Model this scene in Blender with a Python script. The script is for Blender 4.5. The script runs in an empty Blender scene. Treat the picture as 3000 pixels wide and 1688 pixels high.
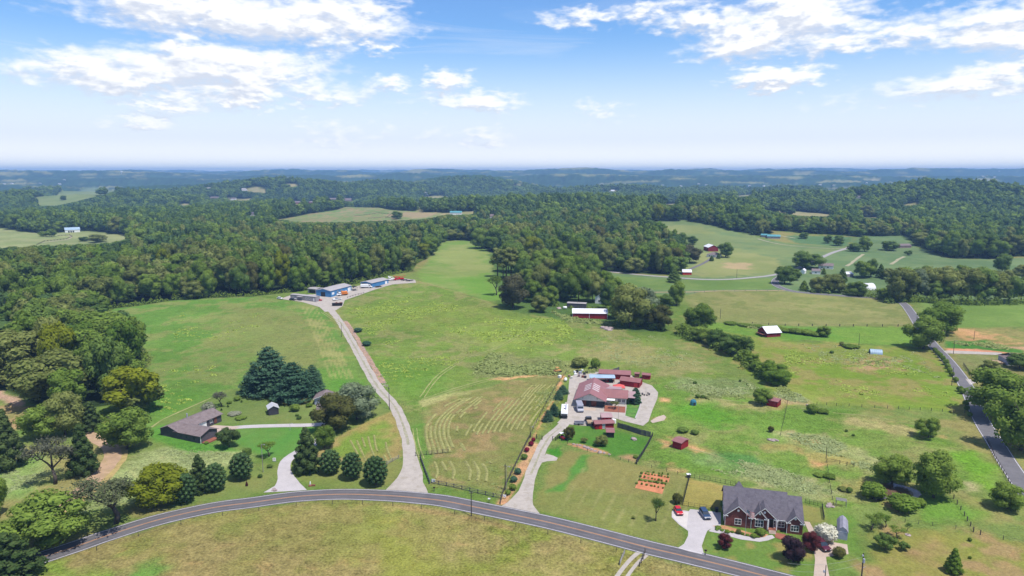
import bpy, bmesh, math, random
import numpy as np
from mathutils import Vector, Matrix, Euler
random.seed(7)
RS = np.random.RandomState(11)
SC = bpy.context.scene
COL = SC.collection
R = math.radians

# ------------------------------------------------------------------ camera
PITCH, CAM_Z, FPX = R(9.6), 90.0, 2000.0          # photo is 3000 x 1688
cam_d = bpy.data.cameras.new('camera')
cam_d.sensor_fit = 'HORIZONTAL'; cam_d.sensor_width = 36.0; cam_d.lens = 24.0
cam_d.clip_start = 1.0; cam_d.clip_end = 60000.0
cam = bpy.data.objects.new('camera', cam_d); COL.objects.link(cam)
cam.location = (0, 0, CAM_Z); cam.rotation_euler = (R(90) - PITCH, 0, 0)
SC.camera = cam

# ------------------------------------------------------------------ sun, view
SUN_EL, SUN_AZ = R(66), R(132)                      # azimuth clockwise from +Y
sun_dir = Vector((math.sin(SUN_AZ) * math.cos(SUN_EL), math.cos(SUN_AZ) * math.cos(SUN_EL), math.sin(SUN_EL)))
sl = bpy.data.lights.new('sun', 'SUN'); sl.energy = 5.0; sl.angle = R(0.5); sl.color = (1.0, 0.955, 0.88)
so = bpy.data.objects.new('sun', sl); COL.objects.link(so)
so.rotation_euler = sun_dir.to_track_quat('Z', 'Y').to_euler(); so.location = (200, -200, 600)
SC.view_settings.view_transform = 'Standard'; SC.view_settings.look = 'None'
SC.view_settings.exposure = 0.10; SC.view_settings.gamma = 1.0; SC.view_settings.use_curve_mapping = False
SC.cycles.max_bounces = 6; SC.cycles.diffuse_bounces = 3; SC.cycles.glossy_bounces = 2
SC.cycles.transmission_bounces = 4; SC.cycles.transparent_max_bounces = 6; SC.cycles.volume_bounces = 0
SC.cycles.use_denoising = True

# ------------------------------------------------------------------ world: sky and clouds
W = bpy.data.worlds.new('World'); SC.world = W; W.use_nodes = True
wt = W.node_tree; wt.nodes.clear()

class NB:
    """small helper to write node trees"""
    def __init__(s, t): s.t = t
    def n(s, kind, **kw):
        nd = s.t.nodes.new(kind)
        for k, v in kw.items():
            if k == 'inp':
                for i, val in v.items(): s.put(nd.inputs[i], val)
            else: setattr(nd, k, v)
        return nd
    def put(s, sock, val):
        if isinstance(val, bpy.types.NodeSocket): s.t.links.new(val, sock)
        elif isinstance(val, bpy.types.Node): s.t.links.new(val.outputs[0], sock)
        elif hasattr(sock, 'default_value'):
            try: sock.default_value = val
            except Exception: sock.default_value = (*val, 1.0)
    def m(s, op, a, b=None, c=None, clamp=False):
        nd = s.n('ShaderNodeMath', operation=op, use_clamp=clamp); s.put(nd.inputs[0], a)
        if b is not None: s.put(nd.inputs[1], b)
        if c is not None: s.put(nd.inputs[2], c)
        return nd.outputs[0]
    def v(s, op, a, b=None, out=0):
        nd = s.n('ShaderNodeVectorMath', operation=op); s.put(nd.inputs[0], a)
        if b is not None: s.put(nd.inputs[1], b)
        return nd.outputs[out]
    def mix(s, f, a, b, blend='MIX'):
        nd = s.n('ShaderNodeMix', data_type='RGBA', blend_type=blend)
        s.put(nd.inputs[0], f); s.put(nd.inputs[6], a); s.put(nd.inputs[7], b)
        return nd.outputs[2]
    def ss(s, x, lo, hi, a=0.0, b=1.0):
        nd = s.n('ShaderNodeMapRange', interpolation_type='SMOOTHSTEP')
        s.put(nd.inputs[0], x); s.put(nd.inputs[1], lo); s.put(nd.inputs[2], hi); s.put(nd.inputs[3], a); s.put(nd.inputs[4], b)
        return nd.outputs[0]
    def noise(s, vec, scale, detail=4.0, rough=0.55, dist=0.0, dims='3D'):
        nd = s.n('ShaderNodeTexNoise', noise_dimensions=dims)
        s.put(nd.inputs['Vector'], vec); s.put(nd.inputs['Scale'], scale); s.put(nd.inputs['Detail'], detail)
        s.put(nd.inputs['Roughness'], rough); s.put(nd.inputs['Distortion'], dist)
        return nd.outputs[0]

def pix_dir(u, v):
    X, U = (u - 1500) / FPX, -(v - 844) / FPX
    return np.array([X, math.cos(PITCH) + U * math.sin(PITCH), -math.sin(PITCH) + U * math.cos(PITCH)])

def sky_ae(u, v):
    d = pix_dir(u, v); return math.atan2(d[0], d[1]), math.atan2(d[2], math.hypot(d[0], d[1]))

# cumulus seen in the photograph: heading and height of each bank with its half width and half height (in 1/2000 rad)
CLOUD = [
 (620,30,300,60,1.0),(900,60,260,70,1.05),(1080,40,130,40,.7),(480,5,200,40,.8),
 (640,205,300,75,1.15),(420,235,230,50,1.0),(800,225,150,45,.9),(250,195,150,40,.7),(560,160,180,50,.9),(900,265,160,35,.6),
 (735,285,110,32,.75),(935,275,90,26,.7),(1095,137,48,26,.65),(1155,248,60,20,.55),(1290,228,85,28,.75),(1380,300,180,26,.65),
 (470,310,110,16,.5),(1000,395,100,34,.5),(400,350,90,22,.45),(1420,400,130,22,.45),
 (1760,45,120,28,.7),(1900,15,130,28,.7),(2060,60,150,36,.8),(2230,95,180,75,1.0),(2350,50,180,60,.9),(2180,140,110,34,.8),(2460,120,170,36,.7),
 (2330,20,140,40,.8),(2640,95,160,32,.65),(2900,40,170,40,.75),(2920,110,150,36,.6),
 (2290,228,135,36,1.1),(2230,240,70,26,.8),(2890,205,90,26,.65),(2860,255,190,34,.75),(1760,320,80,26,.5),(2700,275,160,28,.5),
]
grp = bpy.data.node_groups.new('cumulus_field', 'ShaderNodeTree')
grp.interface.new_socket('ae', in_out='INPUT', socket_type='NodeSocketVector')
grp.interface.new_socket('density', in_out='OUTPUT', socket_type='NodeSocketFloat')
g = NB(grp); gi = g.n('NodeGroupInput'); go = g.n('NodeGroupOutput')
ae = gi.outputs[0]
wn = g.n('ShaderNodeTexNoise', noise_dimensions='2D'); g.put(wn.inputs['Vector'], g.v('MULTIPLY', ae, (9, 22, 0))); wn.inputs['Detail'].default_value = 3
warp = g.v('MULTIPLY', g.v('SUBTRACT', wn.outputs['Color'], (.5, .5, .5)), (.09, .035, 0))
aw = g.v('ADD', ae, warp)
acc = None
for (u, v, ru, rv, s) in CLOUD:
    a, e = sky_ae(u, v)
    dl = g.v('LENGTH', g.v('MULTIPLY', g.v('SUBTRACT', aw, (a, e, 0)), (FPX / (ru * 1.08), FPX / (rv * 1.08), 0)), out=1)
    b = g.m('MULTIPLY_ADD', dl, -s * 1.25, s * 1.3)
    acc = b if acc is None else g.m('SMOOTH_MAX', acc, b, .3)
# banks beyond the frame come from plain noise
az = g.n('ShaderNodeSeparateXYZ'); g.put(az.inputs[0], ae)
side = g.ss(g.m('ABSOLUTE', az.outputs[0]), .70, .95)
up = g.ss(az.outputs[1], .26, .4)
free = g.m('MAXIMUM', side, up)
nb = g.m('SUBTRACT', g.noise(g.v('MULTIPLY', ae, (4, 9, 0)), 1.0, 3, .5, 0, '2D'), .56)
acc = g.m('MAXIMUM', acc, g.m('SUBTRACT', g.m('MULTIPLY', nb, 5.0), g.m('MULTIPLY_ADD', free, -1.0, 1.0)))
fb = g.noise(g.v('MULTIPLY', ae, (12, 29, 0)), 1.0, 7, .50, .35, '2D')
dens = g.m('ADD', acc, g.m('MULTIPLY', g.m('SUBTRACT', fb, .53), 1.75))
g.put(go.inputs[0], dens)

w = NB(wt)
tc = w.n('ShaderNodeTexCoord')
sx = w.n('ShaderNodeSeparateXYZ'); w.put(sx.inputs[0], tc.outputs['Generated'])
azm = w.m('ARCTAN2', sx.outputs[0], sx.outputs[1]); elv = w.m('ARCSINE', sx.outputs[2])
aev = w.n('ShaderNodeCombineXYZ'); w.put(aev.inputs[0], azm); w.put(aev.inputs[1], elv)
def cum(vec):
    nd = w.n('ShaderNodeGroup'); nd.node_tree = grp; w.put(nd.inputs[0], vec); return nd.outputs[0]
d0 = cum(aev.outputs[0])
d1 = cum(w.v('ADD', aev.outputs[0], (.008, .011, 0)))
alpha = w.ss(d0, -.22, .78)
shade = w.ss(w.m('SUBTRACT', d0, d1), -.40, .25)           # the side turned up and to the sun is white, bases are greyer
sky = w.n('ShaderNodeTexSky', sky_type='NISHITA', sun_disc=False, sun_elevation=SUN_EL, sun_rotation=SUN_AZ,
          altitude=300, air_density=1.0, dust_density=0.35, ozone_density=3.0)
SKY_S = 0.094
hs = w.n('ShaderNodeHueSaturation'); hs.inputs['Saturation'].default_value = 1.35; hs.inputs['Value'].default_value = 1.7
w.put(hs.inputs['Color'], sky)
elp = w.m('MAXIMUM', elv, 0.0)
tint = w.n('ShaderNodeValToRGB'); w.put(tint.inputs[0], w.m('MULTIPLY', elp, 1 / 1.5708))
cr = tint.color_ramp; cr.elements[0].color = (1, 1, 1, 1); cr.elements[1].position = .19; cr.elements[1].color = (.54, .79, 1.0, 1); e_ = cr.elements.new(.6); e_.color = (.26, .42, .66, 1)
base = w.mix(1.0, hs, tint.outputs[0], 'MULTIPLY')
# thin cirrus veil, denser toward the horizon
ci = w.noise(w.v('MULTIPLY', aev.outputs[0], (3.0, 26, 0)), 1.0, 6, .6, .6, '2D')
veil = w.m('MULTIPLY', w.ss(ci, .40, .72), w.ss(elv, .03, .24, .9, .22))
veil = w.m('MAXIMUM', veil, w.ss(elv, .02, .20, 1.0, .15))
c1 = w.mix(veil, base, w.mix(w.ss(elv, .006, .05), (13.4, 13.2, 12.4, 1), w.mix(w.ss(elv, .0, .16), (9.3, 9.9, 10.8, 1), (8.2, 9.0, 10.4, 1))))
ccol = w.mix(shade, (7.4, 7.9, 9.0, 1), (11.2, 11.2, 11.2, 1))
c2 = w.mix(w.m('MULTIPLY', alpha, .97), c1, ccol)
bg = w.n('ShaderNodeBackground'); w.put(bg.inputs[0], c2); bg.inputs[1].default_value = SKY_S
wo = w.n('ShaderNodeOutputWorld'); w.put(wo.inputs[0], bg)
W.cycles.sampling_method = 'MANUAL'; W.cycles.sample_map_resolution = 512

# ------------------------------------------------------------------ terrain height
_T = np.random.RandomState(5).rand(256, 256)
def vnoise(x, y):
    x = np.asarray(x, float); y = np.asarray(y, float)
    xi = np.floor(x).astype(int); yi = np.floor(y).astype(int)
    fx = x - xi; fy = y - yi; fx = fx * fx * (3 - 2 * fx); fy = fy * fy * (3 - 2 * fy)
    a = _T[xi & 255, yi & 255]; b = _T[(xi + 1) & 255, yi & 255]; c = _T[xi & 255, (yi + 1) & 255]; d = _T[(xi + 1) & 255, (yi + 1) & 255]
    return (a * (1 - fx) + b * fx) * (1 - fy) + (c * (1 - fx) + d * fx) * fy
def fbm(x, y, o=4):
    s, a, t = 0, 1.0, 0
    for i in range(o):
        s = s + a * vnoise(x * 2 ** i + 17.3 * i, y * 2 ** i - 9.1 * i); t += a; a *= .5
    return s / t
def sst(x, lo, hi):
    t = np.clip((x - lo) / (hi - lo), 0, 1); return t * t * (3 - 2 * t)
BUMPS = [  # cx, cy, sx, sy, height
 (-95, 520, 120, 80, 5), (-1290, 2080, 300, 200, 58), (-900, 2700, 330, 190, 84), (-560, 2950, 240, 150, 70), (-400, 1640, 240, 150, 16),
 (-225, 3550, 300, 220, 96), (480, 3000, 260, 180, 52), (1150, 2750, 240, 170, 50), (-1900, 2900, 260, 170, 46), (270, 1130, 150, 120, 17), (160, 1420, 330, 160, 24), (1090, 1720, 230, 220, 74), (720, 1850, 240, 160, 40),
 (1600, 2000, 300, 250, 28), (-2650, 5100, 700, 340, 44), (900, 6000, 420, 320, 50), (330, 2500, 420, 260, 24), (-1700, 3200, 300, 220, 18),
 (1900, 3600, 400, 280, 22), (-60, 2050, 300, 180, 14),
]
_hr = np.random.RandomState(19)
for _k in range(46):      # low wooded hills one behind the other
    _d = 2500 + 6000 * (_k / 46) ** 1.2 + 200 * _hr.rand(); _a = _hr.uniform(-.72, .72)
    BUMPS.append((math.sin(_a) * _d, math.cos(_a) * _d, _hr.uniform(160, 380) * (1 + _d / 9000), _hr.uniform(110, 210) * (1 + _d / 9000), max(6, (64 - _d * .0035) * _hr.uniform(.1, .75 if _d < 3800 else 1.0))))
def hgt(x, y):
    x = np.asarray(x, float); y = np.asarray(y, float)
    d = np.hypot(x, y)
    z = .7 * np.sin(x * .021 + 1.0) * np.cos(y * .017) + .45 * np.sin(x * .041 + y * .029 + 2)
    acc = 0
    for cx, cy, sx_, sy_, hh in BUMPS:      # the highest hill at a place counts most
        acc = acc + (hh * np.exp(-((x - cx) / sx_) ** 2 * .5 - ((y - cy) / sy_) ** 2 * .5)) ** 3
    z = z + np.cbrt(acc)
    far = sst(d, 1500, 4200)
    z = z - 34 * sst(d, 1300, 2500) * sst(-d, -6500, -4500)
    z = z + far * 16 * (fbm(x / 700 + 3, y / 420 + 7, 3) - .5)
    for yy, hh, ww, sc, sd in ((5600, 54, 330, 1100, 3.0), (7400, 88, 420, 1300, 1.0), (9600, 96, 520, 1300, 5.0), (12600, 112, 700, 1500, 9.0)):
        wob = (fbm(x / 2600 + sd, x * 0 + sd * 3, 3) - .5) * 2200
        rid = np.exp(-((y - yy - wob) / ww) ** 2 * .5)
        z = z + rid * hh * 1.16 * (.10 + 1.5 * fbm(x / (sc * .7) + sd * 2, y / 3000 + sd, 5)) * (1 + .16 * sst(x, 1200, 6500))
    return np.where(z > 118, 118 + 46 * np.tanh((z - 118) / 46), z)

def ground(u, v):
    """the place on the ground that the photograph shows at u, v"""
    d = pix_dir(u, v)
    lo, hi, n = 60.0, 16000.0, 260
    for k in range(3):
        t = np.geomspace(lo, hi, n) if k == 0 else np.linspace(lo, hi, 40)
        x, y, z = d[0] * t, d[1] * t, CAM_Z + d[2] * t
        below = np.nonzero(z < hgt(x, y))[0]
        if len(below) == 0: return Vector((d[0] * hi, d[1] * hi, float(hgt(d[0] * hi, d[1] * hi))))
        i = max(below[0], 1); lo, hi = t[i - 1], t[i]
    t = (lo + hi) / 2
    return Vector((d[0] * t, d[1] * t, float(hgt(d[0] * t, d[1] * t))))
def G(u, v): return ground(u, v)
def mpp(p):
    """metres one photo pixel covers at point p"""
    return (p.y * math.cos(PITCH) + (CAM_Z - p.z) * math.sin(PITCH)) / FPX
def project(x, y, z):
    f = y * math.cos(PITCH) - (z - CAM_Z) * math.sin(PITCH)
    q = y * math.sin(PITCH) + (z - CAM_Z) * math.cos(PITCH)
    return 1500 + FPX * x / f, 844 - FPX * q / f
def H1(x, y): return float(hgt(x, y))
def WP(pts): return np.array([tuple(ground(u, v)[:2]) for u, v in pts])

def lin(c):
    c = np.asarray(c, float) / 255.0
    return np.where(c <= .04045, c / 12.92, ((c + .055) / 1.055) ** 2.4)
def alb(c, k=1.42): return tuple(np.clip(lin(c) / k, 0, .85))

def sdist(P, poly):
    """signed distance (inside > 0) of points P to a closed polygon"""
    n = len(poly); inside = np.zeros(len(P), bool); best = np.full(len(P), 1e18)
    for i in range(n):
        a, b = poly[i], poly[(i + 1) % n]
        e = b - a; wv = P - a
        t = np.clip((wv @ e) / max(e @ e, 1e-9), 0, 1)
        dd = wv - t[:, None] * e
        best = np.minimum(best, (dd * dd).sum(1))
        cond = (a[1] > P[:, 1]) != (b[1] > P[:, 1])
        with np.errstate(divide='ignore', invalid='ignore'):
            xx = (b[0] - a[0]) * (P[:, 1] - a[1]) / (b[1] - a[1]) + a[0]
        inside ^= cond & (P[:, 0] < xx)
    return np.where(inside, 1, -1) * np.sqrt(best)

WOOD_EDGE = [(-300,1162),(0,1140),(90,1180),(170,1225),(260,1240),(425,1246),(441,1190),(427,1100),(441,1050),(396,1000),(332,956),(301,922),(336,904),
  (420,894),(500,881),(560,877),(640,873),(740,869),(830,859),(930,847),(1040,833),(1120,813),(1206,796),(1216,776),(1263,749),(1300,702)]
WOOD_PX = WOOD_EDGE + [(1200,694),(900,696),(385,724),(0,732),(-300,735)]
MAIN_PX = [(-420,1800)] + WOOD_EDGE + [(1400,708),(1428,735),(1500,762),(1600,790),(1790,797),(1960,806),(1988,800),(2005,748),(1930,703),(1850,690),(1816,662),(1900,652),
  (2000,646),(2080,660),(2200,688),(2262,690),(2262,676),(2470,690),(2520,694),(2650,692),(2690,725),(2780,757),(2900,760),(2985,752),(3300,750),(3400,1000),(3400,1800)]
OPEN_PX = [
 [(-60,672),(0,668),(60,678),(120,684),(250,677),(370,690),(388,703),(330,716),(0,730),(-60,730)],
 [(95,588),(170,566),(250,553),(320,555),(346,562),(290,578),(230,592),(170,606),(118,606)],
 [(805,646),(900,628),(1000,612),(1040,607),(1130,613),(1190,618),(1245,622),(1290,622),(1310,632),(1240,646),(1160,650),(1000,655),(880,655)],
 [(708,562),(730,551),(755,547),(785,558),(786,570)], [(836,538),(862,538),(876,548),(850,552)],
 [(2225,617),(2320,617),(2440,630),(2432,638),(2340,637)], [(2515,637),(2575,637),(2575,643),(2520,643)],
 [(860,600),(880,600),(878,617),(862,617)], [(1215,607),(1240,607),(1240,622),(1218,622)], [(660,582),(740,584),(735,592),(665,592)],
 [(1238,580),(1262,574),(1300,574),(1312,580),(1270,584)], [(1502,545),(1530,543),(1532,548),(1504,549)], [(2530,528),(2575,524),(2580,531),(2535,533)], [(1940,600),(1985,596),(1990,603),(1945,606)], [(520,600),(560,596),(566,604),(528,608)], [(2150,575),(2200,570),(2206,577),(2158,581)], [(2640,600),(2690,596),(2696,603),(2646,607)],
 [(1285,625),(1400,618),(1400,632),(1290,632)],
]
HOUSE_UV = [(740,634),(628,583),(871,597),(914,597),(1020,591),(976,587),(1335,630),(1441,641),(2514,582),(683,586),(1795,562),(2436,560),(2480,556)]
OPEN_PX += [[(u-15,v-4),(u+15,v-4),(u+17,v+3),(u-17,v+3)] for u, v in HOUSE_UV]
MAIN = WP(MAIN_PX); WOOD = WP(WOOD_PX); OPENS = [WP(p) for p in OPEN_PX]

# ------------------------------------------------------------------ the ground sheet
th_in = np.radians(np.linspace(-41.5, 41.5, 540)); th_out = np.radians(np.linspace(45, 180, 32))
TH = np.concatenate([-th_out[::-1][1:], th_in, th_out])
RR = np.concatenate([[20, 50, 80], np.geomspace(100, 1000, 400), np.geomspace(1000, 3400, 110)[1:], np.geomspace(3400, 15000, 90)[1:], [16500]])
rr, tt = np.meshgrid(RR, TH, indexing='ij')
gx = (rr * np.sin(tt)).ravel(); gy = (rr * np.cos(tt)).ravel(); gd = rr.ravel()
gz = hgt(gx, gy)
PT = np.stack([gx, gy], 1)
NV = len(gx)
gcol = np.zeros((NV, 3)); grough = np.ones(NV)
n30, n8, n3 = fbm(gx / 34, gy / 34, 3), fbm(gx / 9 + 40, gy / 9, 3), fbm(gx / 3.1 + 7, gy / 3.1 + 90, 2)
n120 = fbm(gx / 130 + 5, gy / 130 + 5, 3)
def shade3(c1, c2, c3=None):
    a = sst(n30 + .6 * (n8 - .5), .32, .68)[:, None]
    c = np.array(alb(c1)) * (1 - a) + np.array(alb(c2)) * a
    if c3 is not None:
        b = sst(n120 + .5 * (n8 - .5) + .25 * (n3 - .5), .42, .66)[:, None]; c = c * (1 - b) + np.array(alb(c3)) * b
    return c
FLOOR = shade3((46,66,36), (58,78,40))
gcol[:] = shade3((122,146,72), (104,136,58), (148,148,86))
near = gd < 20000
msd = sdist(PT, MAIN)
open_any = msd.copy()
for o in OPENS:
    bb = (gx > o[:,0].min()-40) & (gx < o[:,0].max()+40) & (gy > o[:,1].min()-40) & (gy < o[:,1].max()+40)
    open_any[bb] = np.maximum(open_any[bb], sdist(PT[bb], o))
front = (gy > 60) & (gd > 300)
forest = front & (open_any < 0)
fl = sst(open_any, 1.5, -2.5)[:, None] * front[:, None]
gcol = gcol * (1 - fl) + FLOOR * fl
# far off the trees run together: the sheet itself becomes the canopy
farw = sst(gd, 3100, 3500) * forest
rnd = np.random.RandomState(3).rand(NV)
gz = gz + farw * (7 + 12 * rnd)
cl = fbm(gx / 260 + 50, gy / 170 + 3, 3)
glade = sst(cl, .63, .70) * sst(gd, 2600, 3400) * forest
canopy = np.array(alb((56,84,48)))[None] * (.55 + .9 * rnd[:, None]) * (.8 + .4 * fbm(gx / 300, gy / 200, 3))[:, None]
gcol = np.where(farw[:, None] > 0, gcol * (1 - farw[:, None]) + canopy * farw[:, None], gcol)
gl = np.array(alb((150,155,95)))
gcol = gcol * (1 - glade[:, None]) + gl * glade[:, None]

def paint(px, c1, c2=None, c3=None, soft=1.5, k=1.0, rough=None, inforest=False, poly=None):
    """a kind of ground cover inside an outline"""
    global gcol, grough
    p = WP(px) if poly is None else poly
    b = np.nonzero((gx > p[:,0].min()-3*soft) & (gx < p[:,0].max()+3*soft) & (gy > p[:,1].min()-3*soft) & (gy < p[:,1].max()+3*soft))[0]
    if len(b) == 0: return
    s = sdist(PT[b], p) + (n8[b] - .5) * 3.2 * soft + (n3[b] - .5) * 1.6 * soft
    a = sst(s, -soft, soft) * k
    if not inforest: a = a * (1 - fl[b, 0])
    c2 = c2 or c1
    t = sst(n30[b] + .6 * (n8[b] - .5), .32, .68)[:, None]
    c = np.array(alb(c1)) * (1 - t) + np.array(alb(c2)) * t
    if c3 is not None:
        q = sst(n8[b] + .35 * (n3[b] - .5), .48, .64)[:, None]; c = c * (1 - q) + np.array(alb(c3)) * q
    gcol[b] = gcol[b] * (1 - a[:, None]) + c * a[:, None]
    if rough is not None: grough[b] = grough[b] * (1 - a) + rough * a

# fields far to near
paint(OPEN_PX[0], (160,172,112), (142,160,98), soft=4, rough=.5)
paint(OPEN_PX[1], (132,150,92), (120,142,84), soft=5, rough=.4)
paint(OPEN_PX[2], (138,154,94), (120,150,84), (158,150,104), soft=4, rough=.4)
paint([(1120,634),(1190,622),(1290,624),(1240,640)], (166,156,112), soft=4)
for o in OPEN_PX[3:]: paint(o, (168,164,116), (150,154,100), soft=4, rough=.4)
VALLEY = [(1780,800),(1960,812),(2290,802),(2480,728),(2520,690),(2650,692),(2690,725),(2780,757),(2900,760),(3300,750),(3300,880),(1800,860)]
paint(VALLEY, (120,146,92), (106,136,84), soft=4, rough=.4)
paint([(2300,690),(2500,695),(2480,725),(2330,712)], (100,136,84), soft=3)
DOME = [(1816,662),(1900,652),(2000,646),(2080,660),(2200,688),(2310,714),(2480,722),(2480,730),(2290,802),(2150,813),(2030,814),(1985,802),(2005,748),(1930,703),(1850,690)]
paint(DOME, (118,144,88), (130,150,90), soft=4, rough=.4)
paint([(1830,672),(1990,658),(2060,668),(2100,684),(1960,690)], (146,158,94), (136,152,88), soft=6)
paint([(1890,682),(1960,680),(2010,690),(1990,704),(1920,696)], (172,156,118), soft=6)
paint([(2030,740),(2150,728),(2280,758),(2300,796),(2150,810),(2030,812)], (152,162,98), (140,156,90), soft=8)
paint([(2130,770),(2200,772),(2200,790),(2120,786)], (184,170,120), soft=5)
paint([(1780,806),(1990,820),(2260,816),(2270,848),(1990,850),(1800,850)], (122,150,78), (108,140,70), soft=2.5)
paint([(1760,855),(1830,870),(1900,960),(1780,960)], (94,146,66), soft=3)
paint([(1420,735),(1600,800),(1800,810),(1810,870),(1960,960),(1900,980),(1500,915),(1440,880)], (96,128,62), (84,116,56), soft=3)
paint([(2000,870),(2050,852),(2300,853),(2480,868),(2600,872),(2645,900),(2672,955),(2300,956),(2080,944),(2030,905)], (148,154,90), (136,148,82), (128,142,76), soft=2.5, rough=.7)
paint([(2060,900),(2300,912),(2500,918),(2600,935),(2300,945),(2080,935)], (130,142,78), soft=8, k=.7)
paint([(2690,882),(3300,870),(3300,970),(2960,958),(2760,962),(2700,930)], (128,160,76), (116,150,68), soft=2.5, rough=.6)
paint([(2060,945),(2300,958),(2680,958),(2690,1016),(2580,1012),(2400,996),(2200,1000),(2080,985)], (108,156,60), (120,158,64), soft=3)
paint([(2770,962),(2860,962),(2950,985),(3010,1010),(2960,1012),(2830,1000)], (214,172,116), (190,164,104), (150,150,84), soft=2, rough=1.2)
paint([(2890,1014),(3100,1018),(3100,1044),(2960,1034)], (200,172,124), soft=1.6)
paint([(2770,1000),(2890,998),(2900,1012),(3000,1026),(3000,1036),(2900,1030),(2770,1018)], (84,140,56), (96,146,60), soft=1.2)
paint([(2772,1022),(2860,1022),(2960,1034),(2780,1030)], (226,164,122), soft=.8)
paint([(2790,1040),(2940,1042),(2960,1080),(2900,1100),(2850,1100)], (134,148,82), (146,150,92), soft=1.5)
# long meadow behind the crest
paint([(1300,702),(1400,708),(1430,740),(1445,800),(1470,880),(1420,880),(1330,850),(1240,828),(1217,800),(1265,750)], (122,158,70), (138,160,84), soft=2.5, rough=.5)
paint([(1260,745),(1360,720),(1420,740),(1430,790),(1340,800)], (152,166,92), soft=9, k=.8)
paint([(1340,820),(1430,800),(1470,880),(1400,880)], (108,158,58), soft=8, k=.8)
paint([(1215,822),(1330,852),(1440,888),(1440,900),(1300,866)], (164,158,100), soft=1.5)
# hayfield on the left
LH = [(301,922),(336,904),(420,894),(500,881),(640,873),(740,869),(826,879),(884,886),(935,902),(958,916),(1000,978),(1032,1033),(1062,1086),(1094,1140),(1130,1180),(1080,1150),(960,1140),
      (830,1135),(720,1130),(640,1158),(520,1210),(440,1255),(425,1246),(441,1190),(427,1100),(441,1050),(396,1000),(332,956)]
paint(LH, (104,148,62), (118,152,70), (130,150,78), soft=2)
paint([(660,905),(850,900),(960,960),(1010,1060),(900,1100),(700,1060),(620,980)], (142,148,84), (132,146,78), soft=14, k=.75)
paint([(420,1130),(560,1140),(620,1160),(440,1248)], (96,148,54), soft=6, k=.8)
paint([(940,1080),(1010,1080),(1070,1150),(960,1150)], (98,154,56), soft=5, k=.9)
for i in range(5):   # wheel rows mown beside the lane
    o_ = -14 - i * 9
    paint([(935+o_,900),(940+o_,900),(1000+o_*1.4,990),(1060+o_*1.7,1110),(1052+o_*1.7,1110),(994+o_*1.4,990)], (166,170,100), soft=.5, k=.7)
# centre meadow
CM = [(1006,896),(1062,861),(1150,834),(1220,826),(1330,852),(1440,890),(1500,915),(1800,960),(1900,985),(2080,1080),(2240,1130),(2280,1150),(1900,1100),(1650,1090),(1450,1120),(1330,1160),(1250,1220),(1180,1200),(1115,1140),(1065,1040),(1000,930)]
paint(CM, (122,150,66), (112,144,60), (140,150,84), soft=2, rough=1.2)
paint([(1010,905),(1200,880),(1400,900),(1620,950),(1700,985),(1500,1030),(1300,960),(1100,960)], (136,160,70), (126,152,64), soft=12, k=.6, rough=1.4)
paint([(1700,1000),(1900,1000),(2080,1090),(1960,1110),(1800,1080)], (160,158,98), (150,154,92), soft=14, k=.8)
paint([(1060,1050),(1250,1060),(1330,1110),(1230,1180),(1110,1130)], (104,148,54), soft=9, k=.8)
paint([(1390,1070),(1460,1040),(1560,1040),(1660,1060),(1630,1100),(1450,1110),(1380,1100)], (134,146,84), (120,136,74), soft=5, rough=1.7)
paint([(1420,1112),(1470,1105),(1570,1098),(1600,1094),(1560,1103),(1470,1114)], (206,172,112), soft=.8)
paint([(1230,1175),(1290,1160),(1560,1110),(1600,1098),(1560,1120),(1300,1172),(1240,1190)], (170,176,106), soft=.8)
# mown hayfield in the middle
MH = [(1238,1260),(1250,1228),(1300,1180),(1350,1155),(1440,1130),(1560,1108),(1640,1096),(1655,1100),(1630,1150),(1600,1200),(1575,1260),(1550,1300),(1510,1370),(1478,1440),(1465,1455),(1380,1432),(1262,1404),(1250,1370),(1262,1338),(1245,1300)]
paint(MH, (136,142,78), (122,138,68), (150,144,88), soft=2.2, rough=1.1)
paint([(1320,1290),(1420,1260),(1480,1290),(1450,1340),(1380,1340)], (168,150,98), soft=9, k=.4)
paint([(1420,1180),(1470,1170),(1480,1195),(1420,1205)], (168,150,98), soft=6, k=.4)
paint([(1214,1250),(1236,1240),(1245,1300),(1262,1340),(1248,1372),(1262,1404),(1248,1412),(1222,1330)], (118,152,66), (104,146,60), soft=1.2)
# wedge of mown hay between the lane and the old drive
paint([(860,1352),(930,1315),(1010,1270),(1100,1225),(1150,1205),(1172,1250),(1182,1330),(1160,1355),(1010,1355),(940,1365)], (162,152,90), (152,148,82), soft=1.5)
paint([(960,1320),(1060,1270),(1120,1250),(1130,1310),(1080,1345),(1000,1345)], (120,150,60), soft=4)
# old house grounds
paint([(440,1255),(520,1212),(640,1160),(720,1132),(830,1138),(960,1142),(1040,1160),(1110,1180),(1140,1205),(1000,1260),(940,1250),(800,1245),(640,1240),(600,1240),(470,1260)], (126,144,76), (114,140,70), soft=1.5, rough=.6)
paint([(700,1252),(830,1248),(930,1255),(860,1330),(830,1345),(740,1330),(690,1300)], (92,150,62), (106,146,66), soft=2, rough=.5)
paint([(330,1400),(420,1320),(520,1300),(640,1300),(740,1335),(690,1370),(560,1380),(440,1450),(300,1500),(230,1500)], (162,178,110), (140,164,92), soft=3, rough=1.6)
paint([(0,1380),(130,1330),(140,1400),(60,1460),(0,1460)], (150,170,98), (120,156,74), soft=3, rough=1.5)
paint([(420,1262),(470,1250),(620,1295),(700,1320),(560,1330),(460,1300)], (96,152,58), soft=1.5)
paint([(560,1440),(700,1390),(830,1360),(800,1440),(620,1478)], (134,148,78), (120,144,70), soft=2, rough=.6)
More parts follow.
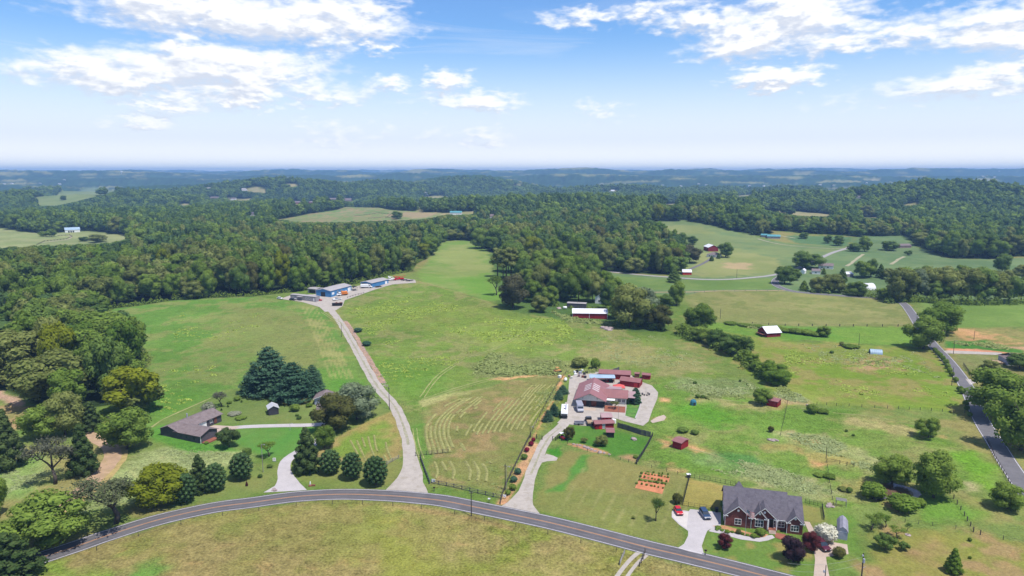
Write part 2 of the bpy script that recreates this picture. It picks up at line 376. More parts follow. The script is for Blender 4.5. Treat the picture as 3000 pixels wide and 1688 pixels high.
paint([(860,1345),(1000,1362),(1110,1352),(1182,1345),(1178,1400),(1140,1428),(960,1432),(880,1410),(848,1375)], (134,146,76), (118,142,66), soft=1.5, rough=.6)
paint([(-200,1180),(90,1190),(160,1230),(60,1260),(-200,1280)], (120,150,72), (170,150,100), soft=2)
paint([(-20,1140),(20,1150),(80,1180),(70,1192),(-20,1165)], (196,172,136), soft=1.2)
# lawn between the farm drive and the brick house
paint([(1556,1490),(1580,1440),(1620,1340),(1660,1312),(1760,1330),(1870,1360),(1990,1388),(2020,1400),(2010,1470),(1995,1540),(2010,1580),(1980,1600),(1780,1550),(1600,1505)], (142,144,80), (128,140,72), soft=1.5, rough=.7)
paint([(1698,1330),(1735,1333),(1690,1400),(1640,1440),(1600,1440),(1650,1410),(1680,1370)], (92,146,60), soft=1.2)
paint([(1598,1320),(1650,1302),(1652,1330),(1636,1345),(1610,1340)], (76,144,48), soft=1)
for i in range(9):
    x0 = 1640 + i * 42
    paint([(x0+70,1372+i*3),(x0+74,1372+i*3),(x0+2,1500+i*8),(x0-3,1500+i*8)], (160,162,100), soft=.4, k=.5)
# pen of the farm
paint([(1640,1295),(1680,1245),(1760,1250),(1810,1262),(1912,1282),(1905,1300),(1868,1360),(1760,1330),(1650,1308)], (86,138,52), (104,142,62), soft=1.2, rough=.7)
paint([(1805,1335),(1840,1330),(1870,1335),(1866,1358),(1810,1345)], (176,152,104), soft=1.2)
paint([(1655,1298),(1700,1300),(1780,1322),(1790,1332),(1740,1326),(1660,1306)], (206,160,116), soft=.7)
paint([(1560,1150),(1600,1140),(1650,1120),(1650,1165),(1630,1220),(1600,1262),(1575,1285),(1560,1290)], (142,152,76), (126,144,62), soft=1.2, rough=1.3)
paint([(1648,1100),(1655,1102),(1600,1218),(1558,1300),(1550,1298),(1595,1210)], (220,170,116), soft=.7)
paint([(1538,1310),(1560,1296),(1590,1300),(1560,1350),(1525,1410),(1500,1450),(1480,1478),(1462,1478),(1490,1430)], (206,174,124), (196,160,110), soft=.8, rough=1.2)
# right pastures
RP = [(1900,1100),(2280,1150),(2300,1190),(2480,1195),(2700,1250),(2820,1310),(2900,1420),(2850,1440),(2640,1400),(2480,1500),(2340,1440),(2130,1400),(1990,1385),(1875,1355),(1910,1285),(1880,1250),(1900,1180)]
paint(RP, (112,150,60), (126,150,70), (138,150,82), soft=2, rough=1.4)
paint([(2060,960),(2300,1000),(2560,1012),(2690,1022),(2740,1030),(2790,1100),(2830,1180),(2840,1215),(2600,1195),(2300,1190),(2240,1130),(2120,1040)], (126,158,58), (138,156,70), (150,152,82), soft=2, rough=.9)
paint([(2480,1050),(2560,1044),(2640,1056),(2620,1080),(2520,1080)], (186,160,112), (150,150,86), soft=4, k=.9)
paint([(2000,1160),(2100,1170),(2280,1190),(2200,1200),(2040,1186)], (176,164,108), (150,156,92), soft=3, k=.8, rough=1.5)
paint([(2260,1150),(2330,1150),(2420,1200),(2360,1200)], (176,164,112), soft=3, k=.8, rough=1.6)
paint([(1960,1110),(2180,1110),(2230,1150),(2100,1160),(1980,1140)], (138,158,98), (122,146,82), soft=4, k=.9, rough=1.7)
paint([(1950,1180),(2080,1180),(2200,1230),(2100,1250),(1960,1220)], (96,152,48), soft=4, k=.9)
paint([(2230,1230),(2300,1230),(2280,1290),(2220,1280)], (112,152,60), soft=3, k=.9)
paint([(2400,1215),(2500,1225),(2700,1260),(2680,1275),(2480,1250)], (176,168,108), (160,160,98), soft=3, k=.8, rough=1.6)
paint([(2290,1270),(2400,1275),(2560,1330),(2640,1370),(2560,1380),(2440,1330)], (186,184,130), (150,164,96), soft=4, k=.8, rough=1.8)
paint([(2000,1320),(2150,1340),(2290,1370),(2440,1440),(2380,1460),(2200,1400),(2040,1360)], (120,154,84), (172,176,120), soft=4, k=.8, rough=1.8)
paint([(2110,1322),(2200,1330),(2230,1360),(2140,1360)], (88,138,62), (96,142,70), soft=2, rough=1.6)
for pts in ([(1935,1288),(1965,1292),(1970,1310),(1940,1312)], [(2012,1302),(2040,1306),(2075,1322),(2040,1328),(2018,1318)], [(1946,1276),(1990,1288),(2010,1296),(1986,1296)],
            [(2366,1330),(2420,1334),(2500,1352),(2505,1362),(2440,1352),(2415,1376),(2375,1368)], [(2325,1308),(2345,1312),(2352,1330),(2335,1326)], [(2340,1290),(2400,1294),(2410,1308),(2350,1300)],
            [(1958,1352),(1978,1356),(1974,1362),(1955,1360)], [(1954,1372),(2010,1378),(2008,1384),(1956,1380)], [(2240,1306),(2260,1304),(2262,1312),(2240,1314)], [(2286,1306),(2300,1308),(2300,1316),(2286,1316)],
            [(1926,1162),(1960,1168),(1984,1186),(1960,1184),(1928,1176)], [(1900,1222),(1945,1220),(1948,1232),(1905,1232)], [(2272,1186),(2290,1190),(2286,1200),(2272,1197)],
            [(2688,1272),(2770,1272),(2772,1284),(2700,1284)], [(2466,1424),(2484,1422),(2484,1436),(2468,1436)], [(2526,1408),(2545,1405),(2540,1424),(2528,1424)], [(2590,1478),(2640,1510),(2700,1494),(2640,1502),(2600,1472)]):
    paint(pts, (220,176,122), (200,160,104), (158,154,84), soft=1.6, rough=1.3, k=.85)
paint([(2790,1330),(2850,1330),(2900,1370),(2960,1450),(2900,1460),(2820,1400)], (124,170,56), (110,158,50), soft=4)
paint([(2660,1480),(2760,1460),(2860,1500),(2850,1520),(2700,1540)], (110,158,58), soft=4, k=.9)
paint([(2780,1398),(2850,1410),(2900,1450),(2840,1440)], (190,184,130), (170,172,112), soft=2.5, k=.9, rough=1.7)
# grounds of the brick house
paint([(2020,1402),(2140,1424),(2122,1500),(2110,1492),(2002,1480)], (170,160,88), (154,152,78), soft=1, rough=.7)
paint([(2062,1560),(2130,1556),(2260,1590),(2380,1600),(2395,1690),(2240,1690),(2060,1640)], (122,146,70), (108,144,62), (150,148,80), soft=1, rough=.6)
paint([(2355,1480),(2410,1490),(2420,1530),(2360,1530)], (138,144,76), soft=1.2, rough=.6)
paint([(2430,1500),(2500,1512),(2540,1640),(2500,1690),(2440,1690),(2430,1640)], (98,146,56), (120,148,68), soft=2, rough=.7)
paint([(2560,1560),(2700,1545),(2900,1570),(3200,1640),(3200,1800),(2540,1800),(2540,1660)], (146,150,74), (132,148,64), (160,146,92), soft=3, rough=.8)
paint([(2625,1640),(2720,1590),(2780,1610),(2790,1800),(2640,1800)], (168,146,96), soft=7, k=.7)
# big pasture this side of the road
FG = [(-300,1800),(-200,1760),(82,1662),(230,1613),(310,1584),(466,1536),(621,1503),(760,1484),(900,1470),(1010,1466),(1144,1470),(1290,1484),(1382,1502),(1608,1548),(1850,1611),(1900,1622),(2122,1676),(2230,1702),(2400,1750),(2400,2200),(-600,2200)]
paint(FG, (158,152,90), (148,148,80), (136,146,72), soft=1.5, rough=1.5)
paint([(300,1640),(900,1600),(1300,1640),(1200,1800),(300,1800)], (166,154,94), (152,150,82), soft=14, k=.6)
paint([(1150,1590),(1500,1600),(1750,1640),(1700,1800),(1200,1800)], (126,148,52), (140,152,60), soft=14, k=.6)
paint([(330,1690),(420,1660),(440,1680),(360,1720)], (104,164,66), soft=4, k=.8)
paint([(100,1680),(330,1640),(330,1720),(120,1760)], (120,160,56), soft=5, k=.7)
paint([(1140,1480),(1200,1482),(1382,1512),(1500,1545),(1500,1552),(1380,1524),(1200,1496)], (164,146,92), soft=1, k=.8)

gcol[:, 0] *= 1.06; gcol[:, 2] *= 1.10; gcol[:, 1] *= .965
gcol *= (.78 + .30 * fbm(gx / 75 + 21, gy / 75 + 4, 4) + .08 * n8)[:, None]
nr, nt = len(RR), len(TH)
ii = np.arange((nr - 1) * (nt - 1)); ri, ti = ii // (nt - 1), ii % (nt - 1)
a_ = ri * nt + ti
quads = np.stack([a_, a_ + 1, a_ + nt + 1, a_ + nt], 1)
def mesh_np(name, V, F, smooth=False, loops=4):
    m_ = bpy.data.meshes.new(name)
    V = np.ascontiguousarray(V, dtype=np.float32); F = np.ascontiguousarray(F, dtype=np.int32)
    m_.vertices.add(len(V)); m_.vertices.foreach_set('co', V.ravel())
    m_.loops.add(F.size); m_.loops.foreach_set('vertex_index', F.ravel())
    m_.polygons.add(len(F)); m_.polygons.foreach_set('loop_start', np.arange(0, F.size, F.shape[1], dtype=np.int32))
    if smooth: m_.polygons.foreach_set('use_smooth', np.ones(len(F), bool))
    m_.update(calc_edges=True)
    return m_
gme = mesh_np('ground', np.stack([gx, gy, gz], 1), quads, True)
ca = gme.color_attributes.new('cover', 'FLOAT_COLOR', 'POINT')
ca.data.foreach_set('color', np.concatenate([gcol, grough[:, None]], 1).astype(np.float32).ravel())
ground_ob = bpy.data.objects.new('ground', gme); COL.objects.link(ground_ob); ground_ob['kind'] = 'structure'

# ------------------------------------------------------------------ materials
MATS = {}
def mat(name, c, rough=.8, var=.12, scale=1.5, metal=0.0, c2=None, bump=0.0, stripes=None, spec=.3, coat=0.0, alpha_noise=None):
    """painted / weathered surface: colour with two sizes of blotch, optional ribs along a local axis"""
    if name in MATS: return MATS[name]
    m_ = bpy.data.materials.new(name); m_.use_nodes = True; t = m_.node_tree; t.nodes.clear(); n = NB(t)
    co = n.n('ShaderNodeTexCoord').outputs['Object']
    a = n.noise(co, scale, 5, .6); b = n.noise(co, scale * 9, 3, .6)
    f = n.m('ADD', n.m('MULTIPLY', a, .65), n.m('MULTIPLY', b, .35))
    lo = tuple(x * (1 - var * 2) for x in c); hi = tuple(min(1, x * (1 + var * 2)) for x in c)
    colr = n.mix(n.ss(f, .3, .7), (*lo, 1), (*hi, 1))
    if c2 is not None: colr = n.mix(n.ss(n.noise(co, scale * .7, 4, .65), .5, .68), colr, (*c2, 1))
    hgt_ = None
    if stripes:
        ax, per, dep = stripes
        s = n.n('ShaderNodeSeparateXYZ'); n.put(s.inputs[0], co)
        wv = n.m('ABSOLUTE', n.m('SINE', n.m('MULTIPLY', s.outputs[ax], math.pi / per)))
        k = n.ss(wv, .0, .35)
        colr = n.mix(n.m('MULTIPLY', n.m('SUBTRACT', 1.0, k), dep), colr, tuple(x * .35 for x in c) + (1,))
        hgt_ = k
    p = n.n('ShaderNodeBsdfPrincipled')
    n.put(p.inputs['Base Color'], colr); p.inputs['Roughness'].default_value = rough; p.inputs['Metallic'].default_value = metal
    p.inputs['Specular IOR Level'].default_value = spec; p.inputs['Coat Weight'].default_value = coat
    if bump or hgt_ is not None:
        bn = n.n('ShaderNodeBump'); bn.inputs['Strength'].default_value = .6; bn.inputs['Distance'].default_value = max(bump, .02)
        n.put(bn.inputs['Height'], hgt_ if hgt_ is not None else f); n.put(p.inputs['Normal'], bn)
    o = n.n('ShaderNodeOutputMaterial'); n.put(o.inputs[0], p.outputs[0])
    MATS[name] = m_; return m_

def leaf_mat(name, c, c2, hue=.35, trans=.30):
    """leaves: each tree its own tint, each clump a little lighter or darker, some light passing through"""
    if name in MATS: return MATS[name]
    m_ = bpy.data.materials.new(name); m_.use_nodes = True; t = m_.node_tree; t.nodes.clear(); n = NB(t)
    oi = n.n('ShaderNodeObjectInfo').outputs['Random']
    geo = n.n('ShaderNodeNewGeometry')
    ri = geo.outputs['Random Per Island']
    f = n.m('ADD', n.m('MULTIPLY', oi, hue * 1.6), n.m('MULTIPLY', ri, 1 - hue), clamp=True)
    colr = n.mix(f, (*c, 1), (*c2, 1))
    br = n.m('MULTIPLY_ADD', n.noise(geo.outputs['Position'], .35, 2, .5), .7, .65)
    colr = n.mix(1.0, colr, n.m('MULTIPLY', br, 1.0), 'MULTIPLY')
    d = n.n('ShaderNodeBsdfDiffuse'); n.put(d.inputs[0], colr)
    tr = n.n('ShaderNodeBsdfTranslucent'); n.put(tr.inputs[0], n.mix(.5, colr, (c2[0] * 1.3, c2[1] * 1.3, c2[2] * .6, 1)))
    mx = n.n('ShaderNodeMixShader'); mx.inputs[0].default_value = trans; n.put(mx.inputs[1], d.outputs[0]); n.put(mx.inputs[2], tr.outputs[0])
    o = n.n('ShaderNodeOutputMaterial'); n.put(o.inputs[0], mx.outputs[0])
    MATS[name] = m_; return m_

def ground_mat():
    m_ = bpy.data.materials.new('grass_ground'); m_.use_nodes = True; t = m_.node_tree; t.nodes.clear(); n = NB(t)
    at = n.n('ShaderNodeVertexColor', layer_name='cover')
    pos = n.n('ShaderNodeNewGeometry').outputs['Position']
    fine = n.noise(pos, 1.7, 4, .7); mid = n.noise(pos, .33, 4, .62, .4); big = n.noise(pos, .035, 4, .6, .5)
    rg = at.outputs['Alpha']
    amp = n.m('MULTIPLY', rg, 1.0)
    s = n.m('ADD', n.m('MULTIPLY', n.m('SUBTRACT', fine, .5), 1.7), n.m('ADD', n.m('MULTIPLY', n.m('SUBTRACT', mid, .5), .8), n.m('MULTIPLY', n.m('SUBTRACT', big, .5), .5)))
    k = n.m('MULTIPLY_ADD', n.m('MULTIPLY', s, amp), .95, 1.0)
    k = n.m('MAXIMUM', k, .3)
    c1 = n.mix(1.0, at.outputs['Color'], k, 'MULTIPLY')
    dry = n.ss(n.noise(pos, .12, 5, .7, .8), .52, .72, 0, .55)          # patches gone to straw
    dry = n.m('MULTIPLY', dry, n.m('MINIMUM', amp, 1.0))
    c2 = n.mix(dry, c1, n.mix(1.0, c1, (1.32, 1.05, 1.15, 1), 'MULTIPLY'))
    lush = n.ss(n.noise(pos, .05, 5, .65, .6), .55, .75, 0, .5)
    c3 = n.mix(lush, c2, n.mix(1.0, c2, (.84, .97, .76, 1), 'MULTIPLY'))
    bn = n.n('ShaderNodeBump'); bn.inputs['Strength'].default_value = .55; bn.inputs['Distance'].default_value = .5
    n.put(bn.inputs['Height'], n.m('MULTIPLY', n.m('ADD', fine, n.m('MULTIPLY', mid, 1.5)), rg))
    d = n.n('ShaderNodeBsdfDiffuse'); n.put(d.inputs[0], c3); n.put(d.inputs['Normal'], bn)
    o = n.n('ShaderNodeOutputMaterial'); n.put(o.inputs[0], d.outputs[0]); return m_
ground_ob.data.materials.append(ground_mat())

M = dict(
 asphalt=mat('asphalt', alb((118,115,118), 1.45), .9, .09, .25, c2=alb((107,104,107), 1.45)),
 old_asphalt=mat('old_asphalt', alb((124,121,124), 1.45), .9, .08, .25),
 gravel=mat('gravel', alb((196,186,176), 1.45), .95, .06, .5, c2=alb((182,172,158), 1.45), bump=.05),
 concrete=mat('concrete', alb((205,198,198), 1.45), .9, .05, .3),
 concrete_warm=mat('concrete_warm', alb((206,186,170), 1.45), .9, .06, .4),
 dirt_track=mat('dirt_track', alb((198,166,134), 1.45), .95, .10, .4, c2=alb((182,156,114), 1.45)),
 line_orange=mat('line_orange', alb((208,154,106), 1.45), .7, .06, .8),
 line_white=mat('line_white', alb((232,228,232), 1.4), .7, .05, .8),
 soil=mat('red_soil', alb((214,140,98), 1.45), .95, .12, .5),
 mulch=mat('mulch', alb((198,150,106), 1.45), .95, .15, .7),
 white=mat('white_paint', (.78,.78,.78), .5, .03, .6),
 cream=mat('cream_siding', (.60,.58,.52), .7, .05, .6, stripes=(2,.22,.25)),
 black=mat('black_paint', (.015,.015,.017), .5, .1), dark=mat('dark_steel', (.035,.035,.04), .6, .15),
 rubber=mat('tyre_rubber', (.02,.02,.02), .9, .1), glass=mat('window_glass', (.03,.04,.055), .08, .05, spec=.6),
 glass_lit=mat('pale_window', (.22,.27,.33), .15, .15, .8, spec=.6),
 brick=mat('brick_wall', alb((124,72,66), 1.3), .9, .16, 1.4, c2=alb((98,56,56), 1.3)),
 shingle=mat('shingle_roof', alb((110,105,114), 1.4), .92, .10, 1.2, c2=alb((97,92,102), 1.4)),
 shingle_brown=mat('brown_shingle', alb((140,126,126), 1.4), .92, .09, 1.0, c2=alb((124,108,106), 1.4)),
 roof_mauve=mat('mauve_metal', alb((160,110,110), 1.35), .5, .05, .4, stripes=(0,.9,.14), metal=.0),
 roof_mauve_y=mat('mauve_metal_cross', alb((164,113,114), 1.35), .5, .05, .4, stripes=(1,.9,.14), metal=.0),
 roof_pink=mat('faded_metal', alb((190,158,160), 1.35), .5, .06, .4, stripes=(0,.9,.12)),
 roof_white=mat('white_metal', (.72,.72,.76), .45, .04, .3, stripes=(0,.9,.12)),
 roof_blue=mat('pale_blue_metal', alb((176,200,220), 1.35), .45, .05, .3, stripes=(0,.9,.12)),
 roof_grey=mat('grey_metal', alb((190,184,184), 1.4), .5, .05, .3, stripes=(0,.9,.10)),
 roof_teal=mat('teal_metal', alb((96,160,168), 1.3), .5, .06, .3),
 tin=mat('galvanised_tin', alb((208,208,214), 1.3), .4, .06, .3, stripes=(0,.6,.2)),
 red=mat('red_siding', alb((150,26,40), 1.25), .7, .12, .6, stripes=(0,.7,.25)),
 red_plain=mat('barn_red', alb((140,34,44), 1.25), .8, .12, .8), carmine=mat('bright_red', alb((206,30,44), 1.2), .35, .04, coat=.4),
 salmon=mat('salmon_canvas', alb((228,98,92), 1.3), .7, .05), rust=mat('rusty_steel', alb((128,78,66), 1.3), .9, .2, 1.5),
 blue=mat('blue_siding', alb((74,136,188), 1.2), .6, .06, .6, stripes=(0,.8,.18)),
 blue_car=mat('navy_paint', alb((52,74,108), 1.3), .3, .05, coat=.5), maroon=mat('maroon_paint', alb((92,28,48), 1.3), .3, .05, coat=.5),
 yellow=mat('machine_yellow', alb((214,158,90), 1.3), .5, .08), orange=mat('orange_paint', alb((222,132,62), 1.3), .5, .07), teal=mat('teal_plastic', alb((58,124,148), 1.3), .4, .06),
 grey_wall=mat('grey_boards', alb((96,92,100), 1.35), .85, .12, .8, stripes=(0,.35,.4)), dark_boards=mat('charcoal_boards', alb((72,70,80), 1.3), .85, .14, .8, stripes=(0,.3,.45)),
 silver=mat('silver_siding', alb((178,180,196), 1.35), .6, .05, .6, stripes=(2,.25,.25)), trailer_grey=mat('trailer_siding', alb((172,166,170), 1.4), .7, .06, .6, stripes=(0,.5,.15)),
 taupe=mat('taupe_wall', alb((150,132,132), 1.35), .85, .08, .8), lavender=mat('lavender_siding', alb((180,184,206), 1.35), .6, .04, .6, stripes=(0,.6,.12)),
 wood_post=mat('weathered_wood', alb((84,76,74), 1.3), .9, .2, 2), fence_grey=mat('grey_fence_wood', alb((92,90,100), 1.35), .9, .18, 1.2), pole=mat('pole_wood', alb((76,68,66), 1.3), .9, .2, 2), pale_pole=mat('pale_pole_wood', alb((150,146,140), 1.3), .9, .12, 2),
 bark=mat('bark', alb((96,86,78), 1.3), .95, .25, 2.5), bark_pale=mat('pale_bark', alb((150,142,136), 1.3), .95, .2, 2.5),
 water=mat('pond_water', alb((120,98,78), 1.5), .12, .12, .12, spec=.5), wire=mat('wire', (.25,.26,.25), .6, .05), stone=mat('stones', alb((178,160,158), 1.4), .95, .2, .9),
 hay=mat('cut_hay', alb((158,156,94), 1.42), .95, .2, .8, c2=alb((144,146,80), 1.42)), deck=mat('deck_wood', alb((186,160,130), 1.35), .85, .12, .8), terracotta=mat('terracotta_paving', alb((158,98,78), 1.35), .9, .1, .8),
 green_leaf_plain=mat('hedge_soil', alb((60,74,44), 1.4), .95, .2, 2),
)
L = dict(
 mid=leaf_mat('leaves_mid', (.064,.120,.021), (.220,.305,.056)), dark=leaf_mat('leaves_dark', (.044,.096,.024), (.168,.245,.056)),
 deep=leaf_mat('leaves_deep', (.030,.074,.030), (.122,.190,.060)),
 olive=leaf_mat('leaves_olive', (.090,.120,.030), (.255,.285,.085)), lime=leaf_mat('leaves_lime', (.075,.150,.020), (.185,.265,.045)),
 yellow=leaf_mat('leaves_yellow', (.115,.150,.012), (.25,.28,.025)), spruce=leaf_mat('needles_blue', (.024,.066,.038), (.075,.140,.078), trans=.08),
 cedar=leaf_mat('needles_olive', (.036,.068,.020), (.095,.130,.042), trans=.1), pear=leaf_mat('leaves_pear', (.030,.070,.026), (.090,.148,.054), trans=.12),
 purple=leaf_mat('leaves_purple', (.024,.014,.022), (.060,.036,.044)), redleaf=leaf_mat('leaves_red', (.070,.018,.022), (.14,.040,.042)), crimson=leaf_mat('flowers_crimson', (.16,.012,.035), (.28,.03,.06)),
 silverleaf=leaf_mat('leaves_silver', (.085,.125,.065), (.235,.285,.17)), grey=leaf_mat('twigs_grey', (.085,.092,.062), (.17,.175,.13)), sparse=leaf_mat('leaves_sparse', (.075,.10,.045), (.15,.165,.085)),
 white=leaf_mat('blossom_white', (.42,.40,.30), (.74,.72,.60), trans=.1), blossom=leaf_mat('blossom_pale', (.12,.16,.09), (.42,.42,.32)), bronze=leaf_mat('leaves_bronze', (.058,.070,.020), (.15,.15,.045)),
 weed=leaf_mat('weeds_bright', (.22,.31,.045), (.40,.50,.11)), weedpale=leaf_mat('weeds_pale', (.25,.305,.125), (.43,.475,.24)), scrub=leaf_mat('scrub_green', (.15,.20,.06), (.32,.37,.135)), rust=leaf_mat('leaves_brown', (.052,.062,.032), (.13,.125,.065)),
)
LF = dict(far1=leaf_mat('leaves_far', (.026,.062,.022), (.066,.115,.036), hue=.6))

# ------------------------------------------------------------------ building blocks
class MB:
    """collects boxes, tubes and faces; build() links them as one mesh object"""
    def __init__(s): s.V = []; s.F = []
    def add(s, V, F):
        o = len(s.V); s.V += [tuple(v) for v in V]; s.F += [tuple(i + o for i in f) for f in F]; return s
    def box(s, x0, x1, y0, y1, z0, z1):
        return s.add([(x0,y0,z0),(x1,y0,z0),(x1,y1,z0),(x0,y1,z0),(x0,y0,z1),(x1,y0,z1),(x1,y1,z1),(x0,y1,z1)],
                     [(3,2,1,0),(4,5,6,7),(0,1,5,4),(1,2,6,5),(2,3,7,6),(3,0,4,7)])
    def cbox(s, c, dx, dy, dz): return s.box(c[0]-dx/2, c[0]+dx/2, c[1]-dy/2, c[1]+dy/2, c[2]-dz/2, c[2]+dz/2)
    def prism(s, pts, z0, z1):
        n = len(pts)
        return s.add([(x,y,z0) for x,y in pts] + [(x,y,z1) for x,y in pts],
                     [tuple(range(n))[::-1], tuple(range(n, 2*n))] + [(i,(i+1)%n,n+(i+1)%n,n+i) for i in range(n)])
    def sideprism(s, prof, y0, y1):
        """outline in x,z pushed along y"""
        n = len(prof)
        return s.add([(x,y0,z) for x,z in prof] + [(x,y1,z) for x,z in prof],
                     [tuple(range(n)), tuple(range(n, 2*n))[::-1]] + [(i,n+i,n+(i+1)%n,(i+1)%n) for i in range(n)])
    def endprism(s, prof, x0, x1):
        """outline in y,z pushed along x"""
        n = len(prof)
        return s.add([(x0,y,z) for y,z in prof] + [(x1,y,z) for y,z in prof],
                     [tuple(range(n))[::-1], tuple(range(n, 2*n))] + [(i,(i+1)%n,n+(i+1)%n,n+i) for i in range(n)])
    def tube(s, pts, radii, n=6, caps=True):
        pts = [Vector(p) for p in pts]; rings = []; o = len(s.V)
        if not hasattr(radii, '__len__'): radii = [radii] * len(pts)
        for i, p in enumerate(pts):
            d = (pts[min(i+1, len(pts)-1)] - pts[max(i-1, 0)])
            d = d.normalized() if d.length > 1e-9 else Vector((0,0,1))
            a = d.cross(Vector((0,0,1)) if abs(d.z) < .95 else Vector((1,0,0))).normalized(); b = d.cross(a)
            for k in range(n):
                t = 2 * math.pi * k / n; s.V.append(tuple(p + (a * math.cos(t) + b * math.sin(t)) * radii[i]))
        for i in range(len(pts) - 1):
            for k in range(n):
                q = o + i*n; s.F.append((q+k, q+(k+1)%n, q+n+(k+1)%n, q+n+k))
        if caps: s.F.append(tuple(o+k for k in range(n))[::-1]); s.F.append(tuple(o+(len(pts)-1)*n+k for k in range(n)))
        return s
    def wheel(s, c, r, wd, axis='y', n=12):
        d = Vector((0, wd/2, 0)) if axis == 'y' else Vector((wd/2, 0, 0)); c = Vector(c)
        return s.tube([c - d, c - d*.9, c + d*.9, c + d], [r*.86, r, r, r*.86], n)
    def build(s, name, m_, parent=None, smooth=False, bevel=0.0):
        me_ = bpy.data.meshes.new(name); me_.from_pydata(s.V, [], s.F)
        if bevel or True:
            bm = bmesh.new(); bm.from_mesh(me_)
            if bevel: bmesh.ops.bevel(bm, geom=[e for e in bm.edges], offset=bevel, segments=1, affect='EDGES', clamp_overlap=True)
            bmesh.ops.recalc_face_normals(bm, faces=bm.faces); bm.to_mesh(me_); bm.free()
        if smooth:
            for p in me_.polygons: p.use_smooth = True
        me_.materials.append(m_ if not isinstance(m_, str) else M[m_])
        o = bpy.data.objects.new(name, me_); COL.objects.link(o)
        if parent is not None: o.parent = parent
        return o

def tag(o, label=None, cat=None, group=None, kind=None):
    if label: o['label'] = label
    if cat: o['category'] = cat
    if group: o['group'] = group
    if kind: o['kind'] = kind
    return o
def thing(name, label, cat, loc=(0,0,0), rz=0.0, group=None, scale=1.0):
    o = bpy.data.objects.new(name, None); COL.objects.link(o); o.empty_display_size = .5
    o.location = loc; o.rotation_euler = (0, 0, rz); o.scale = (scale,) * 3 if not hasattr(scale, '__len__') else scale
    return tag(o, label, cat, group)
def link_mesh(name, me_, parent=None, kind=None):
    o = bpy.data.objects.new(name, me_); COL.objects.link(o)
    if parent is not None: o.parent = parent
    if kind: o['kind'] = kind
    return o
def copy_tree(src, label=None, loc=None, rz=None, group=None, scale=None):
    c = src.copy(); COL.objects.link(c)
    if label: c['label'] = label
    if group: c['group'] = group
    if loc is not None: c.location = loc
    if rz is not None: c.rotation_euler = (0, 0, rz)
    if scale is not None: c.scale = (scale,) * 3 if not hasattr(scale, '__len__') else scale
    def kids(o, n):
        for ch in list(o.children):
            d = ch.copy(); COL.objects.link(d); d.parent = n; kids(ch, d)
    kids(src, c); return c

# ------------------------------------------------------------------ roads, drives, paving
def smooth_line(P, step=2.0):
    P = [np.array(p, float) for p in P]; P = [2*P[0]-P[1]] + P + [2*P[-1]-P[-2]]; out = []
    for i in range(1, len(P) - 2):
        n = max(2, int(np.linalg.norm(P[i+1] - P[i]) / step))
        for k in range(n):
            t = k / n; a, b, c, d = P[i-1], P[i], P[i+1], P[i+2]
            out.append(.5 * (2*b + (c-a)*t + (2*a-5*b+4*c-d)*t*t + (3*b-a-3*c+d)*t**3))
    out.append(P[-2]); return np.array(out)
def lift(x, y): return .025 + .00012 * np.hypot(x, y)
def ribbon(name, line, offs, m_, dz=0.0, parent=None, kind='structure', ragged=0.0, seed=0):
    """strip that follows the ground; offs = list of side offsets (numbers or arrays along the line)"""
    t = np.gradient(line, axis=0); t /= np.linalg.norm(t, axis=1)[:, None]
    nrm = np.stack([t[:, 1], -t[:, 0]], 1); rs = np.random.RandomState(seed); V = []
    for j, o in enumerate(offs):
        o = np.broadcast_to(np.asarray(o, float), (len(line),)).copy()
        if ragged and j in (0, len(offs)-1): o += ragged * (fbm(np.arange(len(line)) * .35 + seed * 7, np.zeros(len(line)) + j * 5, 3) - .5) * 2
        p = line + nrm * o[:, None]; V.append(np.stack([p[:, 0], p[:, 1], hgt(p[:, 0], p[:, 1]) + lift(p[:, 0], p[:, 1]) + dz], 1))
    V = np.stack(V, 1); n, k = V.shape[:2]
    F = [(i*k+j, i*k+j+1, (i+1)*k+j+1, (i+1)*k+j) for i in range(n-1) for j in range(k-1)]
    me_ = mesh_np(name, V.reshape(-1, 3), np.array(F)[:, ::-1], True); me_.materials.append(m_)
    return link_mesh(name, me_, parent, kind)
def patch(name, px, m_, dz=0.0, kind='structure', parent=None, grid=1.2, world=None):
    """flat piece of paving or soil with the given outline, following the ground"""
    P = WP(px) if world is None else world
    bm = bmesh.new(); vs = [bm.verts.new((x, y, 0)) for x, y in P]; f = bm.faces.new(vs)
    bmesh.ops.triangulate(bm, faces=[f])
    for _ in range(5):
        es = [e for e in bm.edges if e.calc_length() > grid * 3]
        if not es: break
        bmesh.ops.subdivide_edges(bm, edges=es, cuts=1, use_grid_fill=False); bmesh.ops.triangulate(bm, faces=bm.faces)
    for v in bm.verts: v.co.z = H1(v.co.x, v.co.y) + float(lift(v.co.x, v.co.y)) + dz
    bmesh.ops.recalc_face_normals(bm, faces=bm.faces)
    for f in bm.faces:
        if f.normal.z < 0: f.normal_flip()
    me_ = bpy.data.meshes.new(name); bm.to_mesh(me_); bm.free(); me_.materials.append(m_)
    return link_mesh(name, me_, parent, kind)

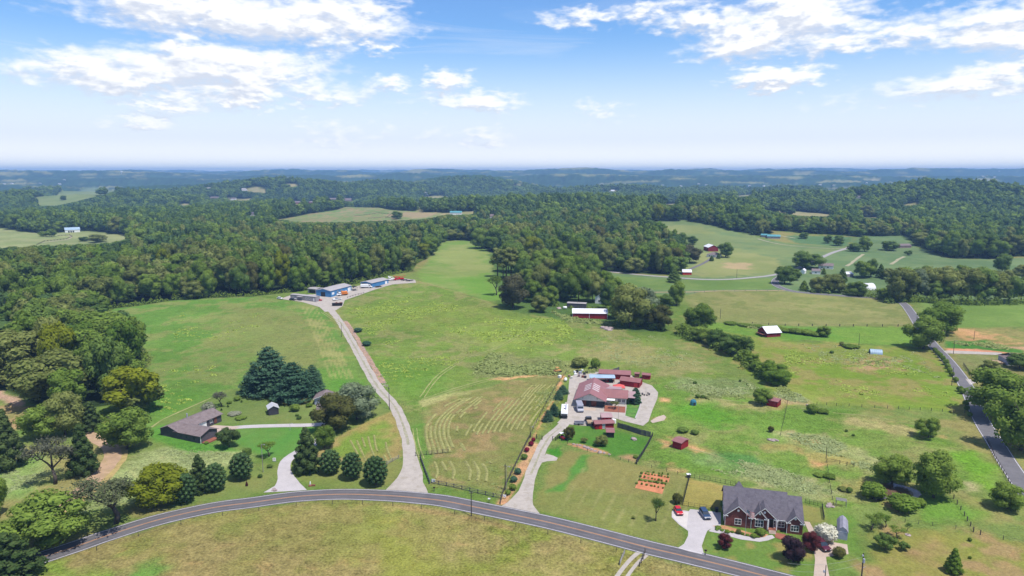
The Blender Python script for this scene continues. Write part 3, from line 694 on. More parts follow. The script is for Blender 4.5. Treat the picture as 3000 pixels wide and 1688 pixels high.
road_line = smooth_line(WP([(-260,1740),(-40,1680),(82,1647),(230,1599),(310,1571),(466,1523),(621,1488.5),(736,1473),(872,1455),(1008,1448.5),(1144,1453),(1230,1460),(1300,1468),(1382,1484),(1490,1506),(1608,1531),(1750,1566),(1900,1605),(1986,1625),(2122,1657.5),(2242,1688),(2420,1735),(2640,1800)]))
road = ribbon('road', road_line, [-3.35, -1.7, 0, 1.7, 3.35], M['asphalt'], ragged=.12)
for s in (-1, 1):
    ribbon('centre_line', road_line, [s*.13-.075, s*.13+.075], M['line_orange'], .012, road, None)
    ribbon('edge_line', road_line, [s*2.95-.08, s*2.95+.08], M['line_white'], .012, road, None)
lane_line = smooth_line(WP([(3040,1490),(2985,1405),(2948,1350),(2918,1300),(2890,1257),(2868,1217),(2851,1176),(2830,1131),(2800,1087),(2770,1050),(2738,1016),(2712,985),(2690,950),(2668,915),(2642,887),(2600,876),(2480,868),(2340,856),(2296,846),(2272,834),(2272,822),(2290,808)]))
lane = ribbon('lane', lane_line, [-2.9, 0, 2.9], M['old_asphalt'], ragged=.1)
for s in (-1, 1): ribbon('edge_line', lane_line, [s*2.6-.09, s*2.6+.09], M['line_white'], .012, lane, None)
far_line = smooth_line(WP([(1740,792),(1800,798),(1880,806),(1958,812),(2060,819),(2150,818),(2230,811),(2285,802),(2340,785),(2400,758),(2480,728),(2500,718)]), 4)
ribbon('far_lane', far_line, [-2.6, 0, 2.6], mat('pale_lane', alb((176,172,168), 1.45), .9, .06, .2))
ribbon('farm_track', smooth_line(WP([(1590,856),(1800,858),(2000,856),(2100,853),(2240,852),(2300,852)]), 4), [-1, 1], M['dirt_track'])
ribbon('hill_drive', smooth_line(WP([(2005,802),(2020,790),(2060,772),(2080,760),(2092,750)]), 3), [-1.8, 1.8], M['old_asphalt'])
for pts in ([(2480,780),(2530,745)], [(2610,775),(2650,752)], [(2220,700),(2300,718),(2420,728),(2480,728)], [(2280,690),(2330,698)], [(165,690),(200,690),(208,694),(195,702),(120,712)]):
    ribbon('farm_track', smooth_line(WP(pts), 5), [-1.6, 1.6], mat('pale_track', alb((182,174,140), 1.45), .95, .08, .2), ragged=.6)

shop_line = smooth_line(WP([(1188,1446),(1196,1412),(1205,1386),(1200,1331),(1195,1290),(1191,1276),(1172,1222),(1149,1181),(1111,1140),(1078,1086),(1048,1031.6),(1017,977),(1000,950),(985,928),(968,908)]))
wd = np.interp(np.arange(len(shop_line)) / len(shop_line), [0, .025, .06, .1, 1], [6.6, 4.2, 2.5, 2.1, 2.1])
ribbon('gravel_drive', shop_line, [-wd, 0, wd], M['gravel'], -.008, ragged=.35, seed=3)
patch('gravel_yard', [(820,876),(884,885),(936,900),(952,914),(980,912),(1004,897),(1010,880),(1062,862),(1098,849),(1149,834),(1219,829),(1216,820),(1180,816),(1123,822),(1044,839),(1000,850),(931,862),(850,866)], M['gravel'], .004)
drive2 = smooth_line(WP([(1514,1502),(1524,1476),(1540,1440),(1552,1400),(1572,1350),(1590,1310),(1610,1280),(1650,1245),(1668,1210),(1676,1180)]))
wd = np.interp(np.arange(len(drive2)) / len(drive2), [0, .05, .12, .2, .8, 1], [6.5, 3.4, 2.0, 1.75, 1.9, 3.0])
ribbon('farm_drive', drive2, [-wd, 0, wd], M['gravel'], -.008, ragged=.3, seed=5)
patch('farm_yard', [(1632,1240),(1655,1215),(1664,1160),(1668,1110),(1690,1090),(1800,1085),(1850,1100),(1868,1115),(1910,1130),(1928,1150),(1926,1168),(1912,1200),(1900,1235),(1884,1248),(1830,1235),(1800,1225),(1800,1240),(1740,1250),(1690,1246)], M['gravel'], .004)
patch('gravel_spur', [(1600,1330),(1622,1336),(1634,1342),(1630,1350),(1602,1352),(1578,1358)], M['gravel'], .01)
patch('pasture_island', [(1836,1156),(1862,1152),(1878,1168),(1872,1200),(1862,1228),(1832,1218),(1836,1190)], mat('island_grass', alb((92,140,58)), .95, .2, .6, c2=alb((126,146,72))), .012)
patch('gravel_turnout', [(1925,1222),(1945,1216),(1952,1222),(1946,1232),(1912,1240),(1905,1234)], M['concrete_warm'], .01)
old_drive = smooth_line(WP([(836,1440),(842,1420),(838,1400),(832,1376),(838,1352),(856,1336),(872,1326),(900,1310),(935,1290),(952,1262),(952,1246)]))
wd = np.interp(np.arange(len(old_drive)) / len(old_drive), [0, .08, .16, .3, 1], [6.0, 3.4, 2.3, 1.8, 1.7])
ribbon('concrete_drive', old_drive, [-wd, 0, wd], M['concrete'], -.006)
ribbon('concrete_drive', smooth_line(WP([(952,1243),(900,1246),(840,1247),(760,1249),(700,1252),(660,1256)])), [-1.6, 1.6], M['concrete'], .002)
patch('concrete_apron', [(608,1252),(628,1246),(660,1248),(705,1250),(690,1258),(640,1270),(622,1278)], M['concrete_warm'], .006)
track = smooth_line(WP([(268,1262),(290,1288),(310,1300),(326,1320),(326,1345),(300,1378),(270,1410),(230,1445),(190,1474),(150,1500)]))
ribbon('dirt_track', track, [-2.6, 0, 2.4], M['dirt_track'], ragged=.5, seed=9)
ribbon('bare_verge', track, [-4.4, -2.4], mat('straw_verge', alb((188,166,106), 1.45), .95, .14, .5), -.008, ragged=.7, seed=4)
for o_ in (-1.0, 1.0): ribbon('field_track', smooth_line(WP([(1884,1622),(1862,1640),(1842,1662),(1822,1690),(1800,1720)])), [o_-.5, o_+.5], M['gravel'], ragged=.25, seed=int(o_+4))
patch('house_drive', [(1986,1606),(2004,1594),(2016,1570),(2016,1556),(1990,1538),(1968,1516),(1968,1500),(1974,1492),(2018,1498),(2022,1492),(2112,1502),(2112,1535),(2110,1544),(2084,1549),(2072,1556),(2066,1570),(2056,1600),(2064,1630)], M['concrete'], .004)
patch('parking_pad', [(1971,1497),(2017,1501),(2014,1530),(2012,1550),(1992,1536),(1971,1515)], mat('new_concrete', alb((222,214,208), 1.45), .9, .04, .4), .012)
patch('garden_path', [(2084,1549),(2096,1543),(2130,1556),(2180,1571),(2225,1577),(2245,1570),(2262,1568),(2270,1576),(2250,1584),(2225,1588),(2170,1581),(2110,1564),(2076,1557)], M['concrete'], .009)
patch('side_drive', [(2380,1688+40),(2388,1640),(2384,1612),(2390,1600),(2418,1585),(2482,1596),(2486,1624),(2420,1632),(2422,1650),(2432,1700),(2440,1740)], M['concrete_warm'], .004)
patch('side_path', [(2356,1528),(2372,1530),(2384,1552),(2390,1566),(2372,1566)], M['concrete_warm'], .01)
patch('house_bed', [(2086,1541),(2122,1540),(2200,1562),(2252,1566),(2240,1574),(2224,1576),(2180,1569),(2130,1553)], M['mulch'], .012)
patch('brick_patio', [(2268,1560),(2300,1566),(2312,1580),(2290,1582),(2272,1576)], M['terracotta'], .012)
patch('vegetable_bed', [(1886,1384),(1962,1396),(1962,1404),(1958,1414),(1876,1402)], M['soil'], .01)
patch('vegetable_bed', [(1872,1406),(1948,1420),(1946,1430),(1940,1448),(1860,1430)], M['soil'], .01)
patch('courtyard', [(1770,1188),(1832,1192),(1832,1210),(1770,1206)], M['terracotta'], .012)
patch('shop_slab', [(1710,1196),(1746,1196),(1744,1204),(1710,1202)], M['concrete_warm'], .014)
patch('neighbour_drive', [(2764,1029),(2780,1027),(2850,1030),(2935,1034),(2935,1041),(2850,1038),(2775,1036)], M['gravel'], .004)
patch('neighbour_apron', [(2828,1110),(2862,1114),(2858,1122),(2842,1128)], M['gravel'], .01)
patch('pond', [(2580,1418),(2610,1414),(2650,1424),(2672,1430),(2690,1438),(2700,1450),(2680,1466),(2650,1460),(2620,1462),(2592,1452),(2584,1434)], M['water'], .004)

for s in (-1, 1):      # wheel paths worn into the lanes
    for o_ in (.85, 2.2): ribbon('wheel_path', road_line, [s*o_-.32, s*o_, s*o_+.32], mat('worn_asphalt', alb((107,104,107), 1.45), .85, .10, .2, c2=alb((117,114,117), 1.45)), .006, road, None, ragged=.12, seed=int(o_*10)+s)
ribbon('lane_crown', shop_line[14:-12], [-.45, 0, .45], mat('lane_crown', alb((172,168,140), 1.45), .95, .14, .6, c2=alb((190,180,168), 1.45)), .01, ragged=.35, seed=31)
ribbon('lane_crown', drive2[10:-12], [-.35, 0, .35], M['gravel'] if False else mat('lane_crown', (.3,.3,.3)), .01, ragged=.3, seed=33)
pale_grass = mat('flattened_grass', alb((168,168,108), 1.42), .95, .14, .4, c2=alb((146,154,88), 1.42))
for k, (pts, w_, gp) in enumerate((([(1236,1165),(1262,1128),(1300,1090),(1370,1050),(1450,1022),(1520,985),(1560,958)], .42, .85), ([(1240,1172),(1330,1142),(1440,1112),(1560,1094),(1640,1086)], .5, 1.0), ([(2020,1160),(2120,1172),(2250,1188),(2330,1196)], .5, 0), ([(2300,1268),(2400,1290),(2520,1335),(2640,1376)], .5, 0),
        ([(1215,1255),(1222,1300),(1236,1345)], .35, .7), ([(1930,1298),(1990,1310),(2080,1330),(2200,1372)], .4, 0), ([(2440,1210),(2560,1222),(2700,1250)], .5, 0), ([(620,1166),(560,1192),(480,1228),(445,1252)], .7, 0), ([(1000,950),(960,925),(945,915)], .4, .8))):
    for sg in ((-1, 1) if gp else (0,)): ribbon('trodden_path', smooth_line(WP(pts), 2), [sg*gp-w_/2, sg*gp, sg*gp+w_/2], pale_grass, .01, ragged=.3, seed=50+k*2+sg)
# windrows of cut hay: rows follow the two sides of the hayfield
hv, hf = [], []
def hay_row(a, b, h=.2, wdt=.5, seed=0):
    wdt *= 1.05
    line = smooth_line(WP(a), 1.6)
    t = np.gradient(line, axis=0); t /= np.linalg.norm(t, axis=1)[:, None]; nrm = np.stack([t[:, 1], -t[:, 0]], 1)
    wv = wdt * (.75 + .5 * fbm(np.arange(len(line)) * .4 + seed * 3, np.zeros(len(line)) + seed, 3))
    gap = fbm(np.arange(len(line)) * .12 + seed * 5, np.zeros(len(line)) + seed * 2, 2) < b
    for i in range(len(line)):
        for o_, z_ in ((-1, 0), (-.3, h), (.4, h * .8), (1, 0)):
            p = line[i] + nrm[i] * o_ * wv[i]
            hv.append((p[0], p[1], H1(*p) + .02 + z_))
    base = len(hv) - 4 * len(line)
    for i in range(len(line) - 1):
        if gap[i]: continue
        for j in range(3): q = base + i*4 + j; hf.append((q, q+4, q+5, q+1))
for k in range(9):
    o_ = k * 13
    hay_row([(1262+o_*1.1,1332-k*1.5),(1248+o_,1270),(1258+o_,1235-k*2),(1300+o_*.95,1192),(1350+o_*.8,1168-k)], .34 + k*.01, seed=k)
for k in range(13):
    x0 = 1376 + k * 16.5
    hay_row([(x0-14,1278-k*2),(x0+6,1245-k*2),(x0+34,1210-k*2),(x0+62,1180-k*2.5)], .36, wdt=.42, seed=20+k)
for k in range(8):
    x0 = 1288 + k * 23
    hay_row([(x0-12+k*1.5,1402+k*1.5),(x0-6+k,1380),(x0-16,1352)], .38, wdt=.45, seed=40+k)
for k in range(9):
    x0 = 1555 + k * 9
    hay_row([(x0-30,1165),(x0-10,1142),(x0+6,1128)], .42, wdt=.35, seed=60+k)
for k in range(7):
    x0 = 1028 + k * 15
    hay_row([(x0+30,1352),(x0+14,1320-k*2),(x0-2+k*2.4,1290-k*3.6)], .40, wdt=.38, seed=80+k)
hm = bpy.data.meshes.new('hay_windrows'); hm.from_pydata(hv, [], hf); hm.materials.append(M['hay'])
tag(link_mesh('hay_windrows', hm), 'curving rows of pale cut hay lying across the mown field', 'hay', kind='stuff')

# ------------------------------------------------------------------ trees: crowns of many small leaf clumps on trunks with limbs
def _cube_sphere():
    q = []
    for ax in range(3):
        for sg in (-1, 1):
            for i in range(2):
                for j in range(2):
                    f = []
                    for (a, b) in ((i, j), (i+1, j), (i+1, j+1), (i, j+1)):
                        p = [0, 0, 0]; p[ax] = sg; p[(ax+1) % 3] = (a - 1) * 1.0; p[(ax+2) % 3] = (b - 1) * 1.0 * sg
                        p = np.array(p, float); f.append(p / np.linalg.norm(p))
                    q.append(f)
    q = np.array(q)
    for f in q:
        if np.dot(np.cross(f[1]-f[0], f[2]-f[0]), f.mean(0)) < 0: f[:] = f[::-1].copy()
    return q
CS = _cube_sphere()
def leaf_quads(P, N, size, rs, aspect=.62, fold=.18):
    n = len(P); r = rs.normal(size=(n, 3)); a = np.cross(N, r); a /= np.linalg.norm(a, axis=1)[:, None] + 1e-9
    b = np.cross(N, a); s = (size * (.65 + .7 * rs.rand(n)))[:, None]
    V = np.stack([P - a*s*.5, P - b*s*aspect*.5 - N*s*fold, P + a*s*.5, P + b*s*aspect*.5 - N*s*fold], 1)
    return V.reshape(-1, 3)
def soft_normals(me_, N):
    me_.polygons.foreach_set('use_smooth', np.ones(len(me_.polygons), bool)); N = N / (np.linalg.norm(N, axis=1)[:, None] + 1e-9)
    me_.normals_split_custom_set_from_vertices([tuple(v) for v in N.astype(float)])
def crown_mesh(name, lobes, n, size, rs, core=.74, up=.45, aspect=.62, hang=0.0):
    C = np.array([l[0] for l in lobes], float); Rr = np.array([l[1] for l in lobes], float)
    wgt = (Rr[:, 0] * Rr[:, 2]); wgt /= wgt.sum()
    P, N, Q = [], [], []; need = n; tries = 0
    while need > 0 and tries < 8:
        k = rs.choice(len(C), need * 2, p=wgt); d = rs.normal(size=(need * 2, 3)); d /= np.linalg.norm(d, axis=1)[:, None]
        ok = (d[:, 2] > -.35) | (rs.rand(len(d)) < .35)
        p = C[k] + Rr[k] * d * (.82 + .26 * rs.rand(len(d)))[:, None]
        for c, r_ in zip(C, Rr):
            ok &= (np.linalg.norm((p - c) / r_, axis=1) > .74)
        p, d = p[ok][:need], d[ok][:need]
        nn = d + np.array([0, 0, up]) + rs.normal(size=d.shape) * .45; nn /= np.linalg.norm(nn, axis=1)[:, None]
        P.append(p); N.append(nn); Q.append(d * .9 + nn * .55); need -= len(p); tries += 1
    P, N = np.concatenate(P), np.concatenate(N); VN = [np.repeat(np.concatenate(Q), 4, 0)]
    V = [leaf_quads(P, N, size, rs, aspect)]
    if core:  # solid core added inside each lobe to block light and darken the gaps
        for c, r_ in zip(C, Rr):
            j = 1 + .18 * rs.normal(size=(24, 1, 1)); V.append((CS * r_ * core + c).reshape(-1, 3)); VN.append(CS.reshape(-1, 3))
    V = np.concatenate(V); me_ = mesh_np(name, V, np.arange(len(V)).reshape(-1, 4)); soft_normals(me_, np.concatenate(VN)); return me_
def limbs_mesh(name, spec, n=6):
    mb = MB()
    for pts, rad in spec: mb.tube(pts, rad, n)
    me_ = bpy.data.meshes.new(name); me_.from_pydata(mb.V, [], mb.F); me_.update()
    for p in me_.polygons: p.use_smooth = True
    return me_
def trunk_spec(rs, top=.55, r=.022, limbs=5, spread=.26, z0=.16):
    j = lambda s: rs.normal() * s
    sp = [([(0,0,-.03),(j(.01),j(.01),.10),(j(.02),j(.02),.3),(j(.03),j(.03),top)], [r*1.5, r, r*.8, r*.35])]
    for k in range(limbs):
        a = 2*math.pi*k/limbs + j(.4); z = z0 + (top - z0) * (.15 + .7*rs.rand()); e = spread * (.7 + .5*rs.rand())
        sp.append(([(0,0,z),(math.cos(a)*e*.45,math.sin(a)*e*.45,z+.10),(math.cos(a)*e,math.sin(a)*e,z+.24+.1*rs.rand())], [r*.5, r*.32, r*.12]))
    return sp

def proto_broad(seed, r=.36, base=.14, nl=15, n=1500, size=.062, flat=1.0, lob=(.12,.20)):
    rs = np.random.RandomState(seed); L_ = []
    cz = (1 + base) / 2; hz = (1 - base) / 2
    for k in range(nl):
        z = 1 - 2*(k + .5)/nl; z = max(z, -.85); a = k*2.39996 + rs.normal()*.5; q = math.sqrt(max(0, 1 - z*z))
        lr = lob[0] + (lob[1]-lob[0])*rs.rand()
        f = .70 + .22*rs.rand()
        L_.append(((math.cos(a)*q*r*f, math.sin(a)*q*r*f, cz + z*hz*(.66 + .12*rs.rand())*flat), (lr*1.05, lr*1.05, lr*.92)))
    L_.append(((0,0,cz), (r*.62, r*.62, hz*.72)))
    return crown_mesh('leaf_crown', L_, n, size, rs), limbs_mesh('limbs', trunk_spec(rs, .7, .02, 5, r*.75, base+.02))
def proto_egg(seed, r=.33, base=.13, n=1500, size=.050, power=1.0, tip=.0):
    """dense clipped-looking crown: egg or cone"""
    rs = np.random.RandomState(seed); L_ = []
    nk = 70 if power == 1.0 else 44
    for k in range(nk):
        t = (k + .5)/nk; z = base + (1-base)*t
        prof = math.sqrt(max(0, 1-((t-.40)/(.47 if t < .40 else .62))**2)) if power == 1.0 else (1-t)**power*min(1, t*7+.35)
        a = k*2.39996; rr_ = r*max(prof, .1); lr = (.055 + .025*rs.rand()) if power == 1.0 else (.062 + .045*rs.rand())
        if tip: lr *= 1 - .45*t
        L_.append(((math.cos(a)*max(rr_-lr*.7, 0), math.sin(a)*max(rr_-lr*.7, 0), min(z, 1-lr*.8)), (lr, lr, lr*1.15)))
    for t, s in ((.22,.8),(.45,.85),(.68,.62)):
        z = base + (1-base)*t
        prof = math.sqrt(max(0, 1-((t-.40)/(.47 if t < .40 else .62))**2)) if power == 1.0 else (1-t)**power*min(1, t*7+.35)
        L_.append(((0,0,z), (r*prof*s, r*prof*s, .18)))
    return crown_mesh('leaf_crown', L_, n, size, rs, up=.35), limbs_mesh('limbs', trunk_spec(rs, .6, .022, 3, r*.4, base+.05))
def proto_spruce(seed, r=.42, n_lay=13, size=.06):
    """sweeping tiers of needle sprays"""
    rs = np.random.RandomState(seed); P, N = [], []
    for k in range(n_lay):
        t = k/(n_lay-1); z = .05 + .9*t; rl = r*(1-t)**.55 + .02; nb = int(16 - 9*t)
        for b in range(nb):
            a = 2*math.pi*b/nb + rs.rand()*.7; ln = rl*(.72 + .5*rs.rand())
            m_ = int(14 + 52*ln/r)
            s = np.sqrt(rs.rand(m_)); wv = rs.normal(size=m_)*(.035 + .03*s)
            x = math.cos(a)*ln*s - math.sin(a)*wv; y = math.sin(a)*ln*s + math.cos(a)*wv
            zz = z + .045*np.sin(s*2.6) - .035*s*s + .05*s**3 + rs.normal(size=m_)*.010
            P.append(np.stack([x, y, zz], 1)); nn = np.stack([math.cos(a)*.35 + rs.normal(size=m_)*.35, math.sin(a)*.35 + rs.normal(size=m_)*.35, np.ones(m_)*.8], 1)
            N.append(nn/np.linalg.norm(nn, axis=1)[:, None])
    P, N = np.concatenate(P), np.concatenate(N)
    V = [leaf_quads(P, N, size, rs, .42, .12)]
    for t in (.1, .3, .5, .7):
        V.append((CS*np.array([r*(1-t)**.8*.55, r*(1-t)**.8*.55, .16]) + np.array([0,0,.06+.9*t])).reshape(-1, 3))
    V = np.concatenate(V)
    return mesh_np('needle_crown', V, np.arange(len(V)).reshape(-1, 4)), limbs_mesh('limbs', trunk_spec(rs, .9, .02, 2, .1, .2))
def branch_tree(rs, z0=.18, r0=.028, lev=3, top=.5, spread=1.0):
    """trunk that forks again and again; returns limbs and twig ends"""
    spec, ends = [], []
    def grow(p, d, ln, r, l):
        q = p + d*ln*.5 + Vector((rs.normal(), rs.normal(), rs.normal()))*ln*.06; e = q + (d + Vector((rs.normal(), rs.normal(), rs.normal()+.4))*.18).normalized()*ln*.5
        spec.append(([tuple(p), tuple(q), tuple(e)], [r, r*.8, r*.58]))
        ends.append((e, l)); ends.append((q, l))
        if l == 0: return
        for k in range(3 if l > 1 else 4):
            a = 2*math.pi*(k + rs.rand()*.6)/3
            dd = (d*.75 + Vector((math.cos(a), math.sin(a), .25 + .35*rs.rand()))*.75*spread).normalized()
            grow(e, dd, ln*(.62 + .16*rs.rand()), r*.55, l-1)
    grow(Vector((0,0,-.02)), Vector((rs.normal()*.05, rs.normal()*.05, 1)).normalized(), z0+.1, r0, lev)
    return spec, ends
def proto_loose(seed, n=1100, size=.045, leaf=True, lev=3):
    rs = np.random.RandomState(seed); spec, ends = branch_tree(rs, lev=lev)
    E = np.array([tuple(e) for e, l in ends if l <= 1])
    zmax = E[:, 2].max() + .06; k = 1/zmax
    spec = [([tuple(np.array(p)*k) for p in pts], [q*k for q in rad]) for pts, rad in spec]; E = E*k
    tr_ = limbs_mesh('limbs', spec, 5)
    if not leaf: return None, tr_
    idx = rs.choice(len(E), n); P = E[idx] + rs.normal(size=(n, 3))*np.array([.055,.055,.04]); N = rs.normal(size=(n, 3))*.6 + np.array([0,0,.8]); N /= np.linalg.norm(N, axis=1)[:, None]
    V = leaf_quads(P, N, size, rs); return mesh_np('leaf_crown', V, np.arange(len(V)).reshape(-1, 4)), tr_
def proto_pine(seed):
    rs = np.random.RandomState(seed); L_ = []
    for k in range(9):
        a = k*2.4; t = k/8; rr_ = .15*(1-t*.6)
        L_.append(((math.cos(a)*rr_, math.sin(a)*rr_, .50+.43*t), (.12-.04*t, .12-.04*t, .08)))
    sp = [([(0,0,-.02),(.005,0,.4),(0,.01,.95)], [.018,.015,.006])] + [([(0,0,z),(math.cos(a)*.14,math.sin(a)*.14,z+.04)], [.006,.002]) for z, a in ((.45,.3),(.52,2.5),(.6,4.4),(.7,1.4))]
    return crown_mesh('needle_crown', L_, 800, .06, rs, core=.55), limbs_mesh('limbs', sp)
def proto_bush(seed, n=520, size=.13, r=.55):
    rs = np.random.RandomState(seed); L_ = []
    for k in range(9):
        a = k*2.4; q = .62*math.sqrt((k+.5)/9); lr = .26 + .1*rs.rand()
        L_.append(((math.cos(a)*q*r, math.sin(a)*q*r, .62 - .45*q*q), (lr*r*1.7, lr*r*1.7, .38)))
    return crown_mesh('leaf_crown', L_, n, size, rs, core=.8), limbs_mesh('limbs', [([(0,0,-.1),(.02,0,.3),(.0,.03,.6)], [.05,.04,.02]), ([(0,0,.05),(.2,.1,.5)], [.03,.012]), ([(0,0,.05),(-.18,.12,.5)], [.03,.012])], 5)

PROTO = {
 'broad': [proto_broad(s, r, b, 15, 3000, .048) for s, r, b in ((1,.38,.03),(2,.34,.05),(3,.42,.05),(4,.36,.02))],
 'wood': [proto_broad(s, r, b, nl, 2300, .058, lob=lb) for s, r, b, nl, lb in ((11,.34,.05,16,(.11,.18)),(12,.30,.08,13,(.11,.17)),(13,.38,.06,18,(.10,.17)),(14,.33,.02,14,(.12,.20)),(15,.28,.05,12,(.10,.16)),(16,.36,.10,15,(.12,.18)))],
 'spread': [proto_broad(21, .52, .16, 14, 1500, .070, .85, (.13,.2)), proto_broad(22, .5, .12, 15, 1500, .070, .85, (.13,.2))],
 'pear': [proto_egg(31, n=3600, size=.034), proto_egg(32, .34, .12, 3600, .034)],
 'cone': [proto_egg(41, .30, .02, 3000, .040, .62, 1), proto_egg(42, .33, .03, 3000, .040, .55, 1), proto_egg(43, .28, .02, 3000, .040, .75, 1)],
 'spruce': [proto_spruce(51), proto_spruce(52, .46)], 'loose': [proto_loose(61, 2000, .040), proto_loose(62, 1900, .042), proto_loose(63, 1700, .045)],
 'bare': [proto_loose(71, leaf=False, lev=4), proto_loose(72, leaf=False, lev=4)], 'pine': [proto_pine(81), proto_pine(82)],
 'bush': [proto_bush(91), proto_bush(92), proto_bush(93)],
}
WIDTH = {}
for k, lst in PROTO.items():
    for c_, t_ in lst:
        for m_ in (c_, t_):
            if m_ is not None: m_.materials.append(L['mid'] if m_ is c_ else M['bark'])
    c_ = lst[0][0]
    if c_ is not None:
        co = np.zeros(len(c_.vertices)*3, np.float32); c_.vertices.foreach_get('co', co); co = co.reshape(-1, 3)
        WIDTH[k] = np.ptp(np.percentile(co[:, 0], [.6, 99.4]))
    else: WIDTH[k] = .8
TREES = []
WORD0 = {'mid':'fresh green','dark':'dark green','olive':'olive green','lime':'bright green'}
def grow_tree(name, shape, leaf, loc, Hm, Wm, label, cat, group=None, bark='bark', rs=random):
    c_, t_ = PROTO[shape][rs.randrange(len(PROTO[shape]))]
    s = Wm / WIDTH[shape]
    root = thing(name, label, cat, loc, rs.uniform(0, 6.28), group, (s, s, Hm))
    if t_ is not None:
        t = link_mesh('stem' if cat in ('shrub', 'bush') else 'trunk', t_, root)
        if bark != 'bark': t.material_slots[0].link = 'OBJECT'; t.material_slots[0].material = M[bark]
    if c_ is not None:
        c = link_mesh('foliage' if cat in ('shrub', 'bush') else 'crown', c_, root)
        c.material_slots[0].link = 'OBJECT'; c.material_slots[0].material = L[leaf]
    TREES.append((loc[0], loc[1], Wm / 2)); return root
NAMES = {'broad':'broadleaf_tree','spread':'spreading_tree','pear':'ornamental_tree','cone':'cedar_tree','spruce':'spruce_tree','loose':'open_crowned_tree','bare':'bare_tree','pine':'pine_tree','bush':'shrub','wood':'broadleaf_tree'}
def plant(u, v, hpx, wpx, shape, leaf, label, group=None, bark='bark', name=None):
    p = G(u, v); k = mpp(p)
    cat = 'shrub' if shape == 'bush' else 'tree'
    return grow_tree(name or NAMES[shape], shape, leaf, p, hpx*k*(.98 if hpx > 40 else .92), wpx*k, label, cat, group, bark)

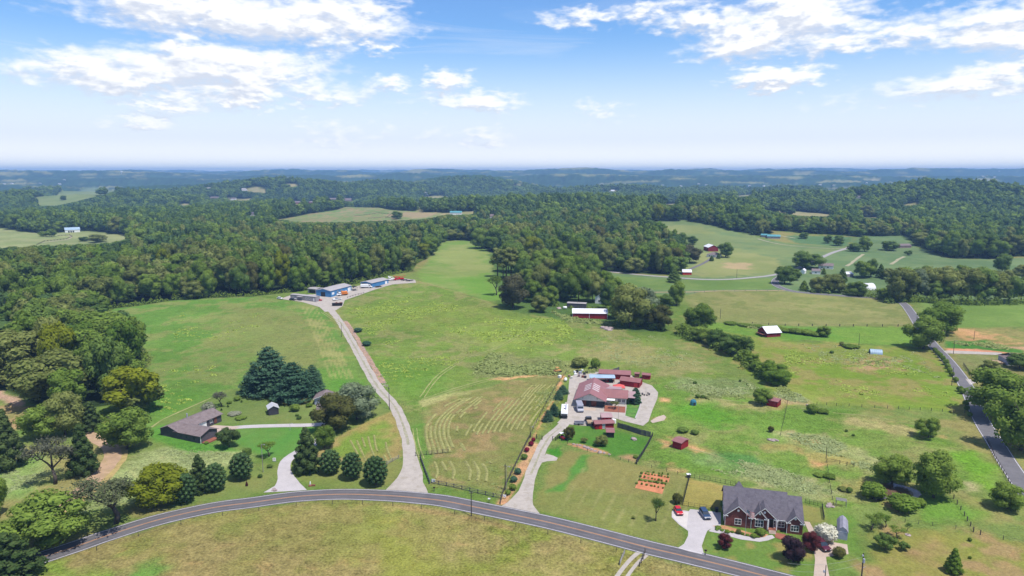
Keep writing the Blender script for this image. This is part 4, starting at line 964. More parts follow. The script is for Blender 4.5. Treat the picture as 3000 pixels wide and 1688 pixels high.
# trees and bushes standing by themselves -------------------------------------------------
PL = [
 (146,1590,150,192,'broad','mid','broad sunlit green tree beside the road at the near end of the dirt track'),
 (22,1705,150,165,'cone','cedar','olive green conifer in the bottom corner where the road leaves the picture'),
 (339,1533,150,205,'loose','sparse','thin-leaved old tree with forked dark trunk close to the road edge'),
 (462,1478,126,140,'broad','yellow','bright yellow-green round tree between the thin old tree and the evergreens'),
 (544,1473,90,60,'pear','pear','small blue-green tree touching the yellow-green tree by the road'),
 (587,1442,118,64,'cone','cedar','tall dark cedar standing between two blue-green trees near the road'),
 (632,1437,83,60,'pear','pear','blue-green rounded tree on the road side of the tall cedar'),
 (708,1404,80,64,'pear','pear','single egg-shaped dark green tree in the lawn with a round shadow'),
 (372,1316,124,122,'broad','mid','full green tree at the bend of the dirt track before the wood'),
 (245,1391,158,86,'cone','cedar','cedar close to the inside bend of the dirt track'),
 (162,1418,140,135,'loose','grey','half dead grey tree with bare twigs beside the dirt track'),
 (22,1372,180,105,'cone','cedar','tall cedar at the picture edge beyond the dirt track'),
 (124,1286,106,100,'broad','mid','bushy green tree in the clearing beside the wood'),
 (193,1275,138,98,'broad','olive','olive green oak at the near corner of the wood'),
 (268,1262,90,60,'cone','cedar','slim cedar at the top end of the dirt track'),
 (-30,1520,150,90,'broad','mid','green tree cut by the picture edge above the yellow-green tree'),
 (612,1213,40,38,'bush','blossom','pale flowering bush by the end of the grey house'),
 (650,1192,50,42,'loose','grey','small twisted tree with few leaves behind the flowering bush'),
 (792,1152,140,138,'spruce','spruce','tallest blue-green spruce of the clump above the garden sheds'),
 (862,1170,112,126,'spruce','spruce','broad dark spruce in front of the tallest one'),
 (918,1152,86,66,'spruce','spruce','lower spruce on the shed side of the spruce clump'),
 (742,1150,70,70,'spruce','spruce','low spruce on the garden edge of the spruce clump'),
 (1046,1228,112,112,'broad','silverleaf','silvery leaved maple behind the garage beside the gravel lane'),
 (981,1258,106,112,'broad','bronze','bronze green tree hiding the end of the garage'),
 (900,1382,138,78,'cone','cedar','tall dark cedar with brown soil ring beside the concrete drive'),
 (952,1312,70,60,'broad','mid','green tree just behind the tall drive cedar'),
 (671,1310,64,76,'spread','cedar','spreading low-branched tree by the corner of the grey house'),
 (788,1338,50,50,'loose','lime','small loose tree by the white sign and leaning pole'),
 (968,1387,72,58,'pear','pear','first of three clipped round trees, the one beside the cedar','round trees between the two drives'),
 (1032,1403,80,58,'pear','pear','middle one of the three clipped round trees between the drives','round trees between the two drives'),
 (1101,1420,86,66,'pear','pear','largest of three clipped round trees, beside the gravel lane','round trees between the two drives'),
 (1649,1153,27,30,'spruce','spruce','blue spruce beside the farm yard, farthest of the row along the drive','spruces along the farm drive'),
 (1637,1171,31,26,'spruce','spruce','second blue spruce along the farm drive, at the gap in the fence','spruces along the farm drive'),
 (1623,1218,40,32,'spruce','spruce','blue spruce opposite the white camper, the taller of a touching pair','spruces along the farm drive'),
 (1605,1235,38,30,'spruce','spruce','nearest blue spruce along the farm drive in tall weeds','spruces along the farm drive'),
 (1668,1289,44,28,'broad','bronze','small round tree by the pen gate on the farm drive'),
 (1761,1306,34,38,'broad','olive','bushy tree in the grassy pen below the red sheds'),
 (1711,1297,18,22,'spread','olive','flat little tree in the pen beside the rock border'),
 (1862,1164,32,28,'cone','spruce','dark evergreen right behind the red barn in the farm yard'),
 (1861,1182,32,34,'cone','spruce','dark evergreen on the grass island beside the stone path'),
 (1801,1197,27,27,'loose','olive','small courtyard tree in front of the farmhouse wing'),
 (1698,1074,30,52,'bush','olive','wide bush on the hill edge behind the farm junk'),
 (1744,1081,36,30,'bush','mid','upright bush on the hill edge behind the farm'),
 (1921,1527,78,42,'loose','dark','slim young tree with round shadow on the lawn beside the drive'),
 (1983,1475,34,32,'bush','bronze','bronze leaved bush at the corner of the black fence'),
 (2122,1607,46,38,'broad','redleaf','small red-leaved maple on the lawn between road and garden path'),
 (2323,1646,84,66,'broad','purple','large dark purple tree in front of the brick house'),
 (2376,1613,60,52,'broad','redleaf','red-brown leaved tree beside the dark purple tree'),
 (2418,1582,50,64,'bush','white','big bush covered with white blossom beside the lavender shed'),
 (2459,1634,36,38,'bush','bronze','bronze bush at the corner of the side parking pad'),
 (2228,1567,21,32,'bush','mid','largest round bush by the front steps of the brick house'),
 (2209,1575,13,20,'bush','mid','small clipped bush at the tip of the garden bed'),
 (2130,1561,10,16,'bush','lime','low bush near the garage end of the garden bed'),
 (2163,1564,16,16,'bush','bronze','brownish bush in the middle of the garden bed'),
 (2104,1548,8,18,'bush','lime','low yellow-green ground bush at the drive corner of the bed'),
 (2117,1486,22,18,'bush','dark','dark leafy plant against the side of the brick house'),
 (2613,1419,92,96,'broad','mid','leafy willow-like tree on the far bank of the pond'),
 (2735,1458,148,116,'broad','mid','tallest tree on the bank of the pond'),
 (2556,1461,52,68,'bush','lime','yellow-green bush on the house side of the pond'),
 (2643,1495,48,86,'bush','lime','wide yellow-green bush on the near bank of the pond'),
 (2692,1483,26,38,'bush','lime','small yellow-green bush at the end of the pond'),
 (2488,1443,18,18,'bush','dark','round dark bush next to the bare soil patch by the pond'),
 (2950,1490,80,84,'broad','mid','rounded tree with wide shadow below the side road'),
 (2553,1553,50,50,'loose','mid','open crowned fruit tree at the back of the orchard below the pond'),
 (2594,1545,44,46,'loose','lime','fruit tree beside the back corner tree of the orchard'),
 (2594,1610,52,64,'spread','dark','densest dark fruit tree of the orchard with long shadow'),
 (2629,1578,38,46,'loose','mid','thin fruit tree behind the dense dark one'),
 (2648,1612,30,36,'spread','dark','small vase-shaped tree beside the dense dark fruit tree'),
 (2658,1557,28,20,'loose','dark','tiny sapling at the pond side of the orchard'),
 (2792,1678,78,52,'cone','lime','upright bright green tree alone in the dry grass corner'),
 (2841,1586,12,12,'bush','mid','tiny bush in the dry grass near the wire fence'),
 (2842,1637,9,10,'bush','mid','tiny bush behind the upright bright green tree'),
 (2930,1224,156,175,'broad','mid','huge leafy tree leaning over the side road'),
 (2990,1320,190,150,'broad','mid','big tree at the picture edge over the shaded side road'),
 (2898,1096,44,52,'broad','olive','olive green small tree behind the huge roadside tree'),
 (2719,1283,64,58,'broad','mid','lone round tree in a ring of bare soil'),
 (2753,977,102,108,'broad','lime','tall spreading tree over the bend of the side road'),
 (2706,1022,98,96,'broad','mid','dense tree in front of the tall one at the bend of the side road'),
 (2988,1080,46,60,'broad','dark','dark tree beside the blue neighbour house'),
 (2004,979,34,40,'broad','mid','smallest tree at the upper end of the hedgerow'),
 (2050,971,92,82,'broad','mid','tall oak at the upper end of the hedgerow'),
 (2057,1000,44,62,'broad','mid','bushy tree of the hedgerow just below the tall oak'),
 (2104,1019,58,60,'broad','dark','dark rounded tree of the hedgerow across from the red barn'),
 (2128,1024,36,40,'broad','dark','low dark tree at the foot of the dark rounded one'),
 (2160,1042,66,80,'broad','dark','widest dark tree in the middle of the hedgerow'),
 (2202,1075,42,36,'broad','lime','yellow-green small tree of the hedgerow below the widest tree'),
 (2218,1090,36,34,'broad','lime','low green tree next down the hedgerow from the small yellow-green one'),
 (2260,1110,56,70,'broad','lime','bright green tree near the lower end of the hedgerow'),
 (2276,1127,50,68,'broad','lime','last big bright green tree at the lower end of the hedgerow'),
 (2232,1184,48,46,'broad','mid','round dark oak next to the small red shed in the pasture'),
 (2379,1210,30,34,'bush','mid','round bush by the stone heap in the pasture'),
 (2412,1210,14,36,'bush','mid','low spreading bush next to the round one by the stones'),
 (2258,1266,20,17,'broad','bronze','tiny tree with caged trunk in the middle pasture'),
 (2466,1013,14,14,'bush','olive','small bush by the thin pole beside the metal hut'),
 (2494,1019,10,46,'bush','mid','low long bush behind the round metal hut'),
 (2437,1035,9,12,'bush','dark','tiny dark bush alone in the upper pasture'),
 (2414,986,34,38,'broad','mid','round tree at the end of the brush behind the red barn'),
 (1454,865,62,46,'loose','mid','leaning open tree on the meadow side of the grove'),
 (1503,903,104,84,'broad','rust','brownish dark tree at the front corner of the grove'),
 (1582,914,48,50,'broad','olive','small grey-green tree in front of the grove'),
 (1580,873,106,62,'broad','olive','olive tree behind the small grey-green one'),
 (1640,881,86,60,'broad','dark','dark tree over the flat grey shed'),
 (1655,860,118,78,'broad','mid','tall fresh green tree in the middle of the grove'),
 (1610,852,100,60,'broad','olive','yellowish oak between the tall trees of the grove'),
 (1696,884,114,66,'broad','mid','tall dark tree of the grove behind the long shed'),
 (1737,884,94,54,'broad','olive','pale olive tree near the white house in the grove'),
 (1770,862,78,44,'broad','lime','fresh green round tree at the back of the grove'),
 (1778,906,84,48,'broad','dark','tree between white house and the red barn with white roof'),
 (1846,958,130,112,'broad','olive','largest pale olive tree at the low end of the grove'),
 (1890,947,120,82,'broad','silverleaf','silvery tree behind the largest olive one'),
 (1935,966,76,64,'broad','bronze','bronze green tree at the outer edge of the grove'),
 (1946,903,46,52,'broad','dark','dark round tree at the far corner of the grove'),
 (1982,895,80,44,'broad','mid','slim grey-green tree in the hollow beside the farm track'),
 (1975,827,42,42,'cone','dark','dark cedar beside the small red barn on the lane'),
 (1993,728,47,37,'broad','dark','dark round tree on the slope of the dome hill','trees on the dome hill'),
 (2027,716,27,30,'broad','dark','small dark tree behind the round one on the dome hill','trees on the dome hill'),
 (2021,770,55,54,'broad','rust','brownish tree at the edge of the dome hill grove','trees on the dome hill'),
 (1970,779,52,86,'broad','dark','wide tree at the foot of the dome hill grove','trees on the dome hill'),
 (1926,791,80,72,'broad','mid','tall green tree at the lane side of the dome hill grove','trees on the dome hill'),
 (1896,790,88,66,'broad','dark','tall dark tree where the grove meets the big wood','trees on the dome hill'),
 (1945,745,50,60,'broad','mid','green tree at the upper edge of the dome hill grove','trees on the dome hill'),
 (2125,754,45,40,'broad','dark','round tree beside the red barn on the dome hill'),
 (2085,765,18,14,'cone','dark','small conifer in front of the hill house'),
 (2105,758,18,13,'cone','dark','small conifer at the corner of the hill house'),
 (2359,786,52,80,'broad','dark','flat-topped group pine over the white farmhouse'),
 (2299,832,56,62,'broad','dark','dark tree inside the lane bend'),
 (2325,820,40,40,'broad','dark','tree behind the dark one inside the lane bend'),
 (2355,849,30,24,'cone','dark','slim cedar in the hedge below the lane bend'),
 (2397,856,48,48,'broad','olive','first big tree of the hedge along the tan field'),
 (2439,856,56,70,'broad','olive','widest tree of the hedge along the tan field'),
 (2467,828,44,28,'cone','dark','cedar behind the hedge beside the white roof'),
 (2512,867,46,56,'broad','dark','round tree hiding half of the white hoop house'),
 (2526,814,52,46,'broad','mid','green tree above the white hoop house'),
 (2551,811,54,32,'broad','dark','dark tree beside the green one above the hoop house'),
 (2579,814,42,25,'cone','dark','pointed cedar in the gap above the hoop house'),
 (2603,818,36,28,'broad','olive','olive tree next to the pointed cedar'),
 (2589,874,34,38,'broad','mid','low tree at the end of the tan field hedge'),
 (2355,699,21,28,'broad','dark','round tree on the lawn of the teal roofed house'),
 (2425,713,30,23,'broad','dark','slim tree in the far green field'),
 (2456,720,34,33,'broad','dark','round tree next to the slim one in the far green field'),
 (2502,737,28,42,'broad','dark','wide tree at the end of the straight lane'),
 (2533,737,46,34,'broad','mid','tall tree behind the wide one at the end of the lane'),
 (2606,734,34,42,'broad','dark','tree beside the long brown barn in the valley'),
 (2663,748,16,20,'broad','dark','small tree alone in the valley field'),
 (2413,804,22,15,'cone','mid','tiny tree in the farmhouse garden'),
 (2935,797,60,44,'broad','dark','dark tree jutting into the valley field'),
 (128,693,18,23,'broad','mid','near one of two round trees in front of the white barn'),
 (152,694,26,23,'broad','mid','taller one of two round trees in front of the white barn'),
 (286,710,28,46,'broad','olive','wide greyish tree beside the far paddock'),
 (247,707,16,26,'broad','dark','small dark tree next to the wide greyish one'),
 (292,677,23,25,'broad','lime','light green tree behind the white barn'),
 (186,586,15,18,'broad','dark','single round tree on the pale hill field'),
 (1411,728,60,56,'broad','mid','big round tree at the head of the long meadow'),
 (1163,642,25,29,'broad','dark','dark lone tree on the fenced far field'),
]
for e in PL: plant(*e)
for (u, v, h, wd_) in ((1474,822,94,46),(1483,820,97,54),(1497,816,93,66),(1458,812,88,46)):
    plant(u, v, h, wd_, 'pine', 'olive', 'tall pine with bare trunk at the meadow corner of the grove', 'bare-trunked pines at the corner of the grove')
for (u, v, h, wd_, lf) in ((2635,884,104,84,'olive'),(2676,878,98,72,'silverleaf'),(2716,877,98,74,'olive'),(2750,884,64,62,'dark'),(2785,884,98,84,'olive'),(2834,888,112,94,'olive'),(2869,888,108,84,'dark'),(2914,888,102,84,'olive'),(2956,888,86,72,'dark'),(2990,884,80,62,'dark'),(2993,818,46,52,'olive'),
    (2655,850,70,60,'mid'),(2700,846,72,60,'dark'),(2760,850,78,64,'olive'),(2815,850,82,66,'mid'),(2880,850,70,66,'mid'),(2940,850,60,62,'olive')):
    lb = {'olive':'olive green','silverleaf':'silvery green','dark':'dark green','mid':'fresh green'}[lf] + (' front' if v > 860 else ' back') + ' tree of the long tree row, ' + ('at its side road end' if u < 2740 else 'in its middle' if u < 2860 else 'toward the valley trees')
    plant(u, v, h, wd_, 'wood', lf, lb, lb)
for (u, v, w_) in ((2738,1033,14),(2746,1040,14),(2753,1048,16),(2762,1057,16),(2771,1069,18),(2776,1080,16),(2781,1091,16),(2788,1103,15),(2799,1120,16),(2812,1148,18),(2817,1154,16),(2828,1189,17),(2833,1204,16),(2840,1222,15)):
    plant(u, v, w_ + 2, w_, 'bush', 'mid', 'green bush in the overgrown fence row beside the side road', 'bushes along the side road')
for (u, v, h, wd_) in ((2296,972,13,44),(2330,976,16,46),(2362,980,16,44),(2388,984,14,40),(2275,962,10,30),(2010,960,14,40),(2180,955,8,40),(2140,950,8,40),(2220,958,7,36)):
    plant(u, v, h, wd_, 'bush', 'mid', 'low green brush along the ditch below the tan field', 'brush along the ditch')
for (u, v, h, wd_, lf) in ((790,1370,11,17,'dark'),(762,1399,11,14,'dark'),(917,1387,11,14,'dark'),(877,1228,10,15,'dark'),(870,1219,8,11,'dark')):
    plant(u, v, h, wd_, 'bush', lf, 'small clipped round bush with soil ring in the old house lawn', 'clipped bushes in the old house lawn')
for (u, v, h, wd_, lf, lb) in ((864,1205,24,30,'mid','leafy bush on the lawn between the small shed and the garage'),(915,1218,16,16,'dark','dark bush by the corner of the garage'),(924,1227,12,14,'mid','small bush by the garage door'),(695,1173,13,20,'mid','low bush in the upper garden of the old house'),(672,1183,9,15,'mid','small bush in the garden near the twisted tree'),
    (835,1185,12,30,'bronze','brownish shrub border beside the light pole'),(890,1180,14,34,'bronze','yellowish shrub border under the spruces'),(905,1192,12,20,'lime','bright shrub below the spruce border'),(605,1301,9,13,'mid','small bush at the brick end of the grey house'),(1067,1220,8,10,'mid','small shrub under the silvery maple'),(1100,1198,7,9,'mid','tiny shrub beside the farm gate on the lane'),
    (685,1215,8,40,'blossom','flower bed of mixed colours in the old garden'),(706,1228,8,32,'mid','bed of low green plants in the old garden')):
    plant(u, v, h, wd_, 'bush', lf, lb)
for (u, v) in ((689,1176),(708,1179),(724,1169),(741,1163),(725,1171),(649,1203),(668,1193)):
    plant(u, v, 8, 6, 'cone', 'dark', 'tiny cone-shaped evergreen dotted over the old garden', 'tiny evergreens in the old garden')
for (u, v, w_, lf, lb) in ((1562,1293,13,'crimson','crimson flowering shrub nearest the farm gate'),(1556,1306,16,'crimson','dark crimson shrub, second from the farm gate'),(1544,1324,16,'crimson','bright crimson shrub in the middle of the drive border'),(1536,1346,20,'dark','green shrub below the crimson shrubs on the drive border'),
    (1517,1389,21,'spruce','grey-green round shrub in the straw border'),(1505,1412,21,'spruce','second grey-green round shrub down the straw border'),(1502,1436,22,'mid','dark green shrub above the white sign'),(1488,1450,18,'mid','dark green shrub beside the white sign and fence end')):
    plant(u, v, w_ * .95, w_, 'bush', lf, lb)
for (u, v, h, wd_, lf) in ((2044,1166,12,14,'dark'),(2059,1166,9,16,'dark'),(2071,1168,8,12,'olive'),(2036,1126,10,12,'dark'),(2168,1118,7,8,'dark'),(2190,1128,6,7,'dark'),(1999,1266,16,34,'dark'),(2035,1272,14,26,'dark'),(2480,1265,8,9,'dark'),(2500,1278,8,9,'dark'),(1048,973,14,26,'spruce'),(1074,1013,15,28,'spruce'),(1862,1342,9,16,'mid'),(1934,1480,12,16,'dark'),(1856,1520,10,12,'olive'),(2560,1530,10,14,'mid'),(2470,1436,10,30,'olive'),(2430,1400,12,34,'mid'),(2400,1395,9,30,'mid')):
    plant(u, v, h, wd_, 'bush', lf, 'low dark bush growing wild in the rough pasture', 'wild bushes dotted over the pastures')
plant(305,985,70,60,'bare','grey','leafless dead grey tree at the edge of the left hayfield',bark='bark_pale')
#plant(850,862,72,50,'bare','grey','bare pale dead tree in the wood behind the grey trailer',bark='bark_pale')

gr_ = random.Random(12)
for (u, v, h, wd_, lf) in ((1515,800,92,64,'dark'),(1490,796,88,60,'mid'),(1535,838,88,60,'dark'),(1525,860,70,50,'olive'),(1560,885,70,52,'mid'),(1610,895,62,50,'mid'),(1530,815,86,56,'mid'),(1560,812,92,60,'olive'),(1590,818,96,62,'mid'),(1625,815,96,60,'dark'),(1660,812,88,60,'mid'),(1700,815,84,60,'olive'),(1740,818,78,56,'mid'),(1560,845,90,58,'dark'),(1600,838,94,56,'mid'),(1680,840,100,60,'mid'),(1720,842,94,58,'dark'),(1545,862,84,52,'mid'),(1620,872,84,56,'mid'),(1672,872,96,58,'olive'),(1800,892,84,56,'mid'),(1830,905,84,56,'mid'),(1868,925,86,60,'olive'),(1905,955,80,60,'mid'),(1815,935,88,62,'dark'),(1870,955,80,58,'mid')):
    plant(u, v, h, wd_, 'wood', lf, *2*(WORD0[lf] + ' leafy tree in the grove, ' + ('just behind the bare-trunked pines' if u < 1550 else 'between the pines and the flat grey shed' if u < 1640 else 'behind the long red barn' if u < 1725 else 'around the white gabled house' if u < 1805 else 'at its low end by the hedgerow'),))
for (u, v, h, wd_, lf) in ((2018,985,30,34,'mid'),(2036,990,34,36,'mid'),(2076,1006,36,38,'mid'),(2086,1012,28,36,'olive'),(2120,1026,30,36,'mid'),(2140,1036,34,38,'dark'),(2182,1056,36,38,'mid'),(2192,1068,28,34,'mid'),(2236,1100,36,40,'lime'),(2246,1104,40,44,'mid'),(2212,1084,26,34,'mid'),(2290,1130,22,30,'lime')):
    plant(u, v, h, wd_, 'broad', lf, *2*(WORD0[lf] + ' small tree closing a gap in the hedgerow, ' + ('next to the tall oak' if u < 2060 else 'beside the dark rounded trees' if u < 2165 else 'near its bright green lower end'),))

# ------------------------------------------------------------------ the woods
rs = np.random.RandomState(21)
def jitter_points(d0, d1, sp0, sp1):
    out = []; d = d0
    while d < d1:
        sp = sp0 + (sp1 - sp0) * (d - d0) / (d1 - d0)
        n = int(2 * math.radians(40) * d / sp); a = np.linspace(-math.radians(40), math.radians(40), max(n, 2))
        a = a + rs.normal(size=len(a)) * .3 * sp / d; r_ = d + rs.uniform(-.5, .5, len(a)) * sp
        out.append(np.stack([np.sin(a) * r_, np.cos(a) * r_, np.full(len(a), sp)], 1)); d += sp * .9
    return np.concatenate(out)
cand = np.concatenate([jitter_points(215, 470, 14.5, 14.5), jitter_points(470, 900, 12.0, 11.8), jitter_points(900, 3450, 11.5, 19.0)])
P2 = cand[:, :2]
u_, v_ = project(P2[:, 0], P2[:, 1], hgt(P2[:, 0], P2[:, 1]) + 10)
cand = cand[(u_ > -190) & (u_ < 3190)]; P2 = cand[:, :2]
op = sdist(P2, MAIN)
for o in OPENS: op = np.maximum(op, sdist(P2, o))
cand = cand[op < np.where(np.hypot(P2[:, 0], P2[:, 1]) < 470, -4.0, -1.0)]; P2 = cand[:, :2]
T_ = np.array(TREES); keep = np.ones(len(cand), bool)
for x, y, r_ in T_:
    keep &= np.hypot(P2[:, 0] - x, P2[:, 1] - y) > r_ * .8 + 2
cand = cand[keep]; P2 = cand[:, :2]
D2 = np.hypot(P2[:, 0], P2[:, 1])
cz = hgt(P2[:, 0], P2[:, 1])
stand = fbm(P2[:, 0] / 120, P2[:, 1] / 120, 3)
hh = (15 + 13 * rs.rand(len(cand)) + 13 * (stand - .5)) * np.where(D2 < 520, 1.0, np.where(D2 < 900, 1.08, 1.0)) 
edge = -np.maximum.reduce([sdist(P2, MAIN)])
hh *= .82 + .18 * sst(edge, 0, 12)
hh *= np.where(rs.rand(len(cand)) < .2, .62 + .2 * rs.rand(len(cand)), 1.0)
ww = np.maximum(cand[:, 2] * (.85 + 1.0 * rs.rand(len(cand)) ** 1.6), hh * .46) * np.where(D2 > 900, 1.05, 1.0)
ui, vi = project(P2[:, 0], P2[:, 1], cz + hh); ub, vb = project(P2[:, 0], P2[:, 1], cz)
# trees in front of a clearing stay low enough for it to show
ok_ = np.ones(len(cand), bool)
for pp_, px_ in zip(OPENS, OPEN_PX):
    us = np.array([p[0] for p in px_]); vs = np.array([p[1] for p in px_]); d_near = np.hypot(pp_[:, 0], pp_[:, 1]).min()
    q = np.append(np.arange(len(us)), 0)
    grid = np.arange(us.min(), us.max() + 1, 2.0); low = np.full(len(grid), -1.0)
    for i in range(len(us)):
        u0, v0, u1, v1 = us[q[i]], vs[q[i]], us[q[i+1]], vs[q[i+1]]
        if u0 == u1: continue
        m_ = (grid >= min(u0, u1)) & (grid <= max(u0, u1)); low[m_] = np.maximum(low[m_], v0 + (v1 - v0) * (grid[m_] - u0) / (u1 - u0))
    lim = np.interp(ub, grid, low, left=-1, right=-1)
    hit = (lim > 0) & (vb > lim - 2) & (vi < lim - 3) & (D2 > d_near * .45)
    f_ = np.where(hit, (vb - lim + 3) / np.maximum(vb - vi, 1e-3), 1.0)
    ok_ &= f_ > .33
    hh = hh * np.clip(f_, .33, 1); ui, vi = project(P2[:, 0], P2[:, 1], cz + hh)
hh = np.where(ok_, hh, 3.5); ww = np.where(ok_, ww, np.minimum(ww, 7)); ui, vi = project(P2[:, 0], P2[:, 1], cz + hh)
# how much of each tree shows: walk from the nearest outwards, keep the highest row covered so far
order = np.argsort(D2); cover = np.full(500, 1700.0); vis = np.zeros(len(cand))
for i in order[:9000]:
    k = mpp(Vector((P2[i, 0], P2[i, 1], cz[i]))); half = max(ww[i] / k / 2, 3)
    a, b = int(max(0, (ui[i] - half) / 6)), int(min(499, (ui[i] + half) / 6))
    if b <= a: continue
    seg = cover[a:b]
    vis[i] = np.maximum(0, np.minimum(seg, vb[i]) - vi[i]).sum() * 6
    cover[a:b] = np.minimum(seg, vi[i] + 6)
inwood = sdist(P2, WOOD) > -25
big = np.argsort(-vis)[:170]
big = set(int(i) for i in big)
tints = (('mid', 4), ('dark', 2.4), ('olive', 3.2), ('lime', 2.0), ('bronze', .5), ('yellow', .35))
names_ = [t for t, k in tints]; pr = np.array([k for t, k in tints]); pr = pr / pr.sum()
MARKS = [(tuple(G(u, v)[:2]) + (t,)) for u, v, t in ((870,850,'in the wood behind the grey office trailer'),(980,843,'in the wood behind the blue workshop'),(1090,822,'in the wood behind the smaller blue shed'),(1230,770,'in the wood where the meadow narrows'),(1300,698,'in the wood at the head of the meadow'),
  (700,850,'in the wood above the hayfield near the trailer'),(560,858,'in the wood along the top of the hayfield'),(430,875,'in the wood at the upper hayfield corner'),(330,905,'in the wood where the hayfield bends'),(290,970,'in the wood around the dead grey tree'),(410,1070,'in the wood on the side of the hayfield'),(400,1230,'in the wood corner nearest the grey house'),(250,1225,'in the wood above the dirt track'),(130,1180,'in the wood above the clearing'),(20,1130,'in the wood at the picture edge'),
  (150,1000,'deep in the near wood'),(200,850,'deep in the wood behind the hayfield'),(450,790,'in the back of the wood before the far paddock'),(800,770,'in the back of the wood behind the sheds'),(1500,765,'in the wood across the meadow'),(1640,775,'in the wood above the grove'),(1820,760,'in the wood beside the dome hill'),(2100,640,'in the wood behind the dome hill'),(2800,740,'in the dark wood beyond the valley'))]
WORD = {'mid':'mid green','dark':'dark green','olive':'olive green','lime':'bright lime green','bronze':'brownish green','yellow':'yellow-green'}
rr_ = random.Random(3)
for i in big:
    lf = names_[rs.choice(len(names_), p=pr)]
    k_ = min(MARKS, key=lambda m: (m[0] - P2[i, 0]) ** 2 + (m[1] - P2[i, 1]) ** 2)
    size = 'tall' if hh[i] > 23 else 'medium' if hh[i] > 17 else 'low'
    lb = size + ' ' + WORD[lf] + ' leafy tree ' + k_[2]
    grow_tree('forest_tree', 'wood', lf, (P2[i, 0], P2[i, 1], cz[i]), hh[i], ww[i] * 1.05, lb, 'tree', lb.replace(' tree ', ' trees ', 1), rs=rr_)
rest = np.array([i for i in range(len(cand)) if i not in big])

def far_proto(seed, n, size, r, leaf, cone=False, nl=9):
    r_ = np.random.RandomState(seed)
    if cone: me_, _ = proto_egg(seed, r, .03, n, size, .7, 1)
    else:
        L_ = []
        for k in range(nl):
            z = 1 - 2*(k+.5)/nl; z = max(z, -.6); a = k*2.4 + r_.normal()*.4; q = math.sqrt(1-z*z)
            lr = .15 + .08*r_.rand(); L_.append(((math.cos(a)*q*r*.68, math.sin(a)*q*r*.68, .56+z*.30), (lr, lr, lr*.95)))
        L_.append(((0,0,.5), (r*.7, r*.7, .34)))
        me_ = crown_mesh('canopy', L_, n, size, r_)
    me_.materials.append(L[leaf]); return me_
FP = [(1,420,.10,.34,'mid'),(2,420,.10,.32,'deep'),(3,420,.10,.36,'olive'),(4,420,.10,.30,'dark'),(5,400,.09,.30,'deep',True),(6,340,.115,.34,'lime'),
      (7,150,.17,.36,'dark'),(8,150,.17,.34,'deep'),(9,150,.17,.36,'mid'),(10,150,.17,.36,'deep'),(11,150,.16,.30,'deep',True),(12,110,.20,.36,'lime')]
protos = []
for e in FP:
    me_ = far_proto(*e); protos.append(bpy.data.objects.new('canopy', me_))
fp = P2[rest]; fz = cz[rest]
kind = rs.choice(6, len(rest), p=[.28,.26,.16,.10,.12,.08])
patchy = fbm(fp[:, 0] / 90 + 8, fp[:, 1] / 90, 2); kind = np.where((patchy > .62) & (kind == 0), 1, kind); kind = np.where((patchy < .34) & (kind == 1), 2, kind)
kind = kind + np.where(D2[rest] > 1150, 6, 0)
fm = bpy.data.meshes.new('forest'); fm.vertices.add(len(rest))
fm.vertices.foreach_set('co', np.stack([fp[:, 0], fp[:, 1], fz], 1).astype(np.float32).ravel())
def attr(nm, ty, data, key='value'):
    a = fm.attributes.new(nm, ty, 'POINT'); a.data.foreach_set(key, np.ascontiguousarray(data).ravel())
attr('proto', 'INT', kind.astype(np.int32)); attr('size', 'FLOAT_VECTOR', np.stack([ww[rest] / .78, ww[rest] / .78, hh[rest]], 1).astype(np.float32), 'vector')
attr('turn', 'FLOAT_VECTOR', np.stack([rs.normal(size=len(rest))*.05, rs.normal(size=len(rest))*.05, rs.rand(len(rest)) * 6.28], 1).astype(np.float32), 'vector')
fo = link_mesh('forest', fm); tag(fo, 'unbroken leafy forest covering the hills to the horizon', 'forest', kind='stuff')
ng = bpy.data.node_groups.new('forest_nodes', 'GeometryNodeTree')
ng.interface.new_socket('Geometry', in_out='INPUT', socket_type='NodeSocketGeometry'); ng.interface.new_socket('Geometry', in_out='OUTPUT', socket_type='NodeSocketGeometry')
n = NB(ng); a = n.n('NodeGroupInput'); b = n.n('NodeGroupOutput')
jn = n.n('GeometryNodeJoinGeometry')
for o in protos[::-1]:
    oi = n.n('GeometryNodeObjectInfo'); oi.inputs['Object'].default_value = o; oi.inputs['As Instance'].default_value = True
    ng.links.new(oi.outputs['Geometry'], jn.inputs[0])
def named(nm, ty):
    q = n.n('GeometryNodeInputNamedAttribute', data_type=ty); q.inputs['Name'].default_value = nm; return q.outputs['Attribute']
ip = n.n('GeometryNodeInstanceOnPoints'); ng.links.new(a.outputs[0], ip.inputs['Points']); ng.links.new(jn.outputs[0], ip.inputs['Instance'])
ip.inputs['Pick Instance'].default_value = True
ng.links.new(named('proto', 'INT'), ip.inputs['Instance Index'])
er = n.n('FunctionNodeEulerToRotation'); ng.links.new(named('turn', 'FLOAT_VECTOR'), er.inputs[0]); ng.links.new(er.outputs[0], ip.inputs['Rotation'])
ng.links.new(named('size', 'FLOAT_VECTOR'), ip.inputs['Scale']); ng.links.new(ip.outputs[0], b.inputs[0])
md = fo.modifiers.new('trees', 'NODES'); md.node_group = ng
print('forest', len(rest), 'single', len(big), 'planted', len(TREES))

